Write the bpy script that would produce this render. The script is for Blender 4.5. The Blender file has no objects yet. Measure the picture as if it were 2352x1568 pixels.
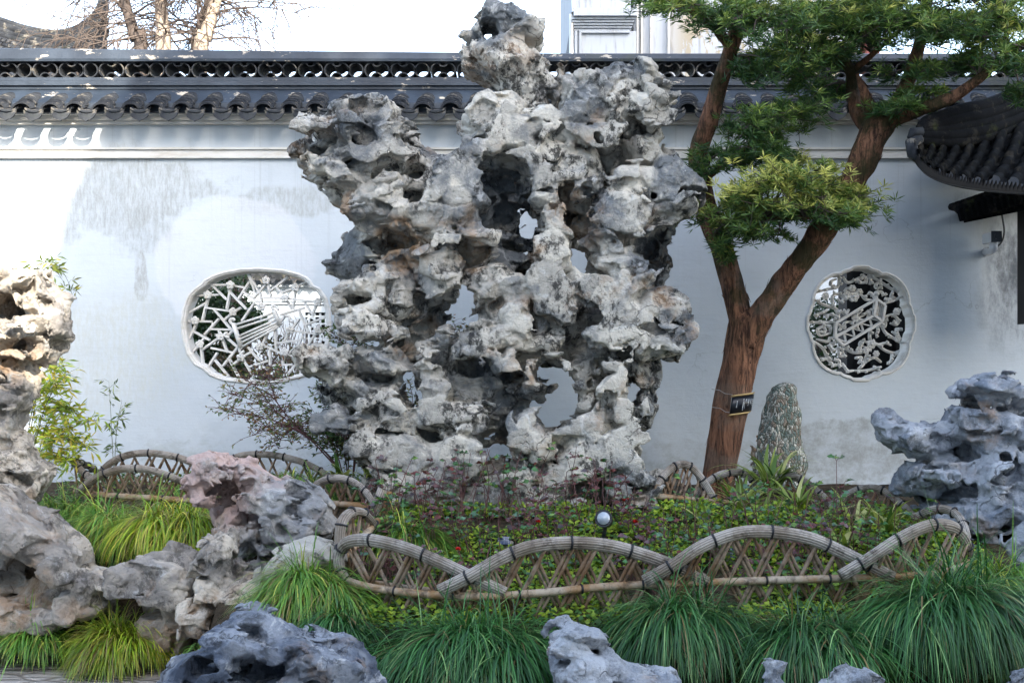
import bpy, bmesh, math, random
import numpy as np
from mathutils import Vector, Matrix
from mathutils.geometry import tessellate_polygon

# ------------------------------------------------------------------ camera, sky, sun, exposure
SC = bpy.context.scene
COL = SC.collection
F = 2522.0            # focal length in photo units (photo taken as 2352 x 1568 units)
CX, HY, CZ = 1176.0, 860.0, 1.5

def P(px, py, Y):
    """metres for something seen at (px, py) standing Y metres from the camera"""
    return Vector(((px - CX) / F * Y, Y, CZ + (HY - py) / F * Y))

cd = bpy.data.cameras.new("camera")
cam = bpy.data.objects.new("camera", cd)
COL.objects.link(cam)
cam.location = (0, 0, CZ)
cam.rotation_euler = (math.radians(90), 0, 0)
cd.sensor_width = 36.0
cd.lens = 36.0 * F / 2352.0
cd.shift_y = (HY - 784.0) / 2352.0
cd.clip_start = 0.1
cd.clip_end = 5000
SC.camera = cam

SUN_DIR = Vector((-0.52, 1.0, -0.60)).normalized()
SUN_EL = math.asin(-SUN_DIR.z)
SUN_AZ = math.atan2(-SUN_DIR.x, -SUN_DIR.y)
W = bpy.data.worlds.new("World")
SC.world = W
W.use_nodes = True
wn = W.node_tree
for n in list(wn.nodes):
    wn.nodes.remove(n)
sky = wn.nodes.new("ShaderNodeTexSky")
sky.sky_type = 'NISHITA'
sky.sun_disc = False
sky.sun_elevation = SUN_EL
sky.sun_rotation = SUN_AZ
sky.air_density = 1.0
sky.dust_density = 2.0
sky.ozone_density = 1.0
bg = wn.nodes.new("ShaderNodeBackground")
bg.inputs[1].default_value = 0.15
wo = wn.nodes.new("ShaderNodeOutputWorld")
hs = wn.nodes.new("ShaderNodeHueSaturation")
hs.inputs["Saturation"].default_value = 0.8
wn.links.new(sky.outputs[0], hs.inputs["Color"])
wn.links.new(hs.outputs[0], bg.inputs[0])
wn.links.new(bg.outputs[0], wo.inputs[0])

sl = bpy.data.lights.new("sun", 'SUN')
sl.energy = 2.0
sl.angle = math.radians(0.5)
sl.color = (1.0, 0.93, 0.82)
so = bpy.data.objects.new("sun", sl)
COL.objects.link(so)
so.rotation_euler = SUN_DIR.to_track_quat('-Z', 'Y').to_euler()
so.location = (5, -10, 12)

SC.view_settings.view_transform = 'Standard'
SC.view_settings.look = 'None'
SC.view_settings.exposure = 2.7
SC.view_settings.gamma = 1.0
SC.render.engine = 'CYCLES'
SC.cycles.max_bounces = 8
SC.cycles.diffuse_bounces = 4
SC.cycles.transparent_max_bounces = 8
SC.cycles.use_denoising = True

R = random.Random(7)
NR = np.random.default_rng(7)

# ------------------------------------------------------------------ node helper
class G:
    def __init__(s, name, rough=0.85, spec=0.3):
        s.m = bpy.data.materials.new(name)
        s.m.use_nodes = True
        s.t = s.m.node_tree
        s.b = s.t.nodes["Principled BSDF"]
        s.b.inputs["Roughness"].default_value = rough
        s.b.inputs["Specular IOR Level"].default_value = spec
        s.tc = s.t.nodes.new("ShaderNodeTexCoord")
        s.obj = s.tc.outputs["Object"]
    def n(s, t):
        return s.t.nodes.new(t)
    def put(s, sock, v):
        if isinstance(v, (int, float)):
            sock.default_value = v
        elif isinstance(v, (tuple, list)):
            sock.default_value = tuple(v) if len(sock.default_value) == len(v) else tuple(v) + (1.0,)
        else:
            s.t.links.new(v, sock)
    def vec(s, sc=(1, 1, 1), loc=(0, 0, 0), src=None):
        m = s.n("ShaderNodeMapping")
        s.put(m.inputs[0], src or s.obj)
        m.inputs["Scale"].default_value = sc
        m.inputs["Location"].default_value = loc
        return m.outputs[0]
    def noise(s, scale=5, detail=4, rough=0.55, v=None, dist=0.0):
        k = s.n("ShaderNodeTexNoise")
        s.put(k.inputs["Vector"], v or s.obj)
        k.inputs["Scale"].default_value = scale
        k.inputs["Detail"].default_value = detail
        k.inputs["Roughness"].default_value = rough
        k.inputs["Distortion"].default_value = dist
        return k.outputs["Fac"]
    def voro(s, scale=5, v=None, feat='F1', out="Distance", rnd=1.0):
        k = s.n("ShaderNodeTexVoronoi")
        k.feature = feat
        s.put(k.inputs["Vector"], v or s.obj)
        k.inputs["Scale"].default_value = scale
        k.inputs["Randomness"].default_value = rnd
        return k.outputs[out]
    def math(s, op, a, b=0.0, clamp=False):
        k = s.n("ShaderNodeMath")
        k.operation = op
        k.use_clamp = clamp
        s.put(k.inputs[0], a)
        s.put(k.inputs[1], b)
        return k.outputs[0]
    def ramp(s, f, lo, hi):
        k = s.n("ShaderNodeMapRange")
        k.interpolation_type = 'SMOOTHSTEP'
        s.put(k.inputs[0], f)
        k.inputs[1].default_value = lo
        k.inputs[2].default_value = hi
        return k.outputs[0]
    def mix(s, f, a, b, mode='MIX'):
        k = s.n("ShaderNodeMix")
        k.data_type = 'RGBA'
        k.blend_type = mode
        s.put(k.inputs["Factor"], f)
        s.put(k.inputs[6], a)
        s.put(k.inputs[7], b)
        return k.outputs[2]
    def attr(s, name="Col"):
        k = s.n("ShaderNodeAttribute")
        k.attribute_name = name
        return k
    def sep(s, c):
        k = s.n("ShaderNodeSeparateColor")
        s.put(k.inputs[0], c)
        return k.outputs
    def xyz(s, v=None):
        k = s.n("ShaderNodeSeparateXYZ")
        s.put(k.inputs[0], v or s.obj)
        return k.outputs
    def bump(s, h, st=0.4, dist=0.02, nrm=None):
        k = s.n("ShaderNodeBump")
        k.inputs["Strength"].default_value = st
        k.inputs["Distance"].default_value = dist
        s.put(k.inputs["Height"], h)
        if nrm is not None:
            s.put(k.inputs["Normal"], nrm)
        return k.outputs[0]
    def done(s, col=None, nrm=None, rough=None):
        if col is not None:
            s.put(s.b.inputs["Base Color"], col)
        if nrm is not None:
            s.put(s.b.inputs["Normal"], nrm)
        if rough is not None:
            s.put(s.b.inputs["Roughness"], rough)
        return s.m
    def blob(s, c, r, wob=0.0, wobscale=2.0, detail=5):
        """1 inside an ellipsoidal region with a ragged edge, 0 outside"""
        k = s.n("ShaderNodeVectorMath"); k.operation = 'SUBTRACT'
        s.put(k.inputs[0], s.obj); k.inputs[1].default_value = c
        d = s.n("ShaderNodeVectorMath"); d.operation = 'DIVIDE'
        s.put(d.inputs[0], k.outputs[0]); d.inputs[1].default_value = r
        l = s.n("ShaderNodeVectorMath"); l.operation = 'LENGTH'
        s.put(l.inputs[0], d.outputs[0])
        v = l.outputs["Value"]
        if wob:
            v = s.math('ADD', v, s.math('MULTIPLY', s.math('SUBTRACT', s.noise(wobscale, detail, 0.65), 0.5), wob))
        return s.math('SUBTRACT', 1.0, v)

# ------------------------------------------------------------------ mesh helpers
def tag(o, label=None, cat=None, group=None, kind=None):
    if label: o["label"] = label
    if cat: o["category"] = cat
    if group: o["group"] = group
    if kind: o["kind"] = kind
    return o

def thing(name, label, cat, loc=(0, 0, 0), group=None):
    o = bpy.data.objects.new(name, None)
    COL.objects.link(o)
    o.location = loc
    o.empty_display_size = 0.1
    return tag(o, label, cat, group)

def link(name, me, mat, parent=None, smooth=False):
    if mat is not None and not me.materials:
        me.materials.append(mat)
    if smooth:
        me.polygons.foreach_set("use_smooth", np.ones(len(me.polygons), dtype=bool))
    o = bpy.data.objects.new(name, me)
    COL.objects.link(o)
    if parent is not None:
        o.parent = parent
        # geometry is written in world metres: undo the parent's place
        w = Matrix.Identity(4)
        p = parent
        while p is not None:
            w = Matrix.Translation(p.location) @ w if p.parent is None else w
            p = p.parent
        o.matrix_parent_inverse = w.inverted() if parent.parent is None else Matrix.Identity(4)
    return o

def npmesh(name, V, Q, col=None):
    """quads from numpy"""
    me = bpy.data.meshes.new(name)
    V = np.asarray(V, dtype=np.float32).reshape(-1, 3)
    Q = np.asarray(Q, dtype=np.int32).reshape(-1, 4)
    me.vertices.add(len(V)); me.loops.add(Q.size); me.polygons.add(len(Q))
    me.vertices.foreach_set("co", V.ravel())
    me.loops.foreach_set("vertex_index", Q.ravel())
    me.polygons.foreach_set("loop_start", np.arange(0, Q.size, 4, dtype=np.int32))
    me.polygons.foreach_set("loop_total", np.full(len(Q), 4, dtype=np.int32))
    if col is not None:
        c = np.ones((len(V), 4), dtype=np.float32)
        c[:, :3] = np.asarray(col, dtype=np.float32).reshape(-1, 3)
        a = me.color_attributes.new("Col", 'FLOAT_COLOR', 'POINT')
        a.data.foreach_set("color", c.ravel())
    me.update(calc_edges=True)
    me.validate()
    return me

class MB:
    def __init__(s):
        s.v = []; s.f = []; s.c = []
    def add(s, vs, fs, col=None):
        o = len(s.v)
        s.v += [tuple(v) for v in vs]
        s.f += [tuple(i + o for i in f) for f in fs]
        s.c += [col or (1, 1, 1)] * len(vs)
    def box(s, a, b, col=None):
        x0, y0, z0 = a; x1, y1, z1 = b
        s.add([(x0, y0, z0), (x1, y0, z0), (x1, y1, z0), (x0, y1, z0), (x0, y0, z1), (x1, y0, z1), (x1, y1, z1), (x0, y1, z1)],
              [(0, 3, 2, 1), (4, 5, 6, 7), (0, 1, 5, 4), (1, 2, 6, 5), (2, 3, 7, 6), (3, 0, 4, 7)], col)
    def bar(s, a, b, w, h, up=Vector((0, 1, 0)), col=None):
        """a straight bar from a to b: w across, h along 'up'"""
        a = Vector(a); b = Vector(b); d = (b - a).normalized()
        u = Vector(up); u = (u - d * u.dot(d)).normalized(); r = d.cross(u)
        vs = []
        for p in (a, b):
            for i, j in ((-1, -1), (1, -1), (1, 1), (-1, 1)):
                vs.append(p + r * (w / 2 * i) + u * (h / 2 * j))
        s.add(vs, [(0, 1, 2, 3), (7, 6, 5, 4), (0, 4, 5, 1), (1, 5, 6, 2), (2, 6, 7, 3), (3, 7, 4, 0)], col)
    def tube(s, pts, rad, n=8, prof=None, squash=1.0, up=None, cap=True, col=None):
        pts = [Vector(p) for p in pts]
        if isinstance(rad, (int, float)):
            rad = [rad] * len(pts)
        m = len(pts)
        T = []
        for i in range(m):
            d = pts[min(i + 1, m - 1)] - pts[max(i - 1, 0)]
            T.append(d.normalized() if d.length > 1e-9 else Vector((0, 0, 1)))
        u = Vector(up) if up else (Vector((0, 1, 0)) if abs(T[0].y) < 0.9 else Vector((1, 0, 0)))
        vs = []
        for i in range(m):
            u = (u - T[i] * u.dot(T[i])).normalized()
            r = T[i].cross(u)
            for k in range(n):
                a = 2 * math.pi * k / n
                q = prof[k] if prof else 1.0
                vs.append(pts[i] + (u * math.cos(a) * squash + r * math.sin(a)) * rad[i] * q)
        fs = []
        for i in range(m - 1):
            for k in range(n):
                k2 = (k + 1) % n
                fs.append((i * n + k, i * n + k2, (i + 1) * n + k2, (i + 1) * n + k))
        if cap:
            fs.append(tuple(range(n - 1, -1, -1)))
            fs.append(tuple((m - 1) * n + k for k in range(n)))
        s.add(vs, fs, col)
    def ring(s, c, ax, r, t, n=10, m=6):
        """torus"""
        c = Vector(c); ax = Vector(ax).normalized()
        u = ax.orthogonal().normalized(); w = ax.cross(u)
        vs = []; fs = []
        for i in range(n):
            a = 2 * math.pi * i / n
            e = u * math.cos(a) + w * math.sin(a)
            for j in range(m):
                b = 2 * math.pi * j / m
                vs.append(c + e * (r + t * math.cos(b)) + ax * t * math.sin(b))
        for i in range(n):
            for j in range(m):
                fs.append((i * m + j, ((i + 1) % n) * m + j, ((i + 1) % n) * m + (j + 1) % m, i * m + (j + 1) % m))
        s.add(vs, fs)
    def mesh(s, name, usecol=False):
        me = bpy.data.meshes.new(name)
        me.from_pydata(s.v, [], s.f)
        if usecol:
            a = me.color_attributes.new("Col", 'FLOAT_COLOR', 'POINT')
            a.data.foreach_set("color", np.array([tuple(c) + (1.0,) for c in s.c], dtype=np.float32).ravel())
        me.update()
        return me
    def build(s, name, mat, parent=None, smooth=False, usecol=False):
        return link(name, s.mesh(name, usecol), mat, parent, smooth)

def spline(pts, k=8):
    """Catmull-Rom through points (tuples of any length)"""
    p = [np.array(q, dtype=float) for q in pts]
    p = [2 * p[0] - p[1]] + p + [2 * p[-1] - p[-2]]
    out = []
    for i in range(1, len(p) - 2):
        for j in range(k):
            t = j / k
            a, b, c, d = p[i - 1], p[i], p[i + 1], p[i + 2]
            out.append(0.5 * ((2 * b) + (-a + c) * t + (2 * a - 5 * b + 4 * c - d) * t * t + (-a + 3 * b - 3 * c + d) * t ** 3))
    out.append(p[-2])
    return out

def plate(mb, outline, holes, y0, y1):
    """a slab in x-z between depths y0 (front) and y1 with holes; loops are (x, z)"""
    loops = [outline] + holes
    tris = tessellate_polygon([[Vector((x, z, 0)) for x, z in l] for l in loops])
    flat = [q for l in loops for q in l]
    n = len(flat)
    vs = [(x, y0, z) for x, z in flat] + [(x, y1, z) for x, z in flat]
    fs = []
    for a, b, c in tris:
        A, B, C = flat[a], flat[b], flat[c]
        if (B[0] - A[0]) * (C[1] - A[1]) - (B[1] - A[1]) * (C[0] - A[0]) < 0:
            b, c = c, b
        fs.append((a, b, c)); fs.append((a + n, c + n, b + n))
    o = 0
    for li, l in enumerate(loops):
        m = len(l)
        ar = sum(l[i][0] * l[(i + 1) % m][1] - l[(i + 1) % m][0] * l[i][1] for i in range(m))
        flip = (ar > 0) == (li == 0)
        for i in range(m):
            a, b = o + i, o + (i + 1) % m
            fs.append((a, a + n, b + n, b) if not flip else (a, b, b + n, a + n))
        o += m
    mb.add(vs, fs)

def copy_of(o, parent=None, off=(0, 0, 0)):
    c = o.copy()
    COL.objects.link(c)
    if parent is not None:
        c.parent = parent
    c.location = Vector(o.location) + Vector(off)
    return c

# ------------------------------------------------------------------ numpy noise
def h3(ix, iy, iz, s):
    n = (ix.astype(np.uint32) * np.uint32(374761393) + iy.astype(np.uint32) * np.uint32(668265263)
         + iz.astype(np.uint32) * np.uint32(2147483647 - 58) + np.uint32((s * 974711 + 12345) & 0xffffffff))
    n = (n ^ (n >> np.uint32(13))) * np.uint32(1274126177)
    n = (n ^ (n >> np.uint32(16))) * np.uint32(2246822519)
    return ((n ^ (n >> np.uint32(13))) & np.uint32(0xffffff)).astype(np.float32) / np.float32(0xffffff)

def vnoise(p, s):
    i = np.floor(p).astype(np.int32)
    f = (p - i).astype(np.float32)
    u = f * f * (3 - 2 * f)
    r = 0
    for dx in (0, 1):
        for dy in (0, 1):
            for dz in (0, 1):
                w = (u[:, 0] if dx else 1 - u[:, 0]) * (u[:, 1] if dy else 1 - u[:, 1]) * (u[:, 2] if dz else 1 - u[:, 2])
                r = r + w * h3(i[:, 0] + dx, i[:, 1] + dy, i[:, 2] + dz, s)
    return r * 2 - 1

def fbm(p, s, o=3):
    a, r = 1.0, 0
    for k in range(o):
        r = r + a * vnoise(p * (2.03 ** k), s + k)
        a *= 0.5
    return r

def worley(p, s, jit=0.8):
    """facet value (dot of offset with the cell's own tilt), F2-F1, cell hash, F1"""
    b = np.floor(p - 0.5).astype(np.int32)
    f1 = np.full(len(p), 9.0, np.float32); f2 = f1.copy()
    fac = np.zeros(len(p), np.float32); cid = fac.copy()
    for dx in (0, 1):
        for dy in (0, 1):
            for dz in (0, 1):
                ix, iy, iz = b[:, 0] + dx, b[:, 1] + dy, b[:, 2] + dz
                ox = p[:, 0] - (ix + 0.5 + jit * (h3(ix, iy, iz, s) - 0.5))
                oy = p[:, 1] - (iy + 0.5 + jit * (h3(ix, iy, iz, s + 1) - 0.5))
                oz = p[:, 2] - (iz + 0.5 + jit * (h3(ix, iy, iz, s + 2) - 0.5))
                d = np.sqrt(ox * ox + oy * oy + oz * oz)
                hx = h3(ix, iy, iz, s + 3) * 2 - 1; hy = h3(ix, iy, iz, s + 4) * 2 - 1; hz = h3(ix, iy, iz, s + 5) * 2 - 1
                v = hx * ox + hy * oy + hz * oz
                near = d < f1
                f2 = np.where(near, f1, np.minimum(f2, d))
                fac = np.where(near, v, fac)
                cid = np.where(near, h3(ix, iy, iz, s + 6), cid)
                f1 = np.where(near, d, f1)
    return fac, f2 - f1, cid, f1

def surface_nets(f):
    s = f < 0
    c = np.zeros(tuple(n - 1 for n in f.shape), np.int8)
    nx, ny, nz = c.shape
    for dx in (0, 1):
        for dy in (0, 1):
            for dz in (0, 1):
                c += s[dx:nx + dx, dy:ny + dy, dz:nz + dz]
    ids = np.argwhere((c > 0) & (c < 8))
    gid = np.full(c.shape, -1, np.int32)
    gid[ids[:, 0], ids[:, 1], ids[:, 2]] = np.arange(len(ids))
    cor = [(a, b, d) for a in (0, 1) for b in (0, 1) for d in (0, 1)]
    val = [f[ids[:, 0] + a, ids[:, 1] + b, ids[:, 2] + d] for a, b, d in cor]
    acc = np.zeros((len(ids), 3), np.float32); cnt = np.zeros(len(ids), np.float32)
    for i in range(8):
        for j in range(i + 1, 8):
            di = np.abs(np.array(cor[i]) - np.array(cor[j]))
            if di.sum() != 1:
                continue
            x = (val[i] < 0) != (val[j] < 0)
            t = np.where(x, val[i] / (val[i] - val[j] + 1e-12), 0)
            p = np.array(cor[i], np.float32)[None] + t[:, None] * (np.array(cor[j], np.float32) - np.array(cor[i], np.float32))[None]
            acc += np.where(x[:, None], p, 0); cnt += x
    V = ids + acc / np.maximum(cnt, 1)[:, None]
    Q = []
    def quads(a, b, sh):
        e = np.argwhere(a != b)
        return e
    # x edges
    sx = s[:-1, 1:-1, 1:-1] != s[1:, 1:-1, 1:-1]
    e = np.argwhere(sx); i, j, k = e[:, 0], e[:, 1] + 1, e[:, 2] + 1
    q = np.stack([gid[i, j - 1, k - 1], gid[i, j, k - 1], gid[i, j, k], gid[i, j - 1, k]], 1)
    fl = ~s[i, j, k]; q[fl] = q[fl][:, ::-1]; Q.append(q)
    sy = s[1:-1, :-1, 1:-1] != s[1:-1, 1:, 1:-1]
    e = np.argwhere(sy); i, j, k = e[:, 0] + 1, e[:, 1], e[:, 2] + 1
    q = np.stack([gid[i - 1, j, k - 1], gid[i - 1, j, k], gid[i, j, k], gid[i, j, k - 1]], 1)
    fl = ~s[i, j, k]; q[fl] = q[fl][:, ::-1]; Q.append(q)
    sz = s[1:-1, 1:-1, :-1] != s[1:-1, 1:-1, 1:]
    e = np.argwhere(sz); i, j, k = e[:, 0] + 1, e[:, 1] + 1, e[:, 2]
    q = np.stack([gid[i - 1, j - 1, k], gid[i, j - 1, k], gid[i, j, k], gid[i - 1, j, k]], 1)
    fl = ~s[i, j, k]; q[fl] = q[fl][:, ::-1]; Q.append(q)
    return V, np.concatenate(Q)

def polysdf(X, Z, poly):
    """signed distance to a closed polygon (negative inside) on 2-D arrays"""
    d = np.full(X.shape, 1e9, np.float32); ins = np.zeros(X.shape, bool)
    n = len(poly)
    for i in range(n):
        ax, az = poly[i]; bx, bz = poly[(i + 1) % n]
        ex, ez = bx - ax, bz - az
        t = np.clip(((X - ax) * ex + (Z - az) * ez) / (ex * ex + ez * ez + 1e-9), 0, 1)
        d = np.minimum(d, (X - ax - t * ex) ** 2 + (Z - az - t * ez) ** 2)
        c = ((az > Z) != (bz > Z)) & (X < (bx - ax) * (Z - az) / ((bz - az) if bz != az else 1e-9) + ax)
        ins ^= c
    return np.where(ins, -1, 1) * np.sqrt(d)

def smin(a, b, k):
    h = np.clip(0.5 + 0.5 * (b - a) / k, 0, 1)
    return b * (1 - h) + a * h - k * h * (1 - h)

def build_rock(outline, Y0, thick, seed, holes=(), stones=(), caves=(), rust=(), res=4.0, nrand=60, ragk=0.8, soft=7.0, scoops=((42, 0.20), (19, 0.20)),
               rsize=(25, 60), facets=((45, 0.55), (17, 0.4)), strata=0.0, round_=40, bulge=1.0, pits=10, tones=None):
    """A weathered rock.  The outline's numbers are in photo units and become metres at the distance Y0 where the
    rock stands; stones are lumps in the mass, caves hollows.  Returns (mesh) in world metres."""
    rr = random.Random(seed)
    xs = [p[0] for p in outline]; ys = [p[1] for p in outline]
    m = 5 * res
    x = np.arange(min(xs) - m, max(xs) + m, res, dtype=np.float32)
    z = np.arange(min(ys) - m, max(ys) + m, res, dtype=np.float32)
    w = np.arange(-thick * 1.55 - m, thick * 1.05 + m, res, dtype=np.float32)
    X, Z = np.meshgrid(x, z, indexing='ij')
    # ragged outline
    q = np.stack([X.ravel() / 38, Z.ravel() / 38, np.full(X.size, seed * 1.7, np.float32)], 1)
    rag = (fbm(q, seed, 3) * 7).reshape(X.shape)
    d2 = polysdf(X, Z, outline) + rag * ragk
    for h in holes:
        d2 = np.maximum(d2, -polysdf(X, Z, h) + rag * 0.3)
    # the core slab, thinner near its edge
    ins = np.maximum(-d2, 0)
    T = thick * 0.72 * (1 - np.exp(-ins / round_))
    f = np.empty((len(x), len(z), len(w)), np.float32)
    wc = (vnoise(np.stack([X.ravel() / 120, Z.ravel() / 120, np.full(X.size, 3.3, np.float32)], 1), seed + 9) * thick * 0.18).reshape(X.shape)
    f[:] = np.abs(w[None, None, :] - wc[:, :, None]) - T[:, :, None]
    # lumps
    L = [list(s) for s in stones]
    bx0, bx1, bz0, bz1 = min(xs), max(xs), min(ys), max(ys)
    c = 0; tries = 0
    while c < nrand and tries < nrand * 20:
        tries += 1
        cx, cz = rr.uniform(bx0, bx1), rr.uniform(bz0, bz1)
        i, k = int((cx - x[0]) / res), int((cz - z[0]) / res)
        if d2[i, k] > -8:
            continue
        a = rr.uniform(*rsize)
        L.append([cx, cz, a * rr.uniform(0.8, 1.5), a * rr.uniform(0.5, 1.0), rr.uniform(-40, 40),
                  -T[i, k] * rr.uniform(0.75, 1.12), a * rr.uniform(0.6, 1.0)])
        c += 1
    for (cx, cz, rx, rz, rot, wf, rw) in L:
        R_ = max(rx, rz) + 14
        i0, i1 = max(0, int((cx - R_ - x[0]) / res)), min(len(x), int((cx + R_ - x[0]) / res) + 2)
        k0, k1 = max(0, int((cz - R_ - z[0]) / res)), min(len(z), int((cz + R_ - z[0]) / res) + 2)
        if i0 >= i1 or k0 >= k1:
            continue
        l0, l1 = max(0, int((wf - rw - 14 - w[0]) / res)), min(len(w), int((wf + rw + 14 - w[0]) / res) + 2)
        if l0 >= l1:
            continue
        ca, sa = math.cos(math.radians(rot)), math.sin(math.radians(rot))
        dx = x[i0:i1, None, None] - cx; dz = z[None, k0:k1, None] - cz; dw = (w[None, None, l0:l1] - wf) / rw
        u = (dx * ca + dz * sa) / rx; v = (-dx * sa + dz * ca) / rz
        # boxy ellipsoid: flatter faces than an egg
        e = (np.abs(u) ** 2.6 + np.abs(v) ** 2.6 + np.abs(dw) ** 2.6) ** (1 / 2.6)
        d = (e - 1) * min(rx, rz, rw)
        f[i0:i1, k0:k1, l0:l1] = smin(f[i0:i1, k0:k1, l0:l1], d, soft)
    f = np.maximum(f, d2[:, :, None])
    CV = list(caves)
    for _ in range(pits):
        cx, cz = rr.uniform(bx0, bx1), rr.uniform(bz0, bz1)
        i, k = int((cx - x[0]) / res), int((cz - z[0]) / res)
        a = rr.uniform(7, 22)
        CV.append((cx, cz, a * rr.uniform(0.8, 2), a * rr.uniform(0.5, 1.0), rr.uniform(-30, 30), a * 1.6, 'pit'))
    for cv in CV:
        cx, cz, rx, rz, rot, rw = cv[:6]
        i, k = min(len(x) - 1, max(0, int((cx - x[0]) / res))), min(len(z) - 1, max(0, int((cz - z[0]) / res)))
        # the cave opens on the front surface found there
        colm = f[i, k]
        inside = np.nonzero(colm < 0)[0]
        if len(inside) == 0:
            continue
        wf = w[inside[0]]
        ca, sa = math.cos(math.radians(rot)), math.sin(math.radians(rot))
        R_ = max(rx, rz) * 1.3 + 8
        i0, i1 = max(0, int((cx - R_ - x[0]) / res)), min(len(x), int((cx + R_ - x[0]) / res) + 2)
        k0, k1 = max(0, int((cz - R_ - z[0]) / res)), min(len(z), int((cz + R_ - z[0]) / res) + 2)
        dx = x[i0:i1, None, None] - cx; dz = z[None, k0:k1, None] - cz; dw = (w[None, None, :] - wf) / rw
        u = (dx * ca + dz * sa) / rx; v = (-dx * sa + dz * ca) / rz
        dwf = np.where(dw < 0, 0.0, dw)          # open towards the front
        d = (np.sqrt(u * u + v * v + dwf * dwf) - 1) * min(rx, rz, rw)
        f[i0:i1, k0:k1, :] = -smin(-f[i0:i1, k0:k1, :], d, 5.0)
    # facets and ledges, only near the surface
    band = np.abs(f) < 26
    I = np.argwhere(band)
    p = np.stack([x[I[:, 0]], w[I[:, 2]], z[I[:, 1]]], 1).astype(np.float32)
    off = seed * 3.17
    wp = p + np.stack([vnoise(p / 30 + off, seed + 20), vnoise(p / 30 + off, seed + 21), vnoise(p / 30 + off, seed + 22)], 1) * 11
    det = np.zeros(len(p), np.float32)
    for kf, (cs, am) in enumerate(facets):
        sc = np.array([cs * 1.25, cs, cs * 0.85], np.float32)
        fac, gap, cid, f1 = worley(wp / sc + off, seed + 31 + 10 * kf)
        det += fac * cs * am
        det += np.where(cid > 0.55, np.exp(-gap * 14) * cs * 0.07, -np.exp(-gap * 10) * cs * 0.04)
    # water-worn scoops: hollows that meet in sharp ridges
    for kf, (cs, am) in enumerate(scoops):
        sc = np.array([cs * 1.2, cs, cs * 0.9], np.float32)
        _, _, cid, f1 = worley(wp / sc + off * 1.3, seed + 131 + 10 * kf)
        det += np.clip(1 - (f1 / 0.72) ** 2, -0.3, 1) * cs * am * (0.35 + 0.9 * cid)
    det += fbm(p / 14 + off, seed + 55, 2) * 1.5
    if strata:
        g = (p[:, 2] + 0.25 * p[:, 0] + vnoise(p / 60 + off, seed + 77) * 26) / 19
        det += (np.abs(g - np.floor(g) - 0.5) * 2 - 0.5) * strata * (0.5 + 0.5 * vnoise(p / 45 + off, seed + 78))
    fade = np.clip(1 - np.abs(f[band]) / 26, 0, 1)
    f[band] += det * fade
    f[0] = f[-1] = 9; f[:, 0] = f[:, -1] = 9; f[:, :, 0] = f[:, :, -1] = 9
    V, Q = surface_nets(f)
    del f
    lab = np.arange(len(V))
    while True:
        m_ = lab[Q].min(1)
        new = lab.copy()
        for c_ in range(4):
            np.minimum.at(new, Q[:, c_], m_)
        new = new[new]
        if np.array_equal(new, lab):
            break
        lab = new
    cnt_ = np.bincount(lab, minlength=len(V))
    okv = cnt_[lab] > 0.04 * len(V)
    remap = np.cumsum(okv) - 1
    Q = remap[Q[okv[Q].all(1)]]
    V = V[okv]
    pv = np.stack([x[0] + V[:, 0] * res, w[0] + V[:, 2] * res, z[0] + V[:, 1] * res], 1).astype(np.float32)
    Q = Q[:, ::-1]
    # stone-to-stone colour: r cream, g darkness of the stone, b rust
    wv = pv + np.stack([vnoise(pv / 30 + off, seed + 20), vnoise(pv / 30 + off, seed + 21), vnoise(pv / 30 + off, seed + 22)], 1) * 11
    cs = facets[0][0]
    _, gap, cid, _ = worley(wv / np.array([cs * 1.25, cs, cs * 0.85], np.float32) + off, seed + 31)
    big = fbm(pv / 150 + off, seed + 91, 2)
    C = np.zeros((len(pv), 3), np.float32)
    C[:, 0] = np.clip(0.45 * cid + 0.4 + 0.35 * big, 0, 1)
    C[:, 1] = np.clip(np.abs(np.sin(cid * 91.7)), 0, 1)
    for (cx, cz, r, am) in rust:
        d = np.sqrt((pv[:, 0] - cx) ** 2 + (pv[:, 2] - cz) ** 2) / r + 0.35 * fbm(pv / 22 + off, seed + 95, 2)
        C[:, 2] = np.maximum(C[:, 2], np.clip((1.15 - d) * 2, 0, 1) * am)
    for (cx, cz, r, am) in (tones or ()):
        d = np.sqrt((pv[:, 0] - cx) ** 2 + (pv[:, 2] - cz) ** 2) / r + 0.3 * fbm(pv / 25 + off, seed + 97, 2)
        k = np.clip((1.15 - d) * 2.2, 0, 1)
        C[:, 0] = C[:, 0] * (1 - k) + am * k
    sc = Y0 / F
    co = np.stack([(pv[:, 0] - CX) * sc, Y0 + pv[:, 1] * sc, CZ + (HY - pv[:, 2]) * sc], 1)
    a, b, c, d = co[Q[:, 0]], co[Q[:, 1]], co[Q[:, 2]], co[Q[:, 3]]
    ctr = co.mean(0)
    if np.sum(np.cross(c - a, d - b) * ((a + c) / 2 - ctr)) < 0:
        Q = Q[:, ::-1]
    return npmesh("rock", co, Q, C)

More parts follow.
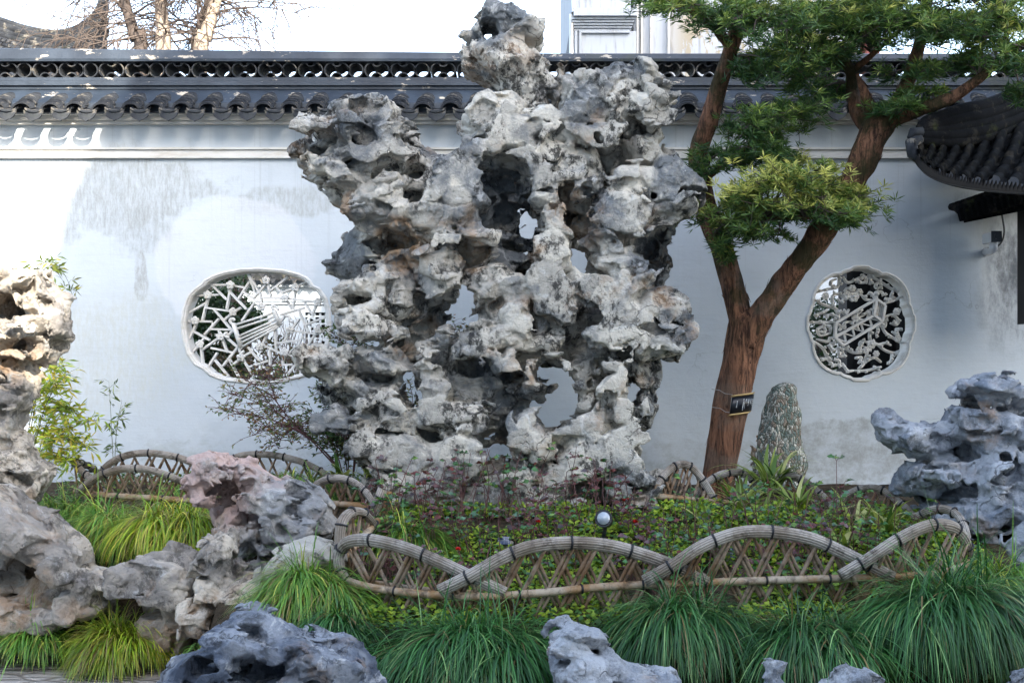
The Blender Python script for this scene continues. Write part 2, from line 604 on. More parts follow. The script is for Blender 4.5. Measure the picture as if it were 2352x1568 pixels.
# ------------------------------------------------------------------ materials
def m_plaster(name, stains=True):
    g = G(name, 0.9, 0.15)
    big = g.noise(0.7, 5, 0.6)
    fine = g.noise(9, 6, 0.7)
    col = g.mix(g.ramp(big, 0.35, 0.7), (0.52, 0.56, 0.58), (0.435, 0.475, 0.505))
    drip = g.noise(1.0, 6, 0.7, g.vec((9, 1, 0.7)))
    col = g.mix(g.math('MULTIPLY', g.ramp(drip, 0.52, 0.8), 0.25), col, (0.52, 0.53, 0.52))
    if stains:
        def stain(c, r, wob, col, dark, lo, hi, sc, streak=(14, 1, 4), am=0.8):
            k = g.ramp(g.blob(c, r, wob, sc, 6), lo, hi)
            st = g.math('ADD', g.math('MULTIPLY', g.ramp(g.noise(2.4, 10, 0.8, g.vec(streak)), 0.36, 0.66), 0.85), 0.10)
            k2 = g.math('MULTIPLY', k, g.math('MULTIPLY', st, am))
            return g.mix(k2, col, dark)
        # weathered old limewash over the left of the wall, streaked grey
        a = P(250, 440, 8.4); col = stain(a, (0.95, 2, 0.36), 3.4, col, (0.26, 0.26, 0.235), 0.0, 0.30, 1.3, (16, 1, 4.0), 0.72)
        a = P(330, 530, 8.4); col = stain(a, (0.42, 2, 0.24), 3.6, col, (0.26, 0.26, 0.235), 0.0, 0.6, 1.6, (14, 1, 4), 0.6)
        a = P(660, 465, 8.4); col = stain(a, (0.45, 2, 0.14), 1.4, col, (0.30, 0.30, 0.27), 0.0, 0.3, 3.0, am=0.7)
        a = P(325, 635, 8.4); col = stain(a, (0.06, 2, 0.22), 1.0, col, (0.26, 0.25, 0.22), 0.0, 0.3, 6.0)
        a = P(260, 800, 8.4); col = stain(a, (0.8, 2, 0.55), 1.0, col, (0.44, 0.44, 0.37), 0.0, 0.5, 1.6, am=0.6)
        # patched new limewash below the window and between
        a = P(540, 610, 8.4)
        col = g.mix(g.math('MULTIPLY', g.ramp(g.blob(a, (0.62, 2, 0.55), 0.5, 2.0), 0.0, 0.08), 0.6), col, (0.585, 0.60, 0.615))
        # ragged dark patches on the right below the pavilion roof
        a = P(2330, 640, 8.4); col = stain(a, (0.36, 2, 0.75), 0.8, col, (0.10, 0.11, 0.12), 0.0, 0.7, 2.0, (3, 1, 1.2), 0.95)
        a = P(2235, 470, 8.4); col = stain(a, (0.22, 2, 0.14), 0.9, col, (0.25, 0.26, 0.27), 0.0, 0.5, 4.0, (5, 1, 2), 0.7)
        # flaking at the foot
        a = P(1960, 1035, 8.4); col = stain(a, (0.7, 2, 0.25), 1.2, col, (0.28, 0.28, 0.26), 0.05, 0.2, 4.0, (3, 1, 3), 0.85)
        a = P(1560, 1060, 8.4); col = stain(a, (0.5, 2, 0.2), 1.2, col, (0.36, 0.36, 0.34), 0.1, 0.3, 4.0, (3, 1, 3), 0.6)
    if stains:
        run = g.math('MULTIPLY', g.ramp(g.noise(1.5, 6, 0.7, g.vec((26, 1, 0.32))), 0.55, 0.74), g.ramp(g.xyz()[2], 1.6, 3.2))
        col = g.mix(g.math('MULTIPLY', run, 0.42), col, (0.27, 0.275, 0.265))
        low = g.math('MULTIPLY', g.ramp(g.noise(2.2, 8, 0.75, g.vec((2, 1, 3))), 0.46, 0.62), g.math('SUBTRACT', 1.0, g.ramp(g.xyz()[2], 0.65, 1.25)))
        col = g.mix(g.math('MULTIPLY', low, 0.6), col, (0.27, 0.275, 0.25))
    brush = g.noise(3.0, 7, 0.7, g.vec((1.5, 1, 10)))
    col = g.mix(g.math('MULTIPLY', g.ramp(brush, 0.5, 0.75), 0.28), col, (0.40, 0.41, 0.41))
    ck = g.n("ShaderNodeTexVoronoi"); ck.feature = 'DISTANCE_TO_EDGE'; ck.inputs["Scale"].default_value = 0.9
    wv_ = g.n("ShaderNodeVectorMath"); wv_.operation = 'ADD'; g.put(wv_.inputs[0], g.obj)
    nn_ = g.n("ShaderNodeTexNoise"); nn_.inputs["Scale"].default_value = 2.5; nn_.inputs["Detail"].default_value = 6; g.put(nn_.inputs["Vector"], g.obj)
    g.t.links.new(nn_.outputs["Color"], wv_.inputs[1]); g.t.links.new(wv_.outputs[0], ck.inputs["Vector"])
    hair = g.math('MULTIPLY', g.math('SUBTRACT', 1.0, g.ramp(ck.outputs["Distance"], 0.0, 0.006)), g.ramp(big, 0.5, 0.6))
    col = g.mix(g.math('MULTIPLY', hair, 0.4), col, (0.2, 0.2, 0.2))
    nb = g.bump(g.math('ADD', g.noise(3.5, 8, 0.7), g.math('MULTIPLY', brush, 0.3)), 0.3, 0.02)
    nb = g.bump(fine, 0.2, 0.004, nb)
    return g.done(col, nb)

def m_trimplaster():
    g = G("trim_plaster", 0.9, 0.15)
    k = g.ramp(g.noise(2.0, 7, 0.7, g.vec((2, 2, 8))), 0.4, 0.7)
    col = g.mix(k, (0.62, 0.605, 0.57), (0.50, 0.47, 0.41))
    return g.done(col, g.bump(g.noise(14, 6, 0.7), 0.25, 0.006))

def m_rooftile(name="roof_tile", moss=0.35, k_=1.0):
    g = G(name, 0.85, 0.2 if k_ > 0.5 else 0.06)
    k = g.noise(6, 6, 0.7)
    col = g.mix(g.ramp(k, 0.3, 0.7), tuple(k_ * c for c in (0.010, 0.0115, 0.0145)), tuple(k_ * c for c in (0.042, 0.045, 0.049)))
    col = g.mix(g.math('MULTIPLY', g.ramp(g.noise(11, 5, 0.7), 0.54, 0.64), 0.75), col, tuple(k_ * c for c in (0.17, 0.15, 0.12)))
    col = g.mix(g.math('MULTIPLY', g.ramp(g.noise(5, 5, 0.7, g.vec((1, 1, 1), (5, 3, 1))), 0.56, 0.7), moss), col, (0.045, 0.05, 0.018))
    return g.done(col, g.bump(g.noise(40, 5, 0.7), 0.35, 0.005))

def m_ridge():
    """black lime render of the ridge, flaking to buff plaster in places"""
    g = G("ridge_render", 0.55, 0.5)
    k = g.noise(3, 6, 0.65)
    col = g.mix(g.ramp(k, 0.3, 0.75), (0.010, 0.016, 0.025), (0.032, 0.044, 0.060))
    fl = g.ramp(g.noise(2.2, 8, 0.72, g.vec((1.6, 1, 4), (3, 0, 0))), 0.60, 0.625)
    col = g.mix(fl, col, (0.42, 0.36, 0.28))
    fl2 = g.ramp(g.noise(7, 6, 0.7, g.vec((1, 1, 2.5), (1, 2, 7))), 0.63, 0.66)
    x = g.xyz()
    right = g.ramp(x[0], 0.2, 0.9)
    col = g.mix(g.math('MULTIPLY', g.math('MULTIPLY', fl2, right), 0.75), col, (0.20, 0.20, 0.15))
    col = g.mix(g.math('MULTIPLY', g.ramp(g.noise(4, 5, 0.7, g.vec((1, 1, 1), (9, 3, 2))), 0.5, 0.65), g.math('MULTIPLY', right, 0.6)), col, (0.03, 0.035, 0.02))
    return g.done(col, g.bump(g.math('ADD', g.noise(25, 5, 0.7), g.math('MULTIPLY', fl, -0.6)), 0.4, 0.008))

def m_rock(name, grey=(0.19, 0.202, 0.208), cream=(0.65, 0.605, 0.515), dark=(0.020, 0.020, 0.019), stain=0.9, bluedark=0.0,
           pink=0.0, scale=1.0, white=0.5):
    g = G(name, 0.88, 0.25)
    a = g.sep(g.attr().outputs["Color"])
    n1 = g.noise(3.5 * scale, 7, 0.65, dist=0.6)
    n2 = g.noise(11 * scale, 8, 0.7, dist=0.4)
    n3 = g.noise(38 * scale, 6, 0.7)
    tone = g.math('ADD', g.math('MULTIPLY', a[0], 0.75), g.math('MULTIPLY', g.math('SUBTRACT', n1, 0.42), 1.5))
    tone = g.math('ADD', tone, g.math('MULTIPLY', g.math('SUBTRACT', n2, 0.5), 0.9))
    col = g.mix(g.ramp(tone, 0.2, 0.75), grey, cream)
    # single stones a little darker or lighter
    col = g.mix(g.math('MULTIPLY', g.math('SUBTRACT', a[1], 0.25, True), 0.55), col, tuple(0.42 * v for v in grey))
    # white lime wash and scale
    col = g.mix(g.math('MULTIPLY', g.ramp(g.noise(7 * scale, 8, 0.72, g.vec((1, 1, 1), (4, 1, 2)), 0.8), 0.56, 0.66), white), col, (0.68, 0.68, 0.66))
    # black lichen
    lich = g.math('MULTIPLY', g.ramp(g.noise(3.4 * scale, 5, 0.65, g.vec((1, 1, 1), (1, 7, 3))), 0.47, 0.58), g.ramp(g.noise(17 * scale, 8, 0.78, g.vec((1, 1, 0.7), (2, 2, 9))), 0.46, 0.56))
    col = g.mix(g.math('MULTIPLY', lich, stain), col, dark)
    spk = g.ramp(g.noise(60 * scale, 4, 0.75), 0.62, 0.68)
    col = g.mix(g.math('MULTIPLY', spk, 0.35 * stain), col, dark)
    # iron stain
    ir = g.math('ADD', g.math('MULTIPLY', a[2], 1.0), g.math('MULTIPLY', g.ramp(g.noise(2.6 * scale, 5, 0.65, g.vec((1, 1, 1), (8, 8, 1))), 0.56, 0.68), 0.55), True)
    ir = g.math('MULTIPLY', ir, g.ramp(n2, 0.36, 0.56))
    col = g.mix(g.math('MULTIPLY', ir, 0.8), col, (0.34, 0.20, 0.10))
    if pink:
        z = g.blob(P(530, 1090, 6.2), (0.52, 0.8, 0.40), 1.1, 4.0)
        col = g.mix(g.math('MULTIPLY', g.ramp(z, 0.0, 0.35), pink), col, g.mix(n2, (0.40, 0.24, 0.205), (0.64, 0.49, 0.44)))
    # cracks
    cr = g.voro(6.5 * scale, g.vec((1, 1, 1.6), src=None), 'DISTANCE_TO_EDGE')
    vv = g.n("ShaderNodeVectorMath"); vv.operation = 'ADD'
    nz = g.n("ShaderNodeTexNoise"); nz.inputs["Scale"].default_value = 9 * scale; nz.inputs["Detail"].default_value = 4
    g.put(nz.inputs["Vector"], g.obj)
    g.put(vv.inputs[0], g.obj)
    sc_ = g.n("ShaderNodeVectorMath"); sc_.operation = 'SCALE'; sc_.inputs["Scale"].default_value = 0.22 / scale
    g.t.links.new(nz.outputs["Color"], sc_.inputs[0]); g.t.links.new(sc_.outputs[0], vv.inputs[1])
    cr = g.voro(5.5 * scale, vv.outputs[0], 'DISTANCE_TO_EDGE')
    crk = g.ramp(cr, 0.0, 0.03)
    crm = g.math('MULTIPLY', g.math('SUBTRACT', 1.0, crk), g.ramp(n1, 0.55, 0.63))
    col = g.mix(g.math('MULTIPLY', crm, 0.55), col, dark)
    col = g.mix(g.math('MULTIPLY', n3, 0.35), col, g.mix(1.0, col, (0.55, 0.55, 0.56), 'MULTIPLY'))
    rd = g.n("ShaderNodeTexNoise"); rd.noise_type = 'RIDGED_MULTIFRACTAL'
    g.put(rd.inputs["Vector"], vv.outputs[0]); rd.inputs["Scale"].default_value = 7.5 * scale; rd.inputs["Detail"].default_value = 6
    rd.inputs["Roughness"].default_value = 0.55
    hgt = g.math('ADD', g.math('MULTIPLY', n2, 0.8), g.math('MULTIPLY', n3, 0.6))
    hgt = g.math('SUBTRACT', hgt, g.math('MULTIPLY', rd.outputs["Fac"], 0.35))
    hgt = g.math('SUBTRACT', hgt, g.math('MULTIPLY', crm, 0.35))
    hgt = g.math('SUBTRACT', hgt, g.math('MULTIPLY', spk, 0.25))
    nb = g.bump(hgt, 0.9, 0.035 / scale)
    return g.done(col, nb, g.math('ADD', 0.75, g.math('MULTIPLY', n3, 0.25)))

def m_leaf(name, rough=0.5, trans=0.25, spec=0.4):
    g = G(name, rough, spec)
    c = g.attr().outputs["Color"]
    g.put(g.b.inputs["Base Color"], c)
    tr = g.n("ShaderNodeBsdfTranslucent")
    g.put(tr.inputs[0], g.mix(1.0, c, (1.0, 1.05, 0.55), 'MULTIPLY'))
    mx = g.n("ShaderNodeMixShader")
    mx.inputs[0].default_value = trans
    out = g.t.nodes["Material Output"]
    g.t.links.new(g.b.outputs[0], mx.inputs[1]); g.t.links.new(tr.outputs[0], mx.inputs[2])
    g.t.links.new(mx.outputs[0], out.inputs[0])
    return g.m

def m_bark():
    g = G("bark", 0.9, 0.2)
    v = g.vec((11, 11, 1.5))
    n = g.noise(3.2, 9, 0.75, v, 0.9)
    n2 = g.noise(3.0, 5, 0.6)
    col = g.mix(g.ramp(n, 0.35, 0.62), (0.028, 0.015, 0.011), (0.30, 0.145, 0.082))
    col = g.mix(g.math('MULTIPLY', g.ramp(n2, 0.54, 0.66), 0.6), col, g.mix(n, (0.05, 0.035, 0.026), (0.30, 0.22, 0.165)))
    z = g.xyz()[2]
    moss = g.math('MULTIPLY', g.ramp(g.noise(5, 5, 0.7, g.vec((1, 1, 1), (4, 4, 4))), 0.42, 0.6), g.ramp(z, 1.5, 2.2))
    col = g.mix(g.math('MULTIPLY', moss, 0.8), col, (0.032, 0.035, 0.012))
    nb = g.bump(n, 1.0, 0.03)
    return g.done(col, nb)

def m_bamboo(name, strips=False, dark_=False):
    g = G(name, 0.6, 0.3)
    n = g.noise(4, 6, 0.7)
    n2 = g.noise(18, 6, 0.7)
    if strips:
        c1, c2, c3 = (0.36, 0.325, 0.285), (0.19, 0.155, 0.12), (0.05, 0.038, 0.028)
    else:
        c1, c2, c3 = ((0.36, 0.30, 0.225), (0.24, 0.135, 0.055), (0.04, 0.028, 0.02)) if not dark_ else ((0.26, 0.20, 0.145), (0.14, 0.078, 0.038), (0.028, 0.02, 0.015))
    col = g.mix(g.ramp(n, 0.38, 0.6), c1, c2)
    col = g.mix(g.math('MULTIPLY', g.ramp(n2, 0.5, 0.68), 0.8), col, c3)
    a = g.sep(g.attr().outputs["Color"])
    col = g.mix(g.math('SUBTRACT', 1.0, a[0], True), col, (0.03, 0.022, 0.016))
    return g.done(col, g.bump(n2, 0.4, 0.006))

def m_simple(name, c, rough=0.6, metal=0.0, vary=0.3, scale=8.0, spec=0.4):
    g = G(name, rough, spec)
    g.b.inputs["Metallic"].default_value = metal
    n = g.noise(scale, 6, 0.65)
    col = g.mix(g.ramp(n, 0.3, 0.7), tuple(v * (1 - vary) for v in c), c)
    return g.done(col, g.bump(g.noise(scale * 4, 4, 0.6), 0.2, 0.004))

M = {}
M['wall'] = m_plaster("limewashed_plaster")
M['farwall'] = m_plaster("far_limewashed_plaster", False)
M['trim'] = m_trimplaster()
M['tile'] = m_rooftile()
M['tile_shaded'] = m_rooftile("mossy_shaded_tile", 0.6, 0.16)  # mossy tile, its colours darkened to hold the tree's shade over the pavilion
M['ridge'] = m_ridge()
M['rock'] = m_rock("weathered_limestone")
M['rockleft'] = m_rock("warm_limestone", (0.34, 0.31, 0.275), (0.66, 0.58, 0.47), stain=0.6)
M['rockpink'] = m_rock("pinkish_limestone", (0.28, 0.285, 0.29), (0.56, 0.52, 0.47), pink=0.8, stain=0.5)
M['rockblue'] = m_rock("blue_grey_limestone", (0.085, 0.105, 0.145), (0.31, 0.335, 0.375), stain=0.7, white=0.55)
M['rockright'] = m_rock("grey_limestone", (0.19, 0.22, 0.265), (0.46, 0.48, 0.51), stain=0.45, white=0.25)
M['leaf'] = m_leaf("needle_leaf")
M['grass'] = m_leaf("sedge_blade", 0.42, 0.2, 0.45)
M['softleaf'] = m_leaf("soft_leaf", 0.5, 0.3)
M['petal'] = m_leaf("rose_petal", 0.5, 0.2)
M['bark'] = m_bark()
M['bamboo'] = m_bamboo("old_bamboo_pole")
M['cane'] = m_bamboo("dark_weathered_cane", False, True)
M['strip'] = m_bamboo("split_bamboo_bundle", True)
M['tie'] = m_simple("black_binding_wire", (0.012, 0.012, 0.015), 0.5)
M['stem'] = m_simple("thorny_stem", (0.11, 0.045, 0.04), 0.6)
M['greenstem'] = m_simple("green_stem", (0.10, 0.12, 0.035), 0.6)
M['twig'] = m_simple("bare_twig", (0.10, 0.075, 0.06), 0.8)
M['palebark'] = m_simple("pale_bark", (0.42, 0.33, 0.25), 0.9, scale=3)
M['darkwood'] = m_simple("dark_timber", (0.010, 0.008, 0.007), 0.6)
M['black'] = m_simple("black_plastic", (0.012, 0.013, 0.016), 0.35)
M['whitepaint'] = m_simple("white_plastic", (0.72, 0.72, 0.72), 0.4, vary=0.1)
M['brass'] = m_simple("brass_strip", (0.45, 0.32, 0.14), 0.45, 0.6)
M['steel'] = m_simple("steel_wire", (0.5, 0.48, 0.45), 0.4, 0.8)
M['plaque'] = m_simple("dark_enamel", (0.008, 0.010, 0.016), 0.3)
M['lettering'] = m_simple("white_lettering", (0.72, 0.74, 0.74), 0.5, vary=0.1)
M['glasslens'] = m_simple("lamp_lens", (0.34, 0.38, 0.42), 0.15, 0.0, spec=0.8)
M['solar'] = m_simple("solar_cell", (0.02, 0.045, 0.11), 0.2, spec=0.8)
M['solarline'] = m_simple("solar_grid_line", (0.5, 0.52, 0.55), 0.4)
M['redbrown'] = m_simple("red_timber", (0.16, 0.035, 0.03), 0.6)

def m_conglomerate():
    g = G("conglomerate", 0.85, 0.3)
    v = g.vec((1, 1, 0.5))
    wv_ = g.n("ShaderNodeVectorMath"); wv_.operation = 'ADD'
    nn_ = g.n("ShaderNodeTexNoise"); nn_.inputs["Scale"].default_value = 22; nn_.inputs["Detail"].default_value = 3; g.put(nn_.inputs["Vector"], v)
    s2_ = g.n("ShaderNodeVectorMath"); s2_.operation = 'SCALE'; s2_.inputs["Scale"].default_value = 0.05
    g.t.links.new(nn_.outputs["Color"], s2_.inputs[0]); g.put(wv_.inputs[0], v); g.t.links.new(s2_.outputs[0], wv_.inputs[1])
    c = g.voro(58, wv_.outputs[0], 'F1', "Color")
    e = g.voro(58, wv_.outputs[0], 'DISTANCE_TO_EDGE')
    s = g.sep(c)
    col = g.mix(g.ramp(s[0], 0.2, 0.95), (0.15, 0.20, 0.175), (0.62, 0.60, 0.52))
    col = g.mix(g.ramp(s[1], 0.72, 0.8), col, (0.27, 0.22, 0.17))
    col = g.mix(g.math('SUBTRACT', 1.0, g.ramp(e, 0.0, 0.12)), col, (0.07, 0.07, 0.045))
    return g.done(col, g.bump(g.math('ADD', g.ramp(e, 0.0, 0.3), g.noise(60, 4)), 0.9, 0.012))
M['conglomerate'] = m_conglomerate()

def m_soil():
    g = G("garden_soil", 0.95, 0.1)
    n = g.noise(14, 8, 0.7)
    col = g.mix(g.ramp(n, 0.35, 0.65), (0.022, 0.017, 0.011), (0.075, 0.055, 0.035))
    return g.done(col, g.bump(n, 0.8, 0.03))
M['soil'] = m_soil()

def m_paving():
    g = G("edge_laid_stone_paving", 0.85, 0.25)
    x = g.vec((1, 1, 1))
    v = g.voro(5.0, g.vec((1.0, 3.6, 1)), 'F1', "Color")
    e = g.voro(5.0, g.vec((1.0, 3.6, 1)), 'DISTANCE_TO_EDGE')
    s = g.sep(v)
    col = g.mix(s[0], (0.36, 0.325, 0.285), (0.55, 0.505, 0.45))
    col = g.mix(g.math('SUBTRACT', 1.0, g.ramp(e, 0.0, 0.10)), col, (0.20, 0.17, 0.14))
    n = g.noise(26, 7, 0.7, g.vec((1, 3, 1)))
    col = g.mix(g.math('MULTIPLY', n, 0.5), col, (0.24, 0.20, 0.16))
    h = g.math('ADD', g.ramp(e, 0.0, 0.15), g.math('MULTIPLY', n, 0.8))
    h = g.math('ADD', h, g.math('MULTIPLY', s[1], 0.8))
    return g.done(col, g.bump(h, 0.9, 0.02))
M['paving'] = m_paving()

# ------------------------------------------------------------------ ground
def smooth(a, b, t):
    t = np.clip((t - a) / (b - a), 0, 1)
    return t * t * (3 - 2 * t)

def edge_of(x):
    return 4.55 + (5.95 - 4.55) * smooth(-1.25, -1.75, x)

def ground_z(x, y):
    t = y - edge_of(x)
    L = smooth(-1.2, -1.8, x)
    z = (0.33 + 0.16 * L) * smooth(0.0, 0.35, t) + (0.33 - 0.14 * L) * smooth(0.25, 1.9, t)
    z = z * smooth(-8.5, -6.5, x + 0 * y) if False else z
    return z - 0.05 * (t < 0) * 1.0

mb = MB()
mb.add([(-400, -400, -0.06), (400, -400, -0.06), (400, 400, -0.06), (-400, 400, -0.06)], [(0, 1, 2, 3)])
tag(mb.build("ground", M['soil']), kind="structure")
mb = MB()
mb.add([(-12, -5.0, 0), (7, -5.0, 0), (7, 6.4, 0), (-12, 6.4, 0)], [(0, 1, 2, 3)])
tag(mb.build("paving", M['paving']), kind="structure")
gx = np.arange(-7, 6, 0.06); gy = np.arange(4.3, 8.45, 0.06)
X, Y = np.meshgrid(gx, gy, indexing='ij')
Zg = ground_z(X, Y) + 0.015 * np.sin(X * 13 + 2 * Y) * np.cos(Y * 17)
V = np.stack([X.ravel(), Y.ravel(), Zg.ravel()], 1)
ii = np.arange(len(gx) * len(gy)).reshape(len(gx), len(gy))
Q = np.stack([ii[:-1, :-1], ii[1:, :-1], ii[1:, 1:], ii[:-1, 1:]], -1).reshape(-1, 4)
tag(link("garden_soil", npmesh("garden_soil", V, Q), M['soil'], None, True), kind="structure")
mb = MB()
mb.add([(-30, 8.75, 0.45), (30, 8.75, 0.45), (30, 40, 0.45), (-30, 40, 0.45)], [(0, 1, 2, 3)])
tag(mb.build("courtyard_ground", M['soil']), kind="structure")

# ------------------------------------------------------------------ garden wall
YW = 8.4
def wx(px, Y=YW): return (px - CX) / F * Y
def wz(py, Y=YW): return CZ + (HY - py) / F * Y

def zl(pts): return [(412.6 + a * 0.1809, 601.7 + b * 0.1809) for a, b in pts]
def zr(pts): return [(1848.1 + a * 0.17543, 601.7 + b * 0.17543) for a, b in pts]

OUT_L = zl([(285, 290), (330, 240), (420, 190), (560, 140), (780, 100), (1000, 92), (1300, 112), (1500, 160), (1600, 205), (1650, 250),
            (1680, 305), (1760, 340), (1850, 470), (1890, 620), (1900, 780), (1892, 960), (1850, 1150), (1770, 1290), (1665, 1350),
            (1600, 1430), (1300, 1510), (1000, 1535), (800, 1520), (560, 1490), (400, 1430), (310, 1350), (200, 1290), (110, 1160),
            (55, 950), (35, 780), (60, 600), (130, 420), (200, 350)])
OUT_R = []
_c = zr([(738, 805)])[0]
_rp = zr([(730, 80), (480, 140), (280, 210), (140, 440), (90, 520), (60, 790), (95, 1060), (150, 1260), (400, 1400), (600, 1480), (730, 1530),
          (900, 1480), (1060, 1390), (1300, 1250), (1390, 1030), (1425, 780), (1340, 480), (1270, 300), (1030, 190), (960, 130)])
# eight shallow lobes
for k in range(96):
    a = 2 * math.pi * k / 96
    ca, sa = math.cos(a), math.sin(a)
    r = 1.0 / ((abs(ca) / 119) ** 2.5 + (abs(sa) / 126) ** 2.5) ** (1 / 2.5)
    lob = abs(math.sin(4 * a + math.pi / 2)) ** 0.5
    if abs(((a * 2 / math.pi) + 0.5) % 1 - 0.5) < 0.12: r *= 1.03
    OUT_R.append((_c[0] + r * ca * (0.955 + 0.05 * lob), _c[1] - r * sa * (0.955 + 0.05 * lob)))

def loop_scale(l, s, c=None):
    cx = c[0] if c else sum(p[0] for p in l) / len(l); cy = c[1] if c else sum(p[1] for p in l) / len(l)
    return [(cx + (x - cx) * s, cy + (y - cy) * s) for x, y in l]

def dense(l, k=3):
    o = []
    n = len(l)
    for i in range(n):
        a, b = l[i], l[(i + 1) % n]
        for j in range(k):
            o.append((a[0] + (b[0] - a[0]) * j / k, a[1] + (b[1] - a[1]) * j / k))
    return o

def m2(l, Y=YW): return [(wx(x, Y), wz(y, Y)) for x, y in l]

wall = thing("garden_wall", "long whitewashed garden wall with a black tiled coping and two carved lattice windows", "garden wall", (0, YW, 0.6))
mb = MB()
XW0, XW1 = -6.4, 6.2
ZB, ZT = 0.3, 3.62
plate(mb, [(XW0, ZB), (XW1, ZB), (XW1, ZT), (XW0, ZT)], [m2(OUT_L), m2(OUT_R)], YW, YW + 0.155)
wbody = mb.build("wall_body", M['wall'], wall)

# mouldings: under-eave cornice and string course
mb = MB()
for (ya, yb, pr) in ((250, 263, 0.10), (263, 276, 0.065), (276, 285, 0.04)):
    mb.box((XW0, YW - pr, wz(yb, YW - pr)), (XW1, YW + 0.002, wz(ya, YW - pr) - 0.001))
mb.build("cornice", M['trim'], wall)
mb = MB()
for (ya, yb, pr) in ((338, 343, 0.035), (343, 357, 0.018), (357, 363, 0.032)):
    mb.box((XW0, YW - pr, wz(yb, YW - pr)), (XW1, YW + 0.002, wz(ya, YW - pr) - 0.0005))
mb.build("string_course", M['trim'], wall)

def frame_ring(loop, c):
    """stepped moulding round an opening, standing proud of the wall and returning into the opening"""
    mb = MB()
    prof = [(1.03, 0.0), (1.026, -0.006), (1.012, -0.012), (0.998, -0.012), (0.992, -0.003), (0.974, -0.003), (0.966, 0.004), (0.958, 0.012), (0.954, 0.15)]
    rings = [m2(loop_scale(loop, s, c)) for s, _ in prof]
    n = len(loop); vs = []; fs = []
    for r, (s, dy) in zip(rings, prof):
        vs += [(x, YW + dy, z) for x, z in r]
    for i in range(len(prof) - 1):
        for k in range(n):
            k2 = (k + 1) % n
            fs.append((i * n + k, (i + 1) * n + k, (i + 1) * n + k2, i * n + k2))
    mb.add(vs, fs)
    return mb

cL = (588, 748); cR = _c
YL = YW + 0.075
win1 = frame_ring(dense(OUT_L, 2), cL).build("lattice_window", M['trim'], wall)
win1["label"] = "wide lobed window with cracked ice lattice and a zither motif"
# cracked-ice lattice read off the photograph, in its own plane
SEG = [((360, 290), (640, 290)), ((640, 290), (850, 330)), ((870, 150), (960, 380)), ((890, 250), (740, 480)), ((390, 270), (600, 480)),
       ((650, 330), (600, 600)), ((640, 380), (850, 600)), ((800, 370), (1060, 550)), ((1105, 150), (1110, 240)), ((1110, 240), (1160, 440)),
       ((1110, 270), (930, 470)), ((1380, 190), (1150, 370)), ((1230, 320), (1310, 400)), ((1310, 390), (1480, 320)), ((1480, 320), (1650, 230)),
       ((1480, 320), (1440, 600)), ((1020, 370), (1050, 560)), ((1040, 455), (1350, 460)), ((1350, 460), (1760, 510)), ((1350, 460), (1420, 600)),
       ((1580, 510), (1700, 680)), ((1760, 510), (1690, 650)), ((1760, 510), (1830, 420)), ((170, 430), (500, 415)), ((370, 420), (290, 740)),
       ((340, 520), (130, 640)), ((340, 580), (690, 630)), ((440, 600), (650, 850)), ((690, 630), (550, 750)), ((690, 630), (780, 580)),
       ((950, 520), (790, 750)), ((110, 750), (410, 755)), ((500, 720), (320, 920)), ((210, 790), (120, 1000)), ((180, 880), (380, 990)),
       ((370, 850), (690, 860)), ((690, 860), (580, 960)), ((500, 870), (530, 940)), ((530, 940), (290, 1110)), ((530, 940), (600, 1130)),
       ((270, 1030), (150, 1170)), ((270, 1040), (300, 1320)), ((330, 940), (260, 1040)), ((400, 1090), (680, 1150)), ((480, 1150), (360, 1340)),
       ((740, 1080), (550, 1320)), ((450, 1240), (620, 1450)), ((630, 1230), (760, 1470)), ((790, 1210), (680, 1300)), ((790, 1210), (930, 1440)),
       ((870, 1080), (1020, 1260)), ((790, 1210), (910, 1140)), ((880, 1330), (1130, 1250)), ((1080, 1060), (1310, 1170)), ((1020, 1080), (990, 1130)),
       ((1150, 1120), (1150, 1310)), ((1020, 1310), (1130, 1370)), ((1150, 1310), (1430, 1300)), ((1330, 1150), (1310, 1290)), ((1330, 1150), (1530, 1230)),
       ((1530, 1230), (1360, 1440)), ((1490, 1110), (1490, 1200)), ((1490, 1110), (1720, 1130)), ((1560, 930), (1490, 1110)), ((1720, 920), (1590, 1110)),
       ((1410, 870), (1750, 915)), ((1410, 870), (1330, 1000)), ((1230, 1030), (1530, 990)), ((1215, 830), (1225, 1120)), ((1120, 900), (1060, 1030)),
       ((1280, 670), (1590, 580)), ((1510, 600), (1590, 800)), ((1590, 800), (1880, 690)), ((1340, 680), (1280, 760)), ((1520, 720), (1440, 830)),
       ((1600, 800), (1640, 900)), ((600, 960), (740, 1080)), ((880, 150), (1000, 370)), ((1760, 910), (1850, 860)), ((1310, 390), (1345, 455))]
mb = MB()
def lp(p):
    q = zl([p])[0]
    return Vector((wx(q[0], YL), YL, wz(q[1], YL)))
for i, (a, b) in enumerate(SEG):
    A, B = lp(a), lp(b)
    A.y += 0.0007 * (i % 5); B.y += 0.0007 * (i % 5)
    mb.bar(A, B, 0.0145, 0.042 + 0.0011 * (i % 7))
lat = mb.build("lattice", M['trim'], win1)
mb = MB()
for c in ((370, 420), (655, 295), (1110, 235), (1480, 325), (1350, 460), (1760, 515), (690, 635), (210, 745), (530, 945), (270, 1045), (790, 1210), (1050, 570),
          (1030, 1070), (1340, 1140), (1410, 865), (1770, 860)):
    C = lp(c); C.y -= 0.034
    for k in range(5):
        a = 2 * math.pi * k / 5 + 0.3
        mb.ring(C + Vector((math.cos(a), 0, math.sin(a))) * 0.019, (0, 1, 0), 0.008, 0.009, 8, 5)
    mb.ring(C + Vector((0, -0.006, 0)), (0, 1, 0), 0.004, 0.007, 8, 5)
mb.build("plum_flower", M['trim'], lat, True)
mb = MB()
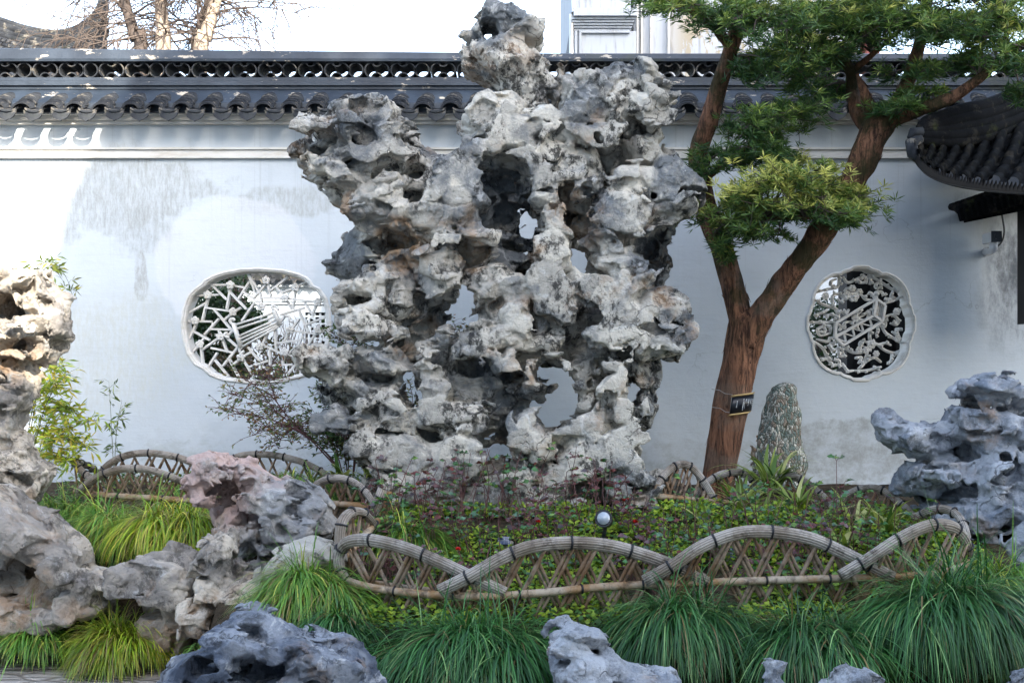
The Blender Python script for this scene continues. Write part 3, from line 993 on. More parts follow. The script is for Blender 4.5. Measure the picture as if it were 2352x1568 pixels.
for a, b in (((720, 800), (1230, 640)), ((740, 850), (1240, 690)), ((750, 950), (1270, 720)), ((760, 990), (1280, 760)), ((780, 1030), (1280, 790)), ((800, 1080), (1290, 810))):
    A, B = lp(a), lp(b); A.y -= 0.035; B.y -= 0.035
    mb.tube([A, (A + B) / 2, B], 0.0095, 6)
for a, b in (((700, 790), (790, 1080)), ((1210, 620), (1290, 800))):
    A, B = lp(a), lp(b); A.y -= 0.033; B.y -= 0.033
    mb.bar(A, B, 0.026, 0.05)
for pts in (((720, 790), (670, 780), (650, 740), (690, 720), (710, 750)), ((640, 960), (590, 940), (590, 910), (620, 905)), ((1210, 620), (1180, 560), (1230, 570), (1270, 610)),
            ((1340, 680), (1400, 700), (1410, 750), (1450, 760)), ((800, 1080), (770, 1120), (800, 1150), (830, 1130))):
    mb.tube([lp(p) - Vector((0, 0.03, 0)) for p in spline(pts, 4) for p in [(p[0], p[1])]], 0.012, 6)
mb.build("zither_carving", M['trim'], win1, True)

win2 = frame_ring(OUT_R, cR).build("lattice_window", M['trim'], wall)
win2["label"] = "round lobed window carved with scrolling foliage round a book case"
YR = YW + 0.085
def rp(p, dy=0):
    q = zr([p])[0]
    return Vector((wx(q[0], YR), YR + dy, wz(q[1], YR)))
mb = MB()
for i, (a, b) in enumerate((((395, 800), (920, 490)), ((385, 985), (890, 700)), ((490, 1090), (1000, 780)), ((395, 800), (385, 985)), ((385, 985), (490, 1090)), ((890, 700), (1000, 780)),
             ((920, 490), (890, 700)), ((920, 490), (1035, 570)), ((1035, 570), (1000, 780)))):
    d = -0.02 - 0.0009 * i
    mb.bar(rp(a, d), rp(b, d), 0.017, 0.05)
for k in range(1, 5):
    t = k / 5
    a = (920 + 115 * t, 490 + 80 * t + 30); b = (890 + 110 * t, 700 + 80 * t)
    mb.bar(rp(a, -0.012), rp(b, -0.012), 0.008, 0.03)
for k in range(9):
    t = (k + 0.5) / 9
    a = (385 + 505 * t, 985 - 285 * t); b = (490 + 510 * t, 1090 - 310 * t)
    s = 35 if k % 2 else -35
    mb.bar(rp((a[0] + s, a[1] - s * 0.56), -0.01), rp((b[0] - s, b[1] + s * 0.56), -0.01), 0.008, 0.03)
mb.build("book_case_carving", M['trim'], win2)
mb = MB()
SCR = [[(60, 790), (200, 790), (390, 790)], [(110, 480), (250, 560), (420, 620), (450, 750)], [(440, 700), (370, 560), (360, 450), (440, 420), (510, 470), (470, 520), (430, 480)],
       [(150, 400), (280, 360), (420, 330), (450, 220), (420, 180)], [(420, 220), (350, 250), (340, 300), (380, 310)], [(500, 190), (560, 270), (650, 240), (720, 200)],
       [(730, 170), (800, 200), (800, 260), (720, 270), (700, 220), (740, 200)], [(830, 160), (860, 240), (850, 300)], [(830, 180), (960, 240), (1100, 330), (1180, 380)],
       [(1000, 260), (930, 300), (940, 340), (1000, 330), (990, 290)], [(1180, 340), (1130, 440), (1140, 490), (1050, 470)], [(1290, 440), (1170, 500), (1040, 540)],
       [(920, 480), (930, 400), (1000, 390), (1040, 440)], [(920, 480), (880, 420), (840, 390)], [(740, 430), (800, 490), (880, 500)], [(600, 500), (560, 430), (540, 360), (600, 330)],
       [(1030, 760), (1060, 800), (1040, 850), (990, 820), (1010, 770)], [(1040, 720), (1150, 690), (1220, 760), (1200, 820), (1120, 800)], [(1150, 690), (1260, 620)],
       [(1000, 840), (1060, 930), (1150, 990), (1240, 1050)], [(1140, 910), (1220, 960), (1200, 880), (1260, 870)], [(860, 880), (850, 980), (870, 1060)], [(870, 880), (940, 840), (960, 900), (930, 950)],
       [(820, 1050), (740, 1040), (720, 1090), (770, 1100)], [(500, 1100), (600, 1170), (720, 1190), (820, 1140)], [(820, 1140), (870, 1050), (960, 1080), (1060, 1060), (1130, 1090)],
       [(960, 1090), (1060, 1160), (1170, 1190), (1240, 1160)], [(1140, 1180), (1130, 1290), (1080, 1320)], [(830, 1160), (770, 1330), (700, 1400)], [(770, 1330), (900, 1250), (1000, 1310)],
       [(700, 1330), (740, 1250), (660, 1250)], [(640, 1420), (800, 1420), (1000, 1370)], [(900, 1360), (960, 1400)], [(490, 1320), (560, 1420), (640, 1420)],
       [(450, 1110), (380, 1150), (330, 1110), (350, 1060), (390, 1090)], [(440, 1140), (450, 1220), (510, 1230), (490, 1170)], [(110, 1030), (240, 1130), (300, 1260), (350, 1330)],
       [(320, 1340), (440, 1340), (450, 1290), (400, 1290)], [(150, 1010), (300, 1040), (330, 980)], [(340, 930), (200, 960), (170, 880), (240, 850), (270, 900), (220, 920)],
       [(340, 920), (330, 840), (250, 830)], [(250, 700), (370, 690), (440, 740), (390, 760)], [(120, 700), (240, 660), (300, 620)], [(200, 1260), (300, 1270)], [(580, 620), (540, 680), (480, 650)],
       [(430, 810), (520, 870), (520, 800), (600, 780)], [(600, 780), (680, 850), (700, 740), (780, 690)], [(780, 690), (840, 640), (820, 740), (750, 760)], [(620, 720), (680, 690), (760, 620)],
       [(450, 900), (480, 860)]]
for i, sp in enumerate(SCR):
    pts = spline(sp, 5)
    n = len(pts)
    mb.tube([rp((p[0], p[1]), -0.002 * (i % 4)) for p in pts], [0.0098 * (0.45 + 0.8 * math.sin(math.pi * min(1, 0.12 + 0.8 * j / n)) ** 0.7) for j in range(n)], 6, squash=1.7)
# leaf and petal lumps along the scrolls
rr = random.Random(3)
for sp in SCR:
    pts = spline(sp, 3)
    for p in pts[1::2]:
        if rr.random() < 0.72:
            a = rr.uniform(0, 6.28); l = rr.uniform(30, 55)
            q = (p[0] + l * math.cos(a), p[1] + l * math.sin(a))
            mb.tube([rp((p[0], p[1]), -0.015), rp(((p[0] + q[0]) / 2 + 8, (p[1] + q[1]) / 2), -0.022), rp(q, -0.012)], [0.008, 0.015, 0.004], 6, squash=1.3)
for c, r in (((630, 460), 0.04), ((610, 350), 0.03), ((700, 400), 0.03), ((860, 1080), 0.035), ((790, 1150), 0.03), ((540, 430), 0.03), ((260, 450), 0.03), ((1200, 1000), 0.03), ((700, 1150), 0.028),
             ((650, 740), 0.03), ((920, 1200), 0.026), ((1190, 650), 0.03)):
    for k in range(6):
        a = k * 1.047
        mb.ring(rp(c, -0.03) + Vector((math.cos(a), 0, math.sin(a))) * r * 0.62, (0, 1, 0), r * 0.2, r * 0.24, 8, 5)
    mb.ring(rp(c, -0.04), (0, 1, 0), r * 0.12, r * 0.2, 8, 5)
mb.build("foliage_carving", M['trim'], win2, True)

# ---- coping: drip tiles, cover tiles, black render, mouldings, openwork, cap
mb = MB()
zt_l = wz(104); zt_r = wz(120)
EA_Y, EA_Z = YW - 0.20, wz(252, YW - 0.2)
# slope slab
sl_ = [(YW - 0.10, wz(236, YW - 0.10)), (YW + 0.04, wz(204, YW + 0.04)), (YW + 0.30, wz(204, YW + 0.04)), (YW + 0.44, wz(236, YW - 0.10)), (YW + 0.44, ZT + 0.001), (YW - 0.10, ZT + 0.001)]
sl_[-1] = (YW - 0.125, wz(260, YW - 0.10)); sl_[-2] = (YW + 0.44, wz(260, YW - 0.10)); sl_[0] = (YW - 0.125, wz(238, YW - 0.10))
n = len(sl_)
mb.add([(x, y, z) for x in (XW0, XW1) for y, z in sl_],
       [tuple(range(n)), tuple(range(2 * n - 1, n - 1, -1))] + [(i, i + n, (i + 1) % n + n, (i + 1) % n) for i in range(n)])
coping = mb.build("coping", M['ridge'], wall)
mb = MB()
for (ya, yb, pr) in ((178, 186, 0.030), (186, 196, 0.048), (197.5, 205, 0.028)):
    y = YW + 0.05 - pr
    mb.box((XW0, y, wz(yb, y)), (XW1, YW + 0.29 + pr, wz(ya, y) - 0.001))
mb.build("moulding", M['ridge'], coping)
mb = MB()
y0 = YW + 0.02
zc0 = wz(141, y0)
def capz(x): return wz(105 + 13 * min(1, max(0, (x + 4.2) / 4.6)), y0)
xs = np.linspace(XW0, XW1, 12)
pr = lambda x: [(y0, zc0), (y0 - 0.004, zc0 + 0.02), (y0 + 0.012, zc0 + 0.021), (y0 + 0.03, capz(x) - 0.012), (y0 + 0.06, capz(x)), (y0 + 0.24, capz(x)), (y0 + 0.28, capz(x) - 0.012), (y0 + 0.30, zc0)]
vs = [(x, y, z) for x in xs for y, z in pr(x)]
fs = []
for i in range(len(xs) - 1):
    for k in range(8):
        fs.append((i * 8 + k, i * 8 + (k + 1) % 8, (i + 1) * 8 + (k + 1) % 8, (i + 1) * 8 + k))
mb.add(vs, [f[::-1] for f in fs] + [tuple(range(8)), tuple((len(xs) - 1) * 8 + k for k in range(7, -1, -1))])
mb.build("ridge_cap", M['ridge'], coping)
# openwork of curved tiles between mouldings and cap: ring, then two units of facing arcs
mb = MB()
zo0, zo1 = wz(178, YW + 0.03), zc0
rO = (zo1 - zo0) / 2
zm = (zo0 + zo1) / 2
def arc(c, r, a0, a1, y0, y1, t=0.009, n=10):
    vs = []; fs = []
    for i in range(n + 1):
        a = a0 + (a1 - a0) * i / n
        for rr_ in (r, r - t):
            for y in (y0, y1):
                vs.append((c[0] + rr_ * math.cos(a), y, c[1] + rr_ * math.sin(a)))
    for i in range(n):
        o = i * 4; p = o + 4
        fs += [(o, o + 1, p + 1, p), (o + 3, o + 2, p + 2, p + 3), (o + 2, o, p, p + 2), (o + 1, o + 3, p + 3, p + 1)]
    fs += [(0, 2, 3, 1), (n * 4, n * 4 + 1, n * 4 + 3, n * 4 + 2)]
    mb.add(vs, fs)
x = XW0 + 0.05
ya, yb = YW + 0.045, YW + 0.27
PI = math.pi
k = 0
while x < XW1:
    if k % 3 == 0:
        arc((x + rO * 0.72, zm), rO * 0.98, 0, 2 * PI, ya, yb, n=18); x += rO * 1.75
    else:
        u = rO
        arc((x + u, zm), u * 0.98, PI * 0.36, PI * 1.62, ya, yb)          # ( opening to the right
        arc((x + 2.3 * u, zm), u * 0.98, -PI * 0.62, PI * 0.64, ya, yb)   # ) opening to the left
        arc((x + 1.65 * u, zo0 + 0.0), u * 0.75, 0.0, PI, ya + 0.004, yb - 0.004)
        arc((x + 1.65 * u, zo1 + u * 0.18), u * 0.75, PI * 1.08, PI * 1.92, ya + 0.004, yb - 0.004)
        x += rO * 3.35
    k += 1
mb.build("openwork", M['tile'], coping)
mb = MB()
for x in np.arange(XW0 + 0.4, XW1, 1.6):
    pass
# one eave unit: cover-tile stack and drip-tile stack (0.2 m module)
MOD = 61.7 / F * 8.15
rr = random.Random(11)
def eave_unit(seed):
    r_ = random.Random(seed)
    a = MB()
    for j in range(5):
        yj = YW - 0.215 + 0.034 * j; zj = EA_Z + 0.002 + 0.027 * j
        R_ = 0.070 - 0.003 * j + r_.uniform(-0.003, 0.003); n = 9
        dx = 0.006 * j + r_.uniform(-0.006, 0.006)
        vs = []; fs = []
        for y, zo in ((yj, 0), (yj + 0.075, 0.030)):
            for rad in (R_, R_ - 0.015):
                for i in range(n + 1):
                    t = PI * 0.06 + PI * 0.88 * i / n
                    vs.append((dx + rad * math.cos(t) * 1.12, y, zj + zo + rad * math.sin(t) * 0.86 - 0.008))
        m = n + 1
        for i in range(n):
            fs += [(i, i + 1, m + i + 1, m + i), (i, 2 * m + i, 2 * m + i + 1, i + 1), (m + i, m + i + 1, 3 * m + i + 1, 3 * m + i), (2 * m + i, 3 * m + i, 3 * m + i + 1, 2 * m + i + 1)]
        fs += [(0, m, 3 * m, 2 * m), (n, 2 * m + n, 3 * m + n, m + n)]
        a.add(vs, fs)
    return a
def drip_unit(seed):
    r_ = random.Random(seed)
    a = MB()
    # shield-shaped drip plate
    pts = [(-0.073, 0.012), (-0.070, -0.020), (-0.056, -0.044), (-0.034, -0.060), (-0.012, -0.068), (0, -0.078), (0.012, -0.068), (0.034, -0.060), (0.056, -0.044), (0.070, -0.020), (0.073, 0.012)]
    top = [(0.045, -0.010), (0.0, -0.022), (-0.045, -0.010)]
    lo = pts + top
    n = len(lo)
    yv = YW - 0.245
    vs = [(x, yv + 0.12 * (z + 0.02), EA_Z - 0.02 + z) for x, z in lo] + [(x, yv + 0.014 + 0.12 * (z + 0.02), EA_Z - 0.02 + z) for x, z in lo]
    a.add(vs, [tuple(range(n))[::-1], tuple(range(n, 2 * n))] + [(i, (i + 1) % n, (i + 1) % n + n, i + n) for i in range(n)])
    for j in range(4):
        yj = YW - 0.238 + 0.03 * j; zj = EA_Z - 0.008 + 0.012 * j
        R_ = 0.072; nn = 8; vs = []; fs = []
        dx = r_.uniform(-0.006, 0.006)
        for y, zo in ((yj, 0), (yj + 0.07, 0.026)):
            for dz in (0, 0.013):
                for i in range(nn + 1):
                    t = PI + PI * (0.1 + 0.8 * i / nn)
                    vs.append((dx + R_ * math.cos(t), y, zj + zo + dz + R_ * 0.42 * (math.sin(t) + 0.4)))
        m = nn + 1
        for i in range(nn):
            fs += [(i, i + 1, m + i + 1, m + i)[::-1], (i, 2 * m + i, 2 * m + i + 1, i + 1), (m + i, m + i + 1, 3 * m + i + 1, 3 * m + i), (2 * m + i, 3 * m + i, 3 * m + i + 1, 2 * m + i + 1)[::-1]]
        a.add(vs, fs)
    return a
cov = [eave_unit(s).mesh("cover_tile") for s in range(5)]
dri = [drip_unit(s).mesh("drip_tile") for s in range(5)]
for me in cov + dri: me.materials.append(M['tile'])
x = wx(13, 8.15) - MOD * 4
i = 0
while x < XW1 and i < 62:
    o = bpy.data.objects.new("drip_tile", dri[rr.randrange(5)]); COL.objects.link(o); o.parent = coping
    o.location = (x + rr.uniform(-0.008, 0.008), rr.uniform(-0.006, 0.006), rr.uniform(-0.004, 0.004)); o.rotation_euler = (0, rr.uniform(-0.03, 0.03), 0)
    o.rotation_euler = (0, 0, 0)
    o = bpy.data.objects.new("cover_tile", cov[rr.randrange(5)]); COL.objects.link(o); o.parent = coping
    o.location = (x + MOD / 2 + rr.uniform(-0.01, 0.01), rr.uniform(-0.008, 0.008), rr.uniform(-0.005, 0.005))
    x += MOD; i += 1
# soffit under the tiles

# ------------------------------------------------------------------ added light blocker behind the photographer (it shades the court)
blocker = thing("light_blocker", "tall unseen panel added behind the photographer to shade the court", "blocker", (9, -7, 0))
mb = MB()
prof = [(-15, 0), (16, 0), (16, 18), (8, 18), (7.4, 15.2), (6.2, 13.6), (5.2, 12.7), (4.45, 12.2), (4.1, 11.9), (3.85, 11.4), (3.62, 11.0), (3.48, 10.5), (3.40, 9.6), (3.34, 8.5), (3.2, 8.2), (2.3, 8.0), (0.5, 7.8), (-3.5, 7.7), (-6, 7.4), (-15, 7.4)]
# holes cut in the added panel to throw a few sun flecks
_rh = random.Random(6)
fleck_holes = []
for (hx, hz, hr) in ((5.66, 12.05, 0.10), (5.90, 12.0, 0.11), (6.18, 12.06, 0.05), (6.46, 12.0, 0.09), (6.40, 11.66, 0.09), (6.68, 11.60, 0.13), (6.95, 11.72, 0.07), (5.42, 12.06, 0.045), (6.12, 11.70, 0.05)):
    fleck_holes.append([(hx + hr * _rh.uniform(0.6, 1.3) * 1.25 * math.cos(k * 0.7), hz + hr * _rh.uniform(0.6, 1.3) * 0.8 * math.sin(k * 0.7)) for k in range(9)])
plate(mb, prof, fleck_holes, -5.10, -5.0)
mb.build("wall", M['farwall'], blocker)  # unseen added panel, outline shaped to the edge of the shade
mb = MB()
mb.tube([(16, -5.2, 18.1), (8, -5.2, 18.1)], 0.3, 8)
mb.build("blocker_rim", M['tile'], blocker)

# ------------------------------------------------------------------ behind the wall
# far courtyard wall seen through the left window
YF = 21.0
far = thing("far_wall", "distant white courtyard wall with a tiled coping seen through the left lattice window", "garden wall", (-5, YF, 0.4))
mb = MB()
hole = [(wx(701, YF), wz(717, YF)), (wx(751, YF), wz(717, YF)), (wx(751, YF), wz(818, YF)), (wx(701, YF), wz(818, YF))]
plate(mb, [(-9, 0.4), (0, 0.4), (0, wz(628, YF)), (-9, wz(628, YF))], [hole[::-1]], YF, YF + 0.3)
mb.build("wall_body", M['farwall'], far)
mb = MB()
for (a, b, pr) in ((655, 660, 0.08), (691, 693, 0.05), (696, 699, 0.05)):
    mb.box((-9, YF - pr, wz(b, YF)), (0, YF + 0.01, wz(a, YF)))
mb.build("string_course", M['farwall'], far)
mb = MB()
mb.box((-9, YF - 0.25, wz(641, YF)), (0, YF + 0.5, wz(622, YF)))
mb.box((-9, YF + 0.0, wz(622, YF)), (0, YF + 0.3, wz(600, YF)))
cop = mb.build("coping", M['tile'], far)
mb = MB(); mb2 = MB()
x = -9
while x < 0:
    mb.tube([(x, YF - 0.32, wz(640, YF)), (x, YF + 0.1, wz(628, YF))], 0.07, 8)
    mb2.add([(x + 0.03, YF - 0.33, wz(643, YF)), (x + 0.17, YF - 0.33, wz(643, YF)), (x + 0.10, YF - 0.34, wz(655, YF)), (x + 0.03, YF - 0.30, wz(643, YF)), (x + 0.17, YF - 0.30, wz(643, YF)), (x + 0.10, YF - 0.31, wz(655, YF))],
            [(0, 2, 1), (3, 4, 5), (0, 1, 4, 3), (1, 2, 5, 4), (2, 0, 3, 5)])
    x += 0.2
mb.build("cover_tiles", M['tile'], cop); mb2.build("drip_tiles", M['tile'], cop)
mb = MB()
for t in range(4):
    xx = wx(706 + 13 * t, YF)
    mb.box((xx, YF + 0.05, wz(818, YF)), (xx + 0.035, YF + 0.12, wz(717, YF)))
for t in range(6):
    zz = wz(728 + 17 * t, YF)
    mb.box((wx(701, YF), YF + 0.06, zz), (wx(751, YF), YF + 0.11, zz + 0.035))
for t in range(4):
    mb.ring((wx(712 + 9 * t, YF), YF + 0.07, wz(740 + 17 * t, YF)), (0, 1, 0), 0.09, 0.02, 10, 5)
mb.box((wx(699, YF), YF + 0.29, wz(820, YF)), (wx(753, YF), YF + 0.35, wz(715, YF)))
fw = mb.build("lattice_window", M['farwall'], far)
mb = MB()
mb.box((wx(699, YF), YF + 0.22, wz(820, YF)), (wx(753, YF), YF + 0.27, wz(715, YF)))
mb.build("dark_backing", M['darkwood'], fw)

# dark timber gallery behind the round window
gal = thing("timber_gallery", "dark timber gallery seen through the round carved window", "gallery", (3.2, 10.2, 0.4))
mb = MB()
mb.box((wx(1937, 9.6), 9.6, 0.4), (wx(2440, 9.6), 9.75, 3.1))
mb.build("wall", M['darkwood'], gal)
mb = MB()
mb.box((wx(1937, 9.6) - 0.02, 8.85, 3.1), (wx(2440, 9.6), 9.9, 3.25))
mb.build("roof", M['tile'], gal)
mb = MB()
for px in (1945, 2000, 2060, 2120):
    mb.box((wx(px, 9.5), 9.5, 0.4), (wx(px, 9.5) + 0.05, 9.597, 3.05))
mb.build("post", M['darkwood'], gal)
sh = thing("side_wall", "pale wall end beside the dark gallery seen through the round window", "wall", (wx(1880, 12), 12, 0.4))
mb = MB()
mb.box((wx(1760, 12), 12, 0.4), (wx(2010, 12), 12.3, 3.3))
mb.build("wall_body", M['farwall'], sh)

# white house with cornices, top right
YT = 12.5
def m_oldhouse():
    g = G("peeling_limewash", 0.9, 0.15)
    n = g.noise(1.3, 8, 0.72, g.vec((1.6, 1.6, 0.8)))
    x = g.xyz()[0]
    col = g.mix(g.ramp(g.noise(2.2, 6, 0.7, g.vec((8, 8, 0.6))), 0.5, 0.75), (0.40, 0.42, 0.45), (0.20, 0.20, 0.20))
    k = g.math('MULTIPLY', g.ramp(n, 0.50, 0.53), g.ramp(x, wx(1520, YT), wx(1600, YT)))
    col = g.mix(k, col, (0.33, 0.285, 0.21))
    return g.done(col, g.bump(n, 0.4, 0.02))
M['oldhouse'] = m_oldhouse()
house = thing("white_house", "tall white rendered house with a stepped cornice rising behind the wall", "house", (wx(1500, YT), YT, 0.4))
mb = MB()
mb.box((wx(1462, YT), YT + 0.3, 0.4), (wx(1990, YT), YT + 4, 9.5))
mb.build("wall", M['oldhouse'], house)
mb = MB()
mb.box((wx(1318, YT), YT, 0.4), (wx(1462, YT) - 0.003, YT + 3.8, wz(72, YT)))
mb.box((wx(1321, YT), YT + 0.05, wz(30, YT)), (wx(1450, YT), YT + 3.8, 9.2))
for i in range(5):
    a = 72 - i * 5
    mb.box((wx(1316 - i * 1.0, YT), YT - 0.02 - 0.025 * i, wz(a, YT)), (wx(1448 + i * 2.2, YT), YT + 3.8, wz(a - 4.6, YT)))
mb.box((wx(1316, YT), YT - 0.17, wz(47, YT)), (wx(1460, YT), YT + 3.8, wz(30, YT)))
for px in (1320, 1330):
    mb.box((wx(px, YT), YT - 0.045, 2), (wx(px + 5, YT), YT - 0.003, wz(74, YT)))
mb.box((wx(1330, YT), YT - 0.04, wz(78, YT)), (wx(1446, YT), YT - 0.003, wz(73, YT)))
mb.build("gable_wall", M['oldhouse'], house)
mb = MB()
for px in (1468, 1478, 1500, 1541):
    mb.box((wx(px, YT), YT + 0.24, 0.5), (wx(px + 4, YT), YT + 0.297, 9.4))
mb.build("pilaster", M['trim'], house)
mb = MB()
mb.tube([(wx(1316, YT), YT - 0.1, 9), (wx(1316, YT), YT - 0.1, wz(10, YT)), (wx(1318, YT), YT - 0.1, wz(34, YT)), (wx(1312, YT), YT - 0.06, wz(37, YT)), (wx(1312, YT), YT - 0.06, 3)], 0.025, 8)
mb.build("downpipe", M['steel'], house)
mb = MB()
mb.box((wx(2000, YT), YT + 0.2, wz(150, YT)), (wx(2014, YT), YT + 0.4, 9))
mb.box((wx(2025, YT), YT + 0.2, wz(150, YT)), (wx(2034, YT), YT + 0.4, 9))
mb.build("red_post", M['redbrown'], house)

# pavilion with a swooping ridge, top left
YV = 14.0
pv = thing("swept_roof_pavilion", "grey tiled roof with a deeply curving ridge behind the wall at far left", "pavilion", (wx(60, YV), YV, 0.4))
rid = spline([(-160, -10), (-80, 20), (0, 47), (60, 66), (120, 76), (165, 70), (205, 48), (230, 18), (243, -12), (250, -50)], 6)
mb = MB()
for (o, r) in ((0, 0.045), (10, 0.06), (21, 0.05), (31, 0.06)):
    mb.tube([P(p[0] - o * 0.35, p[1] + o, YV - 0.002 * o) for p in rid], r, 8)
mb.build("ridge", m_rooftile("weathered_ridge_tile", 0.2), pv, True)
mb = MB()
vs = []; fs = []
lo = [(p[0] * 0.9 - 20, max(p[1] + 33, 60)) for p in rid]
m = len(rid)
for s in range(5):
    t = s / 4
    for p, q in zip(rid, lo):
        vs.append(P(p[0] - 12, p[1] + 33 + t * max(0, 150 - p[1]), YV - 0.2 - 1.2 * t))
for s in range(4):
    for i in range(m - 1):
        fs.append((s * m + i, s * m + i + 1, (s + 1) * m + i + 1, (s + 1) * m + i))
mb.add(vs, fs)
for i in range(0, m - 1):
    for t in (0.1, 0.2, 0.3, 0.42, 0.55):
        p = rid[i]
        mb.tube([P(p[0] - 14 + R.uniform(-3, 3), p[1] + 33 + t * max(0, 150 - p[1]), YV - 0.26 - 1.2 * t), P(p[0] - 4 + R.uniform(-3, 3), p[1] + 35 + t * max(0, 150 - p[1]), YV - 0.27 - 1.2 * t)], 0.045, 6)
mb.build("roof_slope", M['tile'], pv)
mb = MB()
mb.box((wx(-300, YV + 0.4), YV + 0.4, 0.4), (wx(190, YV + 0.4), YV + 0.6, wz(110, YV)))
mb.build("wall", M['farwall'], pv)

# bare trees behind the wall
def bare_tree(label, path, rad, seed, pale, n=26, Y=12.5):
    r_ = random.Random(seed)
    t = thing("bare_tree", label, "tree", P(path[0][0], 1110, Y) * 1.0, "bare trees behind the wall")
    mb = MB()
    pts = spline([(P(x, y, Y).x, Y, P(x, y, Y).z) for x, y in path], 5)
    nn = len(pts)
    mb.tube(pts, [rad * (1 - 0.55 * i / nn) for i in range(nn)], 9)
    mb.build("trunk", pale, t, True)
    mb = MB()
    def twig(p, d, l, r, lev):
        q = [Vector(p)]; d = Vector(d)
        k = 7
        for i in range(k):
            d = (d + Vector((r_.uniform(-1, 1), r_.uniform(-0.6, 0.6), r_.uniform(-1, 0.7))) * 0.20 + Vector((0, 0, -0.035 * lev))).normalized()
            q.append(q[-1] + d * l / k)
            if lev < 3 and r_.random() < 0.62 and i > 0:
                s = Vector((d.z, 0, -d.x)) * r_.choice((-1, 1))
                twig(q[-1], (d * 0.6 + s * r_.uniform(0.4, 1.0) + Vector((0, r_.uniform(-.4, .4), 0))).normalized(), l * r_.uniform(0.35, 0.6), r * 0.6, lev + 1)
        mb.tube(q, [r * (1 - 0.7 * i / k) for i in range(k + 1)], 5, cap=False)
        for i in range(2, k + 1):
            if r_.random() < 0.4:
                mb.ring(q[i], d, 0.003, 0.006, 4, 3)
    for i in range(n):
        j = r_.randrange(int(nn * 0.30), nn)
        twig(pts[j], Vector((r_.uniform(-1, 1), r_.uniform(-0.6, 0.6), r_.uniform(-0.25, 0.8))).normalized(), r_.uniform(0.5, 1.25), r_.uniform(0.008, 0.016), 1)
    mb.build("branches", M['twig'], t)
bare_tree("grey bare tree trunk beside the swept ridge, leftmost of three", [(345, 700), (325, 130), (312, 90), (298, 45), (288, 5), (280, -60), (270, -160)], 0.085, 1, M['twig'])
bare_tree("pale bare tree trunk standing upright, middle of three", [(385, 700), (375, 130), (376, 80), (370, 30), (366, -30), (360, -150)], 0.10, 2, M['palebark'])
bare_tree("pale forked bare tree leaning right with drooping twigs", [(430, 700), (460, 130), (472, 90), (484, 40), (500, -10), (520, -70), (540, -160)], 0.095, 3, M['palebark'], 40)
bare_tree("thin dark bare stem just left of the leaning pale tree", [(440, 700), (447, 130), (452, 85), (462, 40), (480, 5), (492, -30)], 0.05, 4, M['twig'], 14, 12.9)

# ------------------------------------------------------------------ pavilion eave, right
pav = thing("corner_pavilion", "black tiled pavilion roof with an upturned eave corner at the right edge", "pavilion", P(2500, 1110, 7.2))
E = spline([(2098, 335, 6.55), (2112, 372, 6.5), (2150, 397, 6.5), (2210, 414, 6.5), (2290, 424, 6.5), (2400, 430, 6.5), (2620, 434, 6.5)], 12)
Rg = spline([(2096, 318, 6.6), (2112, 322, 6.62), (2160, 326, 6.7), (2225, 322, 6.85), (2300, 300, 7.05), (2410, 245, 7.4), (2600, 120, 8.0)], 12)
NT, NS = 300, 40
def samp(c, t):
    k = min(len(c) - 1.001, t * (len(c) - 1)); i = int(k)
    return c[i] + (c[i + 1] - c[i]) * (k - i)
vs = np.zeros((NT + 1, NS + 1, 3))
for i in range(NT + 1):
    t = i / NT
    e = P(*samp(E, t)); g_ = P(*samp(Rg, min(1, t + 0.10 * min(1, t * 6))))
    for j in range(NS + 1):
        s = j / NS
        p = e.lerp(g_, s)
        p.z -= 0.05 * math.sin(PI * s)
        ph = (t * 13) % 1.0
        prof = 0.045 * math.sqrt(max(0, 1 - ((ph - 0.5) / 0.33) ** 2)) if abs(ph - 0.5) < 0.33 else -0.006
        saw = (s * 6 + 0.23 * math.sin(31 * int(t * 13))) % 1.0
        nrm = Vector((-0.25, -0.75, 0.6))
        p += nrm * (prof + 0.030 * (1 - saw))
        vs[i, j] = p
ii = np.arange((NT + 1) * (NS + 1)).reshape(NT + 1, NS + 1)
Q = np.stack([ii[:-1, :-1], ii[1:, :-1], ii[1:, 1:], ii[:-1, 1:]], -1).reshape(-1, 4)
link("tile_slope", npmesh("tile_slope", vs, Q), M['tile_shaded'], pav)
mb = MB()
for (o, r, sh_) in ((0, 0.045, 0), (16, 0.05, 6), (34, 0.05, 14), (52, 0.055, 20), (70, 0.05, 26)):
    pts = []
    rads = []
    for i in range(0, 61):
        t = i / 60
        q = samp(Rg, t)
        f_ = 0.35 + 0.65 * min(1, t * 2.2)
        pts.append(P(q[0] + sh_ * (1 - f_) + (4 if o else 0), q[1] - o * f_, q[2] - 0.02 + 0.0006 * o)); rads.append(r * (0.62 + 0.38 * min(1, t * 2)))
    mb.tube(pts, rads, 10)
mb.build("hip_ridge", M['tile_shaded'], pav, True)
mb = MB()
for i in range(60):
    t = 0.015 + i / 61
    e = P(*samp(E, t)); e2 = P(*samp(E, min(1, t + 0.008)))
    mb.tube([e + Vector((0, 0.0, -0.03)), (e + e2) / 2 + Vector((0, -0.012, 0.012)), e2 + Vector((0, 0, -0.03))], 0.012, 5)
pp = []
for i in range(81):
    e = P(*samp(E, i / 80))
    pp.append(e)
vs = []; fs = []
for e in pp:
    vs += [e + Vector((0, 0, 0.0)), e + Vector((0.0, -0.006, -0.04)), e + Vector((0.02, 0.03, -0.045)), Vector((max(e.x + 0.1, 3.2), 8.35, e.z + 0.46))]
for i in range(80):
    for k in range(3):
        fs.append((i * 4 + k, i * 4 + k + 1, i * 4 + 5 + k, i * 4 + 4 + k))
mb.add(vs, fs)
mb.build("eave_board", M['darkwood'], pav)
mb = MB()
tip = P(2098, 330, 6.55)
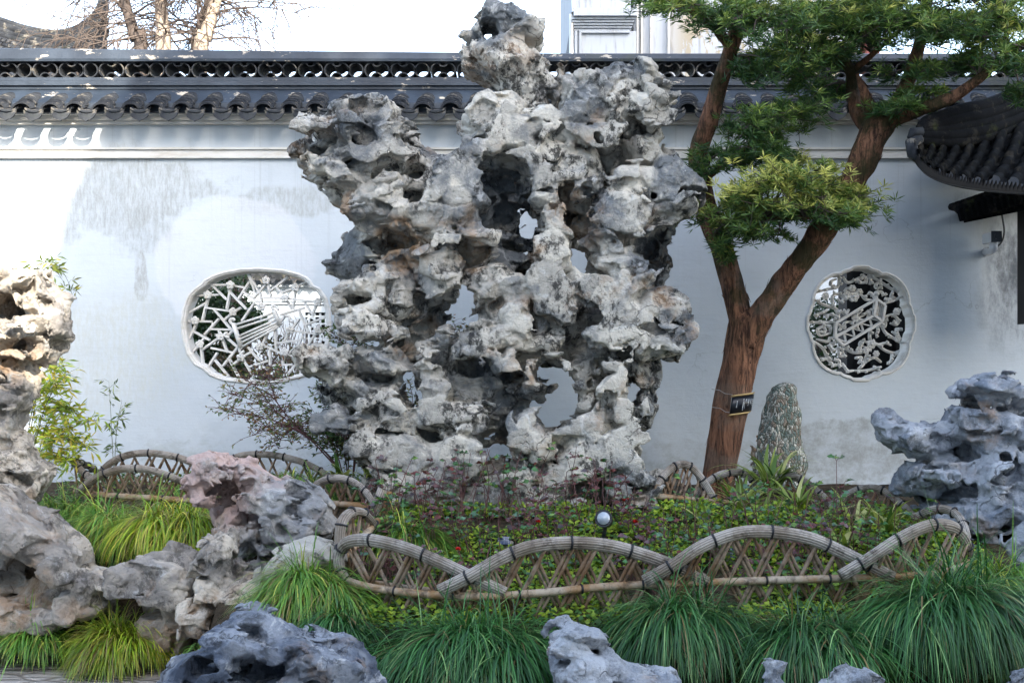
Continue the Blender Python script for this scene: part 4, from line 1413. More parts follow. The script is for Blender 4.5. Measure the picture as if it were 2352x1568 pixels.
mb.tube([tip + Vector((0.04, 0, 0.03)), tip + Vector((-0.02, -0.02, 0.0)), tip + Vector((-0.015, -0.03, -0.07)), tip + Vector((0.02, -0.03, -0.11))], [0.03, 0.038, 0.035, 0.02], 9)
mb.tube([tip + Vector((0.05, 0, 0.07)), tip + Vector((-0.01, -0.01, 0.065)), tip + Vector((-0.03, -0.015, 0.03))], [0.03, 0.03, 0.015], 9)
mb.build("corner_ornament", M['tile'], pav, True)
mb = MB()
mb.box((wx(2366, 7.9), 7.9, wz(742, 7.9)), (wx(2420, 7.9), 8.1, wz(430, 7.9)))
mb.build("post", M['darkwood'], pav)
# low tiled coping under it
aw = thing("side_wall_coping", "short mossy tiled coping tucked under the pavilion eave", "coping", P(2330, 520, 8.1))
mb = MB()
a, b = P(2205, 478, 8.1), P(2420, 405, 7.6)
vs = []; fs = []
mb.add([a, b, b + Vector((0, 0, -0.1)), a + Vector((0, 0, -0.04)), a + Vector((0.02, 0.28, 0.02)), b + Vector((0, 0.7, 0.05))], [(0, 1, 5, 4), (0, 3, 2, 1)])
mb.add([P(2214, 512, 8.1), P(2420, 470, 7.7), P(2420, 440, 7.7), P(2208, 486, 8.1), P(2214, 512, 8.38), P(2420, 470, 8.38), P(2420, 440, 8.38), P(2208, 486, 8.38)],
       [(0, 1, 2, 3), (4, 7, 6, 5), (0, 3, 7, 4), (3, 2, 6, 7), (0, 4, 5, 1)])
mb.build("coping_slab", M['tile_shaded'], aw)
mb = MB()
for i in range(16):
    t = i / 15
    q = a.lerp(b, t)
    mb.tube([q + Vector((0.01, -0.03, -0.10 - 0.02 * t)), q + Vector((0.0, -0.035, -0.03)), q + Vector((0.0, 0.06, 0.02)), q + Vector((0.02, 0.2, 0.04))], [0.026, 0.036, 0.036, 0.03], 8)
mb.build("cover_tiles", M['tile_shaded'], aw)
sc = thing("security_camera", "small security camera with black face and white bracket under the eave", "camera", P(2292, 560, 8.2))
c = P(2288, 543, 8.15)
mb = MB(); mb.box(c + Vector((-0.034, 0, -0.038)), c + Vector((0.034, 0.16, 0.036))); mb.build("housing", M['whitepaint'], sc)
mb = MB(); mb.box(c + Vector((-0.038, -0.01, -0.042)), c + Vector((0.038, -0.0005, 0.04))); mb.tube([c + Vector((0, -0.011, 0)), c + Vector((0, -0.016, 0))], 0.02, 12); mb.build("lens_face", M['black'], sc)
mb = MB(); mb.tube([c + Vector((0.01, 0.06, -0.04)), c + Vector((0.0, 0.05, -0.085)), c + Vector((0.02, 0.12, -0.10)), c + Vector((0.03, 0.245, -0.09))], [0.026, 0.032, 0.022, 0.03], 9); mb.build("bracket", M['whitepaint'], sc, True)
mb = MB(); mb.tube([tuple(p) for p in spline([tuple(c + Vector((0.05, 0.2, -0.07))), tuple(c + Vector((0.12, 0.2, -0.03))), tuple(c + Vector((0.15, 0.2, 0.06))), tuple(c + Vector((0.13, 0.2, 0.2)))], 5)], 0.007, 6); mb.build("cable", M['black'], sc)

# ------------------------------------------------------------------ rocks
ROCK_OUT = [(1120, 35), (1165, 38), (1205, 55), (1240, 85), (1243, 120), (1225, 135), (1260, 150), (1300, 185), (1340, 195), (1390, 172), (1430, 168), (1480, 178),
 (1520, 210), (1553, 240), (1548, 262), (1520, 275), (1527, 300), (1510, 320), (1515, 370), (1545, 375), (1570, 400), (1600, 440), (1603, 475), (1580, 510), (1565, 540),
 (1545, 560), (1552, 610), (1530, 660), (1535, 675), (1565, 700), (1578, 750), (1578, 790), (1550, 825), (1510, 830), (1515, 870), (1500, 900), (1510, 940), (1495, 975),
 (1480, 990), (1455, 1010), (1460, 1060), (1480, 1085), (1510, 1100), (1510, 1180), (860, 1180), (880, 1090), (840, 1065), (845, 1040), (805, 1020), (800, 985), (750, 975),
 (745, 930), (720, 870), (695, 830), (700, 805), (740, 790), (780, 795), (820, 812), (800, 770), (775, 720), (790, 660), (770, 632), (742, 625), (750, 580), (790, 530), (810, 520),
 (800, 490), (765, 480), (755, 455), (740, 445), (690, 420), (685, 395), (668, 385), (675, 365), (705, 345), (715, 300), (750, 290), (780, 262), (830, 250), (870, 255),
 (930, 285), (962, 322), (990, 355), (1020, 375), (1060, 370), (1070, 345), (1055, 305), (1060, 280), (1100, 260), (1130, 240), (1145, 225), (1110, 200), (1075, 180),
 (1052, 130), (1065, 95), (1090, 70)]
HOLES = [[(1045, 618), (1066, 645), (1094, 680), (1090, 730), (1085, 768), (1028, 768), (1020, 712), (1050, 692), (1053, 655)],
 [(1285, 850), (1310, 862), (1327, 895), (1327, 950), (1290, 972), (1250, 988), (1230, 960), (1226, 930), (1258, 910), (1280, 885)],
 [(925, 845), (966, 838), (968, 932), (945, 942), (920, 910)], [(1112, 1005), (1135, 1000), (1126, 1040), (1110, 1056)],
 [(1338, 588), (1354, 583), (1366, 620), (1356, 640)], [(1116, 86), (1134, 84), (1136, 112), (1120, 112)], [(836, 272), (848, 272), (850, 300), (838, 300)],
 [(1250, 232), (1276, 228), (1278, 280), (1256, 286)], [(1302, 578), (1310, 574), (1310, 600), (1303, 598)]]
STONES = [(830, 278, 80, 26, -8, -95, 60), (790, 322, 85, 26, 6, -110, 70), (745, 372, 68, 34, 12, -75, 60), (900, 318, 62, 26, 24, -105, 60), (880, 385, 95, 40, -12, -95, 70),
 (790, 425, 90, 22, 16, -115, 55), (890, 460, 80, 30, -18, -120, 60), (960, 440, 110, 70, 0, -80, 60), (900, 510, 90, 40, 10, -110, 60), (1058, 455, 58, 105, 0, -150, 60),
 (1075, 558, 62, 16, 4, -160, 60), (1012, 625, 46, 72, -10, -130, 55), (1005, 520, 60, 60, 0, -130, 60), (1135, 85, 60, 50, 20, -60, 60), (1200, 90, 48, 45, 10, -70, 55),
 (1165, 160, 85, 55, 45, -80, 60), (1200, 205, 75, 45, 40, -70, 60), (1085, 130, 35, 55, 10, -40, 50), (1140, 300, 75, 50, 0, -120, 60), (1180, 345, 60, 50, 0, -150, 60),
 (1150, 395, 75, 30, 4, -150, 60), (1225, 335, 55, 32, -15, -155, 50), (1250, 320, 40, 50, 0, -130, 45), (1335, 275, 52, 75, 8, -135, 50), (1345, 335, 85, 40, 10, -140, 60),
 (1440, 225, 70, 48, 0, -110, 60), (1400, 285, 60, 60, 0, -120, 60), (1470, 285, 55, 42, 0, -140, 55), (1505, 235, 55, 26, 30, -80, 50), (1480, 350, 60, 60, 0, -90, 60),
 (1265, 437, 88, 16, 5, -185, 70), (1290, 400, 80, 50, 0, -120, 55), (1330, 440, 45, 45, 0, -130, 50), (1540, 425, 68, 46, 20, -110, 60), (1545, 495, 58, 24, -15, -130, 60),
 (1440, 450, 85, 50, -10, -130, 60), (1420, 520, 70, 55, 0, -150, 60), (1390, 520, 30, 60, 0, -160, 40), (1265, 580, 38, 80, -4, -165, 50), (1268, 680, 50, 75, 2, -170, 55),
 (1245, 520, 26, 50, 5, -160, 40), (1395, 600, 60, 50, 0, -130, 50), (1400, 685, 72, 36, 4, -165, 55), (1440, 640, 60, 50, 15, -140, 50), (1535, 715, 46, 42, 0, -120, 50),
 (1410, 760, 62, 42, -20, -175, 40), (1520, 790, 70, 40, 0, -130, 55), (1480, 740, 50, 60, 0, -120, 50), (1150, 780, 125, 40, -6, -140, 70), (1130, 825, 105, 22, 20, -185, 60),
 (1235, 835, 60, 14, 0, -160, 50), (1170, 700, 70, 60, 0, -120, 60), (1120, 640, 70, 40, 10, -110, 55), (765, 832, 60, 34, 0, -130, 60), (830, 905, 90, 36, 18, -120, 60),
 (800, 965, 70, 20, -4, -140, 60), (880, 830, 60, 40, 0, -110, 55), (900, 930, 60, 60, 0, -110, 60), (880, 690, 70, 60, 0, -110, 60), (850, 752, 80, 30, 8, -130, 60),
 (820, 680, 50, 40, 0, -80, 60), (1000, 880, 50, 90, 0, -120, 50), (1010, 950, 110, 40, 0, -150, 60), (900, 1025, 90, 45, 12, -150, 60), (1055, 1045, 55, 55, 10, -160, 55),
 (990, 1090, 110, 50, 0, -150, 60), (1225, 985, 50, 50, 0, -170, 50), (1260, 1045, 50, 50, 0, -150, 50), (1400, 900, 28, 90, 6, -175, 40), (1340, 880, 30, 80, 0, -90, 40),
 (1340, 975, 80, 22, -18, -170, 50), (1425, 1010, 45, 60, 0, -170, 50), (1340, 1060, 90, 45, 0, -150, 55), (1450, 1090, 60, 60, 0, -140, 55), (1420, 940, 45, 40, 0, -170, 50),
 (790, 580, 48, 34, -42, 20, 60), (1505, 600, 46, 75, 5, 25, 60), (1495, 935, 40, 60, 0, -60, 50), (1180, 1120, 140, 50, 0, -150, 60), (1480, 870, 40, 50, 0, -50, 50)]
CAVES = [(1165, 428, 58, 36, 0, 105), (1175, 505, 55, 40, 10, 95), (1212, 520, 28, 62, -12, 95), (1380, 400, 16, 60, -22, 95), (1268, 250, 28, 40, 0, 130), (1240, 468, 26, 12, 0, 70),
 (1300, 470, 36, 12, 0, 80), (1307, 515, 20, 30, 0, 70), (930, 572, 72, 24, 6, 90), (1332, 610, 34, 44, 0, 130), (1505, 580, 38, 60, 10, 60), (1262, 860, 38, 36, -30, 130),
 (1452, 890, 20, 60, 0, 120), (1382, 912, 14, 34, 0, 90), (940, 880, 26, 54, 0, 110), (1150, 1040, 38, 42, 0, 110), (1312, 1000, 36, 13, -8, 80), (762, 384, 30, 15, 8, 70),
 (1076, 128, 13, 13, 30, 50), (1112, 158, 12, 22, 20, 40), (870, 790, 34, 15, 0, 80), (800, 912, 34, 16, 0, 70), (1205, 640, 18, 14, 0, 70), (1243, 752, 30, 18, 0, 90), (1085, 850, 50, 26, 15, 60),
 (1545, 462, 12, 9, 0, 60), (1012, 820, 22, 14, 0, 70), (1395, 692, 9, 8, 0, 50), (1490, 480, 18, 16, 0, 60), (955, 415, 14, 12, 0, 50), (1440, 330, 34, 12, 10, 60), (825, 700, 22, 11, 0, 60),
 (1350, 880, 14, 20, 0, 60), (1180, 570, 40, 20, 0, 90), (1160, 470, 14, 12, 0, 60), (1240, 905, 24, 12, 0, 60), (1190, 870, 44, 14, 6, 60), (920, 700, 12, 30, 0, 40), (1085, 600, 44, 16, -20, 70), (1430, 570, 36, 10, 0, 50)]
RUST = [(930, 580, 60, 0.9), (800, 490, 40, 0.7), (1305, 515, 40, 0.9), (1090, 600, 40, 0.7), (1300, 475, 30, 0.6), (1510, 690, 26, 0.6), (1200, 150, 45, 0.45), (1090, 190, 50, 0.5), (985, 745, 26, 0.6),
        (930, 805, 22, 0.7), (1200, 850, 40, 0.5), (700, 400, 24, 0.5), (1160, 1030, 25, 0.6), (1350, 560, 30, 0.5), (1230, 590, 20, 0.6)]
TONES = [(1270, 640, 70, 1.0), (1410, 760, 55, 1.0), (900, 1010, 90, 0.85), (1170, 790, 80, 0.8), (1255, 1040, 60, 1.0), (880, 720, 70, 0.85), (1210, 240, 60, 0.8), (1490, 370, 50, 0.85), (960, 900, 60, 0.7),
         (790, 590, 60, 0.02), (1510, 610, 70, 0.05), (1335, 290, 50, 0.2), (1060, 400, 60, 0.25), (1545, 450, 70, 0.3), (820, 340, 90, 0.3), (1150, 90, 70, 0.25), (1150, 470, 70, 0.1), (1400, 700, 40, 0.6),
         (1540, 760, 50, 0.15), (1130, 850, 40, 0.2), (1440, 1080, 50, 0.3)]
sqx = lambda L: [((q[0] - 1150) * 0.972 + 1150,) + tuple(q[1:]) for q in L]
ROCK_OUT, STONES, CAVES, RUST, TONES = map(sqx, (ROCK_OUT, STONES, CAVES, RUST, TONES)); HOLES = [sqx(h) for h in HOLES]
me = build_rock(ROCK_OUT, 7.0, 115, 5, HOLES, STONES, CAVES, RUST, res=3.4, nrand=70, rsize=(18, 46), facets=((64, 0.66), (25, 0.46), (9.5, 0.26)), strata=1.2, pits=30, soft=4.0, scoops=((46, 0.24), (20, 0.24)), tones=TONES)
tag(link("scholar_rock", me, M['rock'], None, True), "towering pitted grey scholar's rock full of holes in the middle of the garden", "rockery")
print("rock verts", len(me.vertices))

def rock(name, label, cat, mat, outline, Y0, thick, seed, **kw):
    if name != 'scholar_rock':
        kw.setdefault('scoops', ((70, 0.12), (24, 0.12)))
        kw['nrand'] = kw.get('nrand', 8) // 3
        kw.setdefault('ragk', 0.35); kw.setdefault('soft', 10.0)
        kw['facets'] = tuple((c * 1.5, a * 1.15) for c, a in kw.get('facets', ((60, 0.4), (20, 0.25)))) + ((9.5, 0.2),)
        kw['pits'] = kw.get('pits', 6) // 3 if name == 'boulder' else kw.get('pits', 6)
    else:
        kw['facets'] = tuple(kw['facets']) + ((9.5, 0.3),)
    me = build_rock(outline, Y0, thick, seed, **kw)
    return tag(link(name, me, M[mat], None, True), label, cat, kw.get('group'))

rock("scholar_rock", "tall upright pitted rock at the left edge, its head caught by sunlight", "rock", 'rockleft',
     [(-60, 640), (0, 628), (60, 618), (115, 630), (145, 668), (166, 692), (165, 745), (160, 800), (130, 835), (88, 845), (94, 880), (82, 915), (60, 950), (62, 995), (95, 1030), (130, 1080), (122, 1115), (95, 1160), (-60, 1170)],
     6.3, 95, 21, caves=[(48, 708, 38, 36, 0, 90), (100, 792, 60, 13, -10, 70), (6, 735, 26, 30, 0, 60), (140, 700, 12, 14, 0, 30), (20, 900, 20, 14, 0, 30)],
     stones=[(60, 650, 80, 26, -6, -60, 60), (110, 720, 40, 60, 0, -50, 50), (80, 770, 80, 20, -12, -85, 50), (40, 800, 80, 30, 0, -70, 50), (40, 930, 50, 80, 0, -40, 60), (30, 1050, 70, 70, 0, -60, 50), (90, 1090, 40, 50, 10, -70, 40)],
     rust=[(60, 830, 50, 0.6), (20, 690, 40, 0.5)], tones=[(80, 1080, 60, 0.95), (40, 900, 70, 0.3), (60, 650, 60, 0.8)], res=3.6, nrand=20, rsize=(18, 42), facets=((44, 0.5), (17, 0.35)), strata=1.0, pits=14)

rock("boulder", "big lower left boulder with a dark hollow under its overhanging brow", "rock", 'rockleft',
     [(-60, 1120), (0, 1112), (50, 1145), (130, 1180), (200, 1238), (222, 1290), (285, 1300), (282, 1335), (302, 1362), (255, 1402), (192, 1398), (178, 1425), (110, 1445), (62, 1435), (10, 1500), (-60, 1510)],
     5.9, 110, 22, caves=[(95, 1300, 80, 40, 10, 110), (20, 1330, 40, 26, 0, 90), (60, 1422, 50, 10, 10, 60), (170, 1340, 16, 40, 20, 50)],
     stones=[(90, 1205, 105, 50, 30, -105, 70), (20, 1180, 50, 60, 0, -80, 50), (170, 1265, 50, 40, 30, -110, 50), (225, 1345, 45, 55, -20, -110, 50), (40, 1390, 70, 36, 8, -95, 60), (120, 1400, 60, 30, 0, -90, 50), (10, 1460, 50, 40, 0, -80, 50), (262, 1320, 30, 22, 0, -100, 40)],
     rust=[(90, 1350, 60, 0.8), (150, 1300, 40, 0.6), (40, 1400, 70, 0.4), (230, 1390, 40, 0.6)], tones=[(90, 1200, 80, 0.25), (40, 1400, 70, 0.9), (230, 1340, 50, 0.3)], res=4.0, nrand=14, rsize=(20, 45), facets=((60, 0.45), (20, 0.3)), strata=1.2, pits=10)

rock("boulder", "flat topped grey boulder between the two low grass tufts and the pink rock", "rock", 'rockleft',
     [(262, 1322), (310, 1282), (345, 1258), (392, 1252), (440, 1266), (478, 1300), (480, 1380), (472, 1425), (442, 1442), (432, 1478), (410, 1500), (372, 1455), (322, 1402), (300, 1362), (276, 1350)],
     5.75, 90, 41, stones=[(368, 1322, 105, 50, 10, -90, 70), (440, 1340, 44, 40, 0, -105, 50), (400, 1420, 66, 60, 30, -75, 60), (440, 1400, 40, 50, 0, -90, 50)], caves=[(350, 1372, 60, 9, 14, 50), (452, 1372, 14, 30, 10, 60), (330, 1350, 20, 10, 0, 30)],
     rust=[(400, 1440, 60, 0.7), (340, 1380, 40, 0.5)], tones=[(360, 1310, 80, 0.15), (390, 1410, 50, 0.7)], res=3.6, nrand=8, rsize=(18, 36), facets=((70, 0.4), (20, 0.25)), strata=1.2, pits=6)

rock("boulder", "small brownish stone wedged below the pink rock beside the flat boulder", "rock", 'rockleft',
     [(470, 1245), (505, 1205), (545, 1225), (562, 1290), (545, 1320), (598, 1322), (628, 1332), (640, 1355), (602, 1382), (560, 1402), (540, 1430), (482, 1472), (440, 1468), (424, 1440), (444, 1380), (462, 1310)],
     5.6, 80, 24, stones=[(510, 1260, 42, 45, 0, -80, 40), (505, 1330, 40, 40, 0, -85, 40), (590, 1345, 44, 24, 0, -95, 40), (480, 1410, 46, 46, 0, -85, 45)], caves=[(545, 1395, 36, 20, -20, 70), (470, 1360, 12, 26, 0, 40)],
     rust=[(510, 1400, 60, 0.8), (590, 1350, 40, 0.5)], tones=[(510, 1270, 50, 0.35), (590, 1345, 40, 0.9)], res=3.4, nrand=8, rsize=(16, 32), facets=((46, 0.45), (16, 0.3)), strata=1.0, pits=8)

rock("pink_rock", "pitted rock with a reddish pink crown standing in front of the bamboo fence", "rock", 'rockpink',
     [(443, 1100), (455, 1072), (480, 1048), (520, 1035), (560, 1052), (618, 1078), (660, 1090), (702, 1105), (742, 1138), (764, 1165), (772, 1205), (750, 1245), (692, 1265), (642, 1312), (600, 1328), (566, 1305), (532, 1255), (492, 1220), (488, 1160), (472, 1142)],
     6.0, 110, 25, caves=[(540, 1118, 46, 16, -30, 90), (565, 1150, 16, 40, -20, 80), (625, 1205, 9, 20, 0, 60), (590, 1170, 30, 10, 0, 60), (650, 1262, 50, 14, 10, 60), (700, 1150, 12, 8, 0, 40)],
     stones=[(520, 1075, 60, 30, 20, -80, 50), (600, 1110, 50, 50, 0, -100, 50), (690, 1140, 60, 34, 20, -80, 50), (670, 1210, 70, 50, 0, -110, 50), (560, 1200, 40, 40, 0, -95, 45), (500, 1110, 60, 40, 10, -85, 50), (560, 1090, 70, 40, 20, -80, 50), (640, 1150, 70, 60, 10, -95, 60), (620, 1280, 40, 34, 0, -90, 40), (710, 1110, 50, 30, 10, -40, 50)],
     rust=[(545, 1135, 40, 0.9), (540, 1195, 40, 0.6)], tones=[(700, 1130, 70, 0.1), (650, 1220, 70, 0.5)], res=3.6, nrand=14, rsize=(16, 34), facets=((44, 0.45), (16, 0.35)), strata=0.8, pits=30)

rock("boulder", "pale smooth slanting stone between the pink rock and the green sedge", "rock", 'rock',
     [(588, 1322), (640, 1262), (700, 1242), (762, 1246), (785, 1285), (720, 1340), (660, 1400), (605, 1404), (584, 1362)],
     5.55, 70, 26, stones=[(680, 1290, 90, 34, -28, -60, 50), (620, 1360, 34, 30, 0, -60, 40)], tones=[(690, 1290, 120, 0.95)], res=3.6, nrand=2, facets=((80, 0.3), (20, 0.18)), strata=0.8, pits=2)

rock("boulder", "little blue grey stone peeping above the front boulder", "rock", 'rockblue',
     [(520, 1412), (545, 1380), (590, 1366), (640, 1385), (650, 1440), (600, 1460), (530, 1450)],
     5.0, 50, 27, tones=[(590, 1400, 80, 0.9)], res=3.6, nrand=3, facets=((60, 0.35), (18, 0.2)), pits=2)

rock("boulder", "dark blue grey fissured boulder in the front left foreground", "rock", 'rockblue',
     [(330, 1640), (380, 1560), (402, 1512), (440, 1494), (480, 1478), (520, 1428), (545, 1402), (590, 1394), (640, 1412), (690, 1440), (745, 1452), (800, 1450), (836, 1484), (868, 1518), (880, 1560), (890, 1640)],
     4.3, 130, 28, caves=[(640, 1500, 90, 9, -12, 60), (560, 1520, 70, 9, 8, 60), (650, 1572, 70, 14, -6, 60), (750, 1490, 40, 6, -20, 40), (470, 1560, 12, 30, 0, 40), (600, 1440, 40, 6, 14, 40)],
     stones=[(580, 1440, 70, 30, 20, -90, 60), (720, 1480, 90, 26, 8, -110, 60), (500, 1520, 80, 34, -20, -110, 60), (640, 1540, 110, 26, -6, -140, 60), (800, 1520, 60, 50, 10, -110, 60), (520, 1590, 110, 40, 0, -150, 60), (760, 1590, 100, 40, 0, -150, 60)],
     tones=[(790, 1530, 60, 0.9), (600, 1420, 50, 0.6), (500, 1520, 70, 0.15)], res=4.2, nrand=16, rsize=(24, 50), facets=((60, 0.5), (20, 0.3)), strata=2.2, pits=8)

rock("boulder", "rounded pale grey boulder between the two dark sedge mounds in front of the fence", "rock", 'rockright',
     [(1246, 1452), (1270, 1434), (1302, 1424), (1345, 1430), (1382, 1448), (1402, 1480), (1424, 1502), (1480, 1512), (1535, 1532), (1566, 1580), (1580, 1640), (1280, 1640), (1284, 1560), (1262, 1500)],
     4.5, 90, 29, stones=[(1310, 1460, 60, 36, 10, -80, 60), (1350, 1520, 60, 60, 20, -100, 50), (1450, 1560, 90, 50, 10, -90, 60), (1300, 1560, 40, 60, 0, -70, 50)], caves=[(1400, 1530, 10, 40, 20, 30)],
     tones=[(1330, 1480, 100, 0.9)], res=3.8, nrand=8, rsize=(22, 46), facets=((60, 0.4), (18, 0.3)), strata=1.0, pits=4)
rock("boulder", "low smooth grey stone at the bottom edge under the right sedge", "rock", 'rockright',
     [(1856, 1580), (1890, 1545), (1940, 1528), (1990, 1545), (2070, 1590), (2080, 1640), (1850, 1640)], 4.4, 70, 30, tones=[(1950, 1560, 80, 0.5)], res=4, nrand=4, facets=((60, 0.35), (18, 0.2)), pits=2)
rock("boulder", "small perforated stone at the bottom edge beneath the middle sedge mound", "rock", 'rockright',
     [(1650, 1610), (1690, 1572), (1742, 1568), (1756, 1545), (1734, 1520), (1768, 1506), (1812, 1518), (1804, 1552), (1830, 1590), (1840, 1640), (1650, 1640)], 4.4, 45, 31, res=3.4, nrand=3, rsize=(14, 26), facets=((40, 0.35), (15, 0.2)), pits=2)
rock("boulder", "dark stone cut off by the bottom right corner", "rock", 'rockblue',
     [(2280, 1590), (2312, 1556), (2360, 1544), (2440, 1570), (2440, 1640), (2280, 1640)], 4.4, 60, 32, res=4, nrand=3, facets=((50, 0.35), (18, 0.2)), pits=2)

rock("scholar_rock", "large blue grey rockery at the right with an open arch near its top", "rockery", 'rockright',
     [(2162, 892), (2185, 872), (2225, 860), (2255, 852), (2285, 885), (2330, 905), (2420, 940), (2430, 1290), (2300, 1275), (2238, 1258), (2185, 1242), (2122, 1185), (2098, 1160), (2048, 1122), (2050, 1085), (2070, 1062), (2012, 1022), (2004, 955), (2026, 944), (2068, 968), (2108, 976), (2152, 966), (2168, 935)],
     6.3, 120, 33, holes=[[(2196, 924), (2206, 918), (2210, 945), (2197, 948)]],
     caves=[(2250, 936, 56, 14, 8, 110), (2310, 950, 50, 10, 8, 60), (2150, 1010, 50, 14, 12, 60), (2190, 1025, 20, 26, 0, 70), (2075, 1052, 60, 9, 10, 60), (2150, 1130, 44, 10, -20, 80), (2170, 1075, 14, 40, 20, 70), (2262, 1218, 60, 16, 5, 90), (2150, 1210, 60, 14, 10, 60), (2250, 1050, 16, 30, 20, 50), (2100, 1100, 30, 9, -10, 50)],
     stones=[(2260, 890, 80, 34, 14, -90, 60), (2300, 990, 80, 40, 10, -110, 60), (2200, 990, 50, 60, 0, -100, 50), (2080, 1000, 70, 30, 12, -80, 50), (2120, 1080, 60, 26, -10, -110, 50), (2220, 1090, 26, 60, 12, -150, 40), (2190, 1170, 70, 40, 0, -120, 60), (2300, 1090, 60, 70, 0, -120, 60), (2220, 1230, 60, 30, 0, -90, 50), (2320, 1170, 60, 60, 0, -130, 60), (2025, 960, 28, 20, 20, -40, 30), (2270, 1150, 50, 50, 0, -140, 50)],
     rust=[(2215, 940, 26, 0.6)], tones=[(2220, 1090, 26, 1.0), (2260, 890, 60, 0.6), (2050, 970, 40, 0.9), (2320, 1060, 40, 0.9)], res=4.2, nrand=26, rsize=(20, 48), facets=((60, 0.55), (24, 0.3)), strata=0.5, pits=16)
rock("boulder", "upright smooth grey stone cut by the right edge beside the fence corner", "rock", 'rockright',
     [(2308, 1245), (2322, 1205), (2352, 1178), (2430, 1160), (2430, 1420), (2370, 1370), (2346, 1330), (2330, 1275)], 5.35, 70, 34, res=4, nrand=5, rsize=(20, 40), facets=((60, 0.4), (20, 0.25)), tones=[(2340, 1240, 60, 0.8)], pits=3)

# stones that bed the big rock
rock("boulder", "low pale stone at the left foot of the great scholar rock", "rock", 'rock',
     [(840, 1100), (870, 1080), (940, 1070), (1010, 1085), (1030, 1130), (960, 1180), (850, 1180)], 6.65, 50, 35, tones=[(920, 1110, 90, 0.9)], res=4.2, nrand=6, rsize=(18, 34), facets=((44, 0.5), (16, 0.3)), pits=4)
rock("boulder", "low grey stone at the right foot of the great scholar rock", "rock", 'rock',
     [(1440, 1110), (1475, 1086), (1530, 1080), (1560, 1092), (1580, 1130), (1520, 1170), (1430, 1170)], 6.7, 45, 36, tones=[(1500, 1110, 70, 0.6)], res=4.2, nrand=5, rsize=(16, 30), facets=((44, 0.5), (16, 0.3)), pits=3)
rock("stone_stump", "short brown stone stump against the wall beside the mottled stone spire", "stone", 'rockleft',
     [(1732, 1040), (1734, 992), (1746, 986), (1758, 994), (1760, 1040), (1758, 1130), (1730, 1130)], 7.9, 12, 37, rust=[(1745, 1060, 90, 1.0)], res=2.6, nrand=0, facets=((26, 0.3), (10, 0.2)), pits=0, round_=14)

# conglomerate spire (stalagmite stone)
sp = thing("stone_spire", "slender mottled green pebble conglomerate spire standing before the wall", "standing stone", P(1790, 1110, 7.6))
prof = spline([(1788, 1120, 62), (1792, 1050, 56), (1790, 1000, 46), (1795, 950, 41), (1795, 912, 34), (1799, 892, 27), (1801, 882, 16), (1800, 878, 3)], 7)
NA = 40
vs = []
for q in prof:
    c = P(q[0], q[1], 7.6); r = q[2] / F * 7.6
    for k in range(NA):
        a = 2 * PI * k / NA
        p = c + Vector((math.cos(a) * r, math.sin(a) * r * 0.75, 0))
        n_ = 0.022 * vnoise(np.array([[p.x * 14, p.y * 14, p.z * 9]], np.float32), 3)[0] + 0.008 * vnoise(np.array([[p.x * 45, p.y * 45, p.z * 26]], np.float32), 4)[0]
        vs.append(p + Vector((math.cos(a), math.sin(a), 0)) * n_)
m = len(prof)
fs = [(i * NA + k, i * NA + (k + 1) % NA, (i + 1) * NA + (k + 1) % NA, (i + 1) * NA + k) for i in range(m - 1) for k in range(NA)]
mb = MB(); mb.add(vs, fs); mb.build("shaft", M['conglomerate'], sp, True)

# ------------------------------------------------------------------ bamboo fences
STRIP_N = 84
STRIP_PROF = []
for k in range(STRIP_N):
    a = (k % 6) / 6.0
    STRIP_PROF.append((0.84 if k % 6 == 0 else (1.0 if k % 6 in (2, 3, 4) else 0.97)) * (1 + 0.045 * math.sin((k // 6) * 2.4)))

def bundle(mb, pts, r):
    """arched bundle of split bamboo: a tube with deep dark seams between the strips"""
    n = len(pts)
    o = len(mb.v)
    mb.tube(pts, [r] * n, STRIP_N, STRIP_PROF, squash=0.72, up=(0, 1, 0.3))
    for i in range(n):
        for k in range(STRIP_N):
            mb.c[o + i * STRIP_N + k] = (0.05, 1, 1) if k % 6 == 0 else (1, 1, 1)

def fence_arch(parent, pts, r=0.034, ties=(0.12, 0.3, 0.5, 0.7, 0.88)):
    c = [P(*p) for p in spline(pts, 8)]
    mb = MB()
    bundle(mb, c, r)
    a = mb.build("arch_rail", M['strip'], parent, True, True)
    mb = MB()
    for t in ties:
        i = min(len(c) - 2, max(1, int(t * (len(c) - 1))))
        d = (c[i + 1] - c[i - 1]).normalized()
        u = Vector((0, 1, 0.3)); u = (u - d * u.dot(d)).normalized(); w_ = d.cross(u)
        ring = [c[i] + (u * math.cos(k * PI / 6) * 0.74 + w_ * math.sin(k * PI / 6)) * r * 1.04 for k in range(13)]
        mb = MB()
        mb.tube([q + d * 0.0035 for q in ring], 0.0062, 5, cap=False)
        mb.build("binding", M['tie'], a, True)
    return c

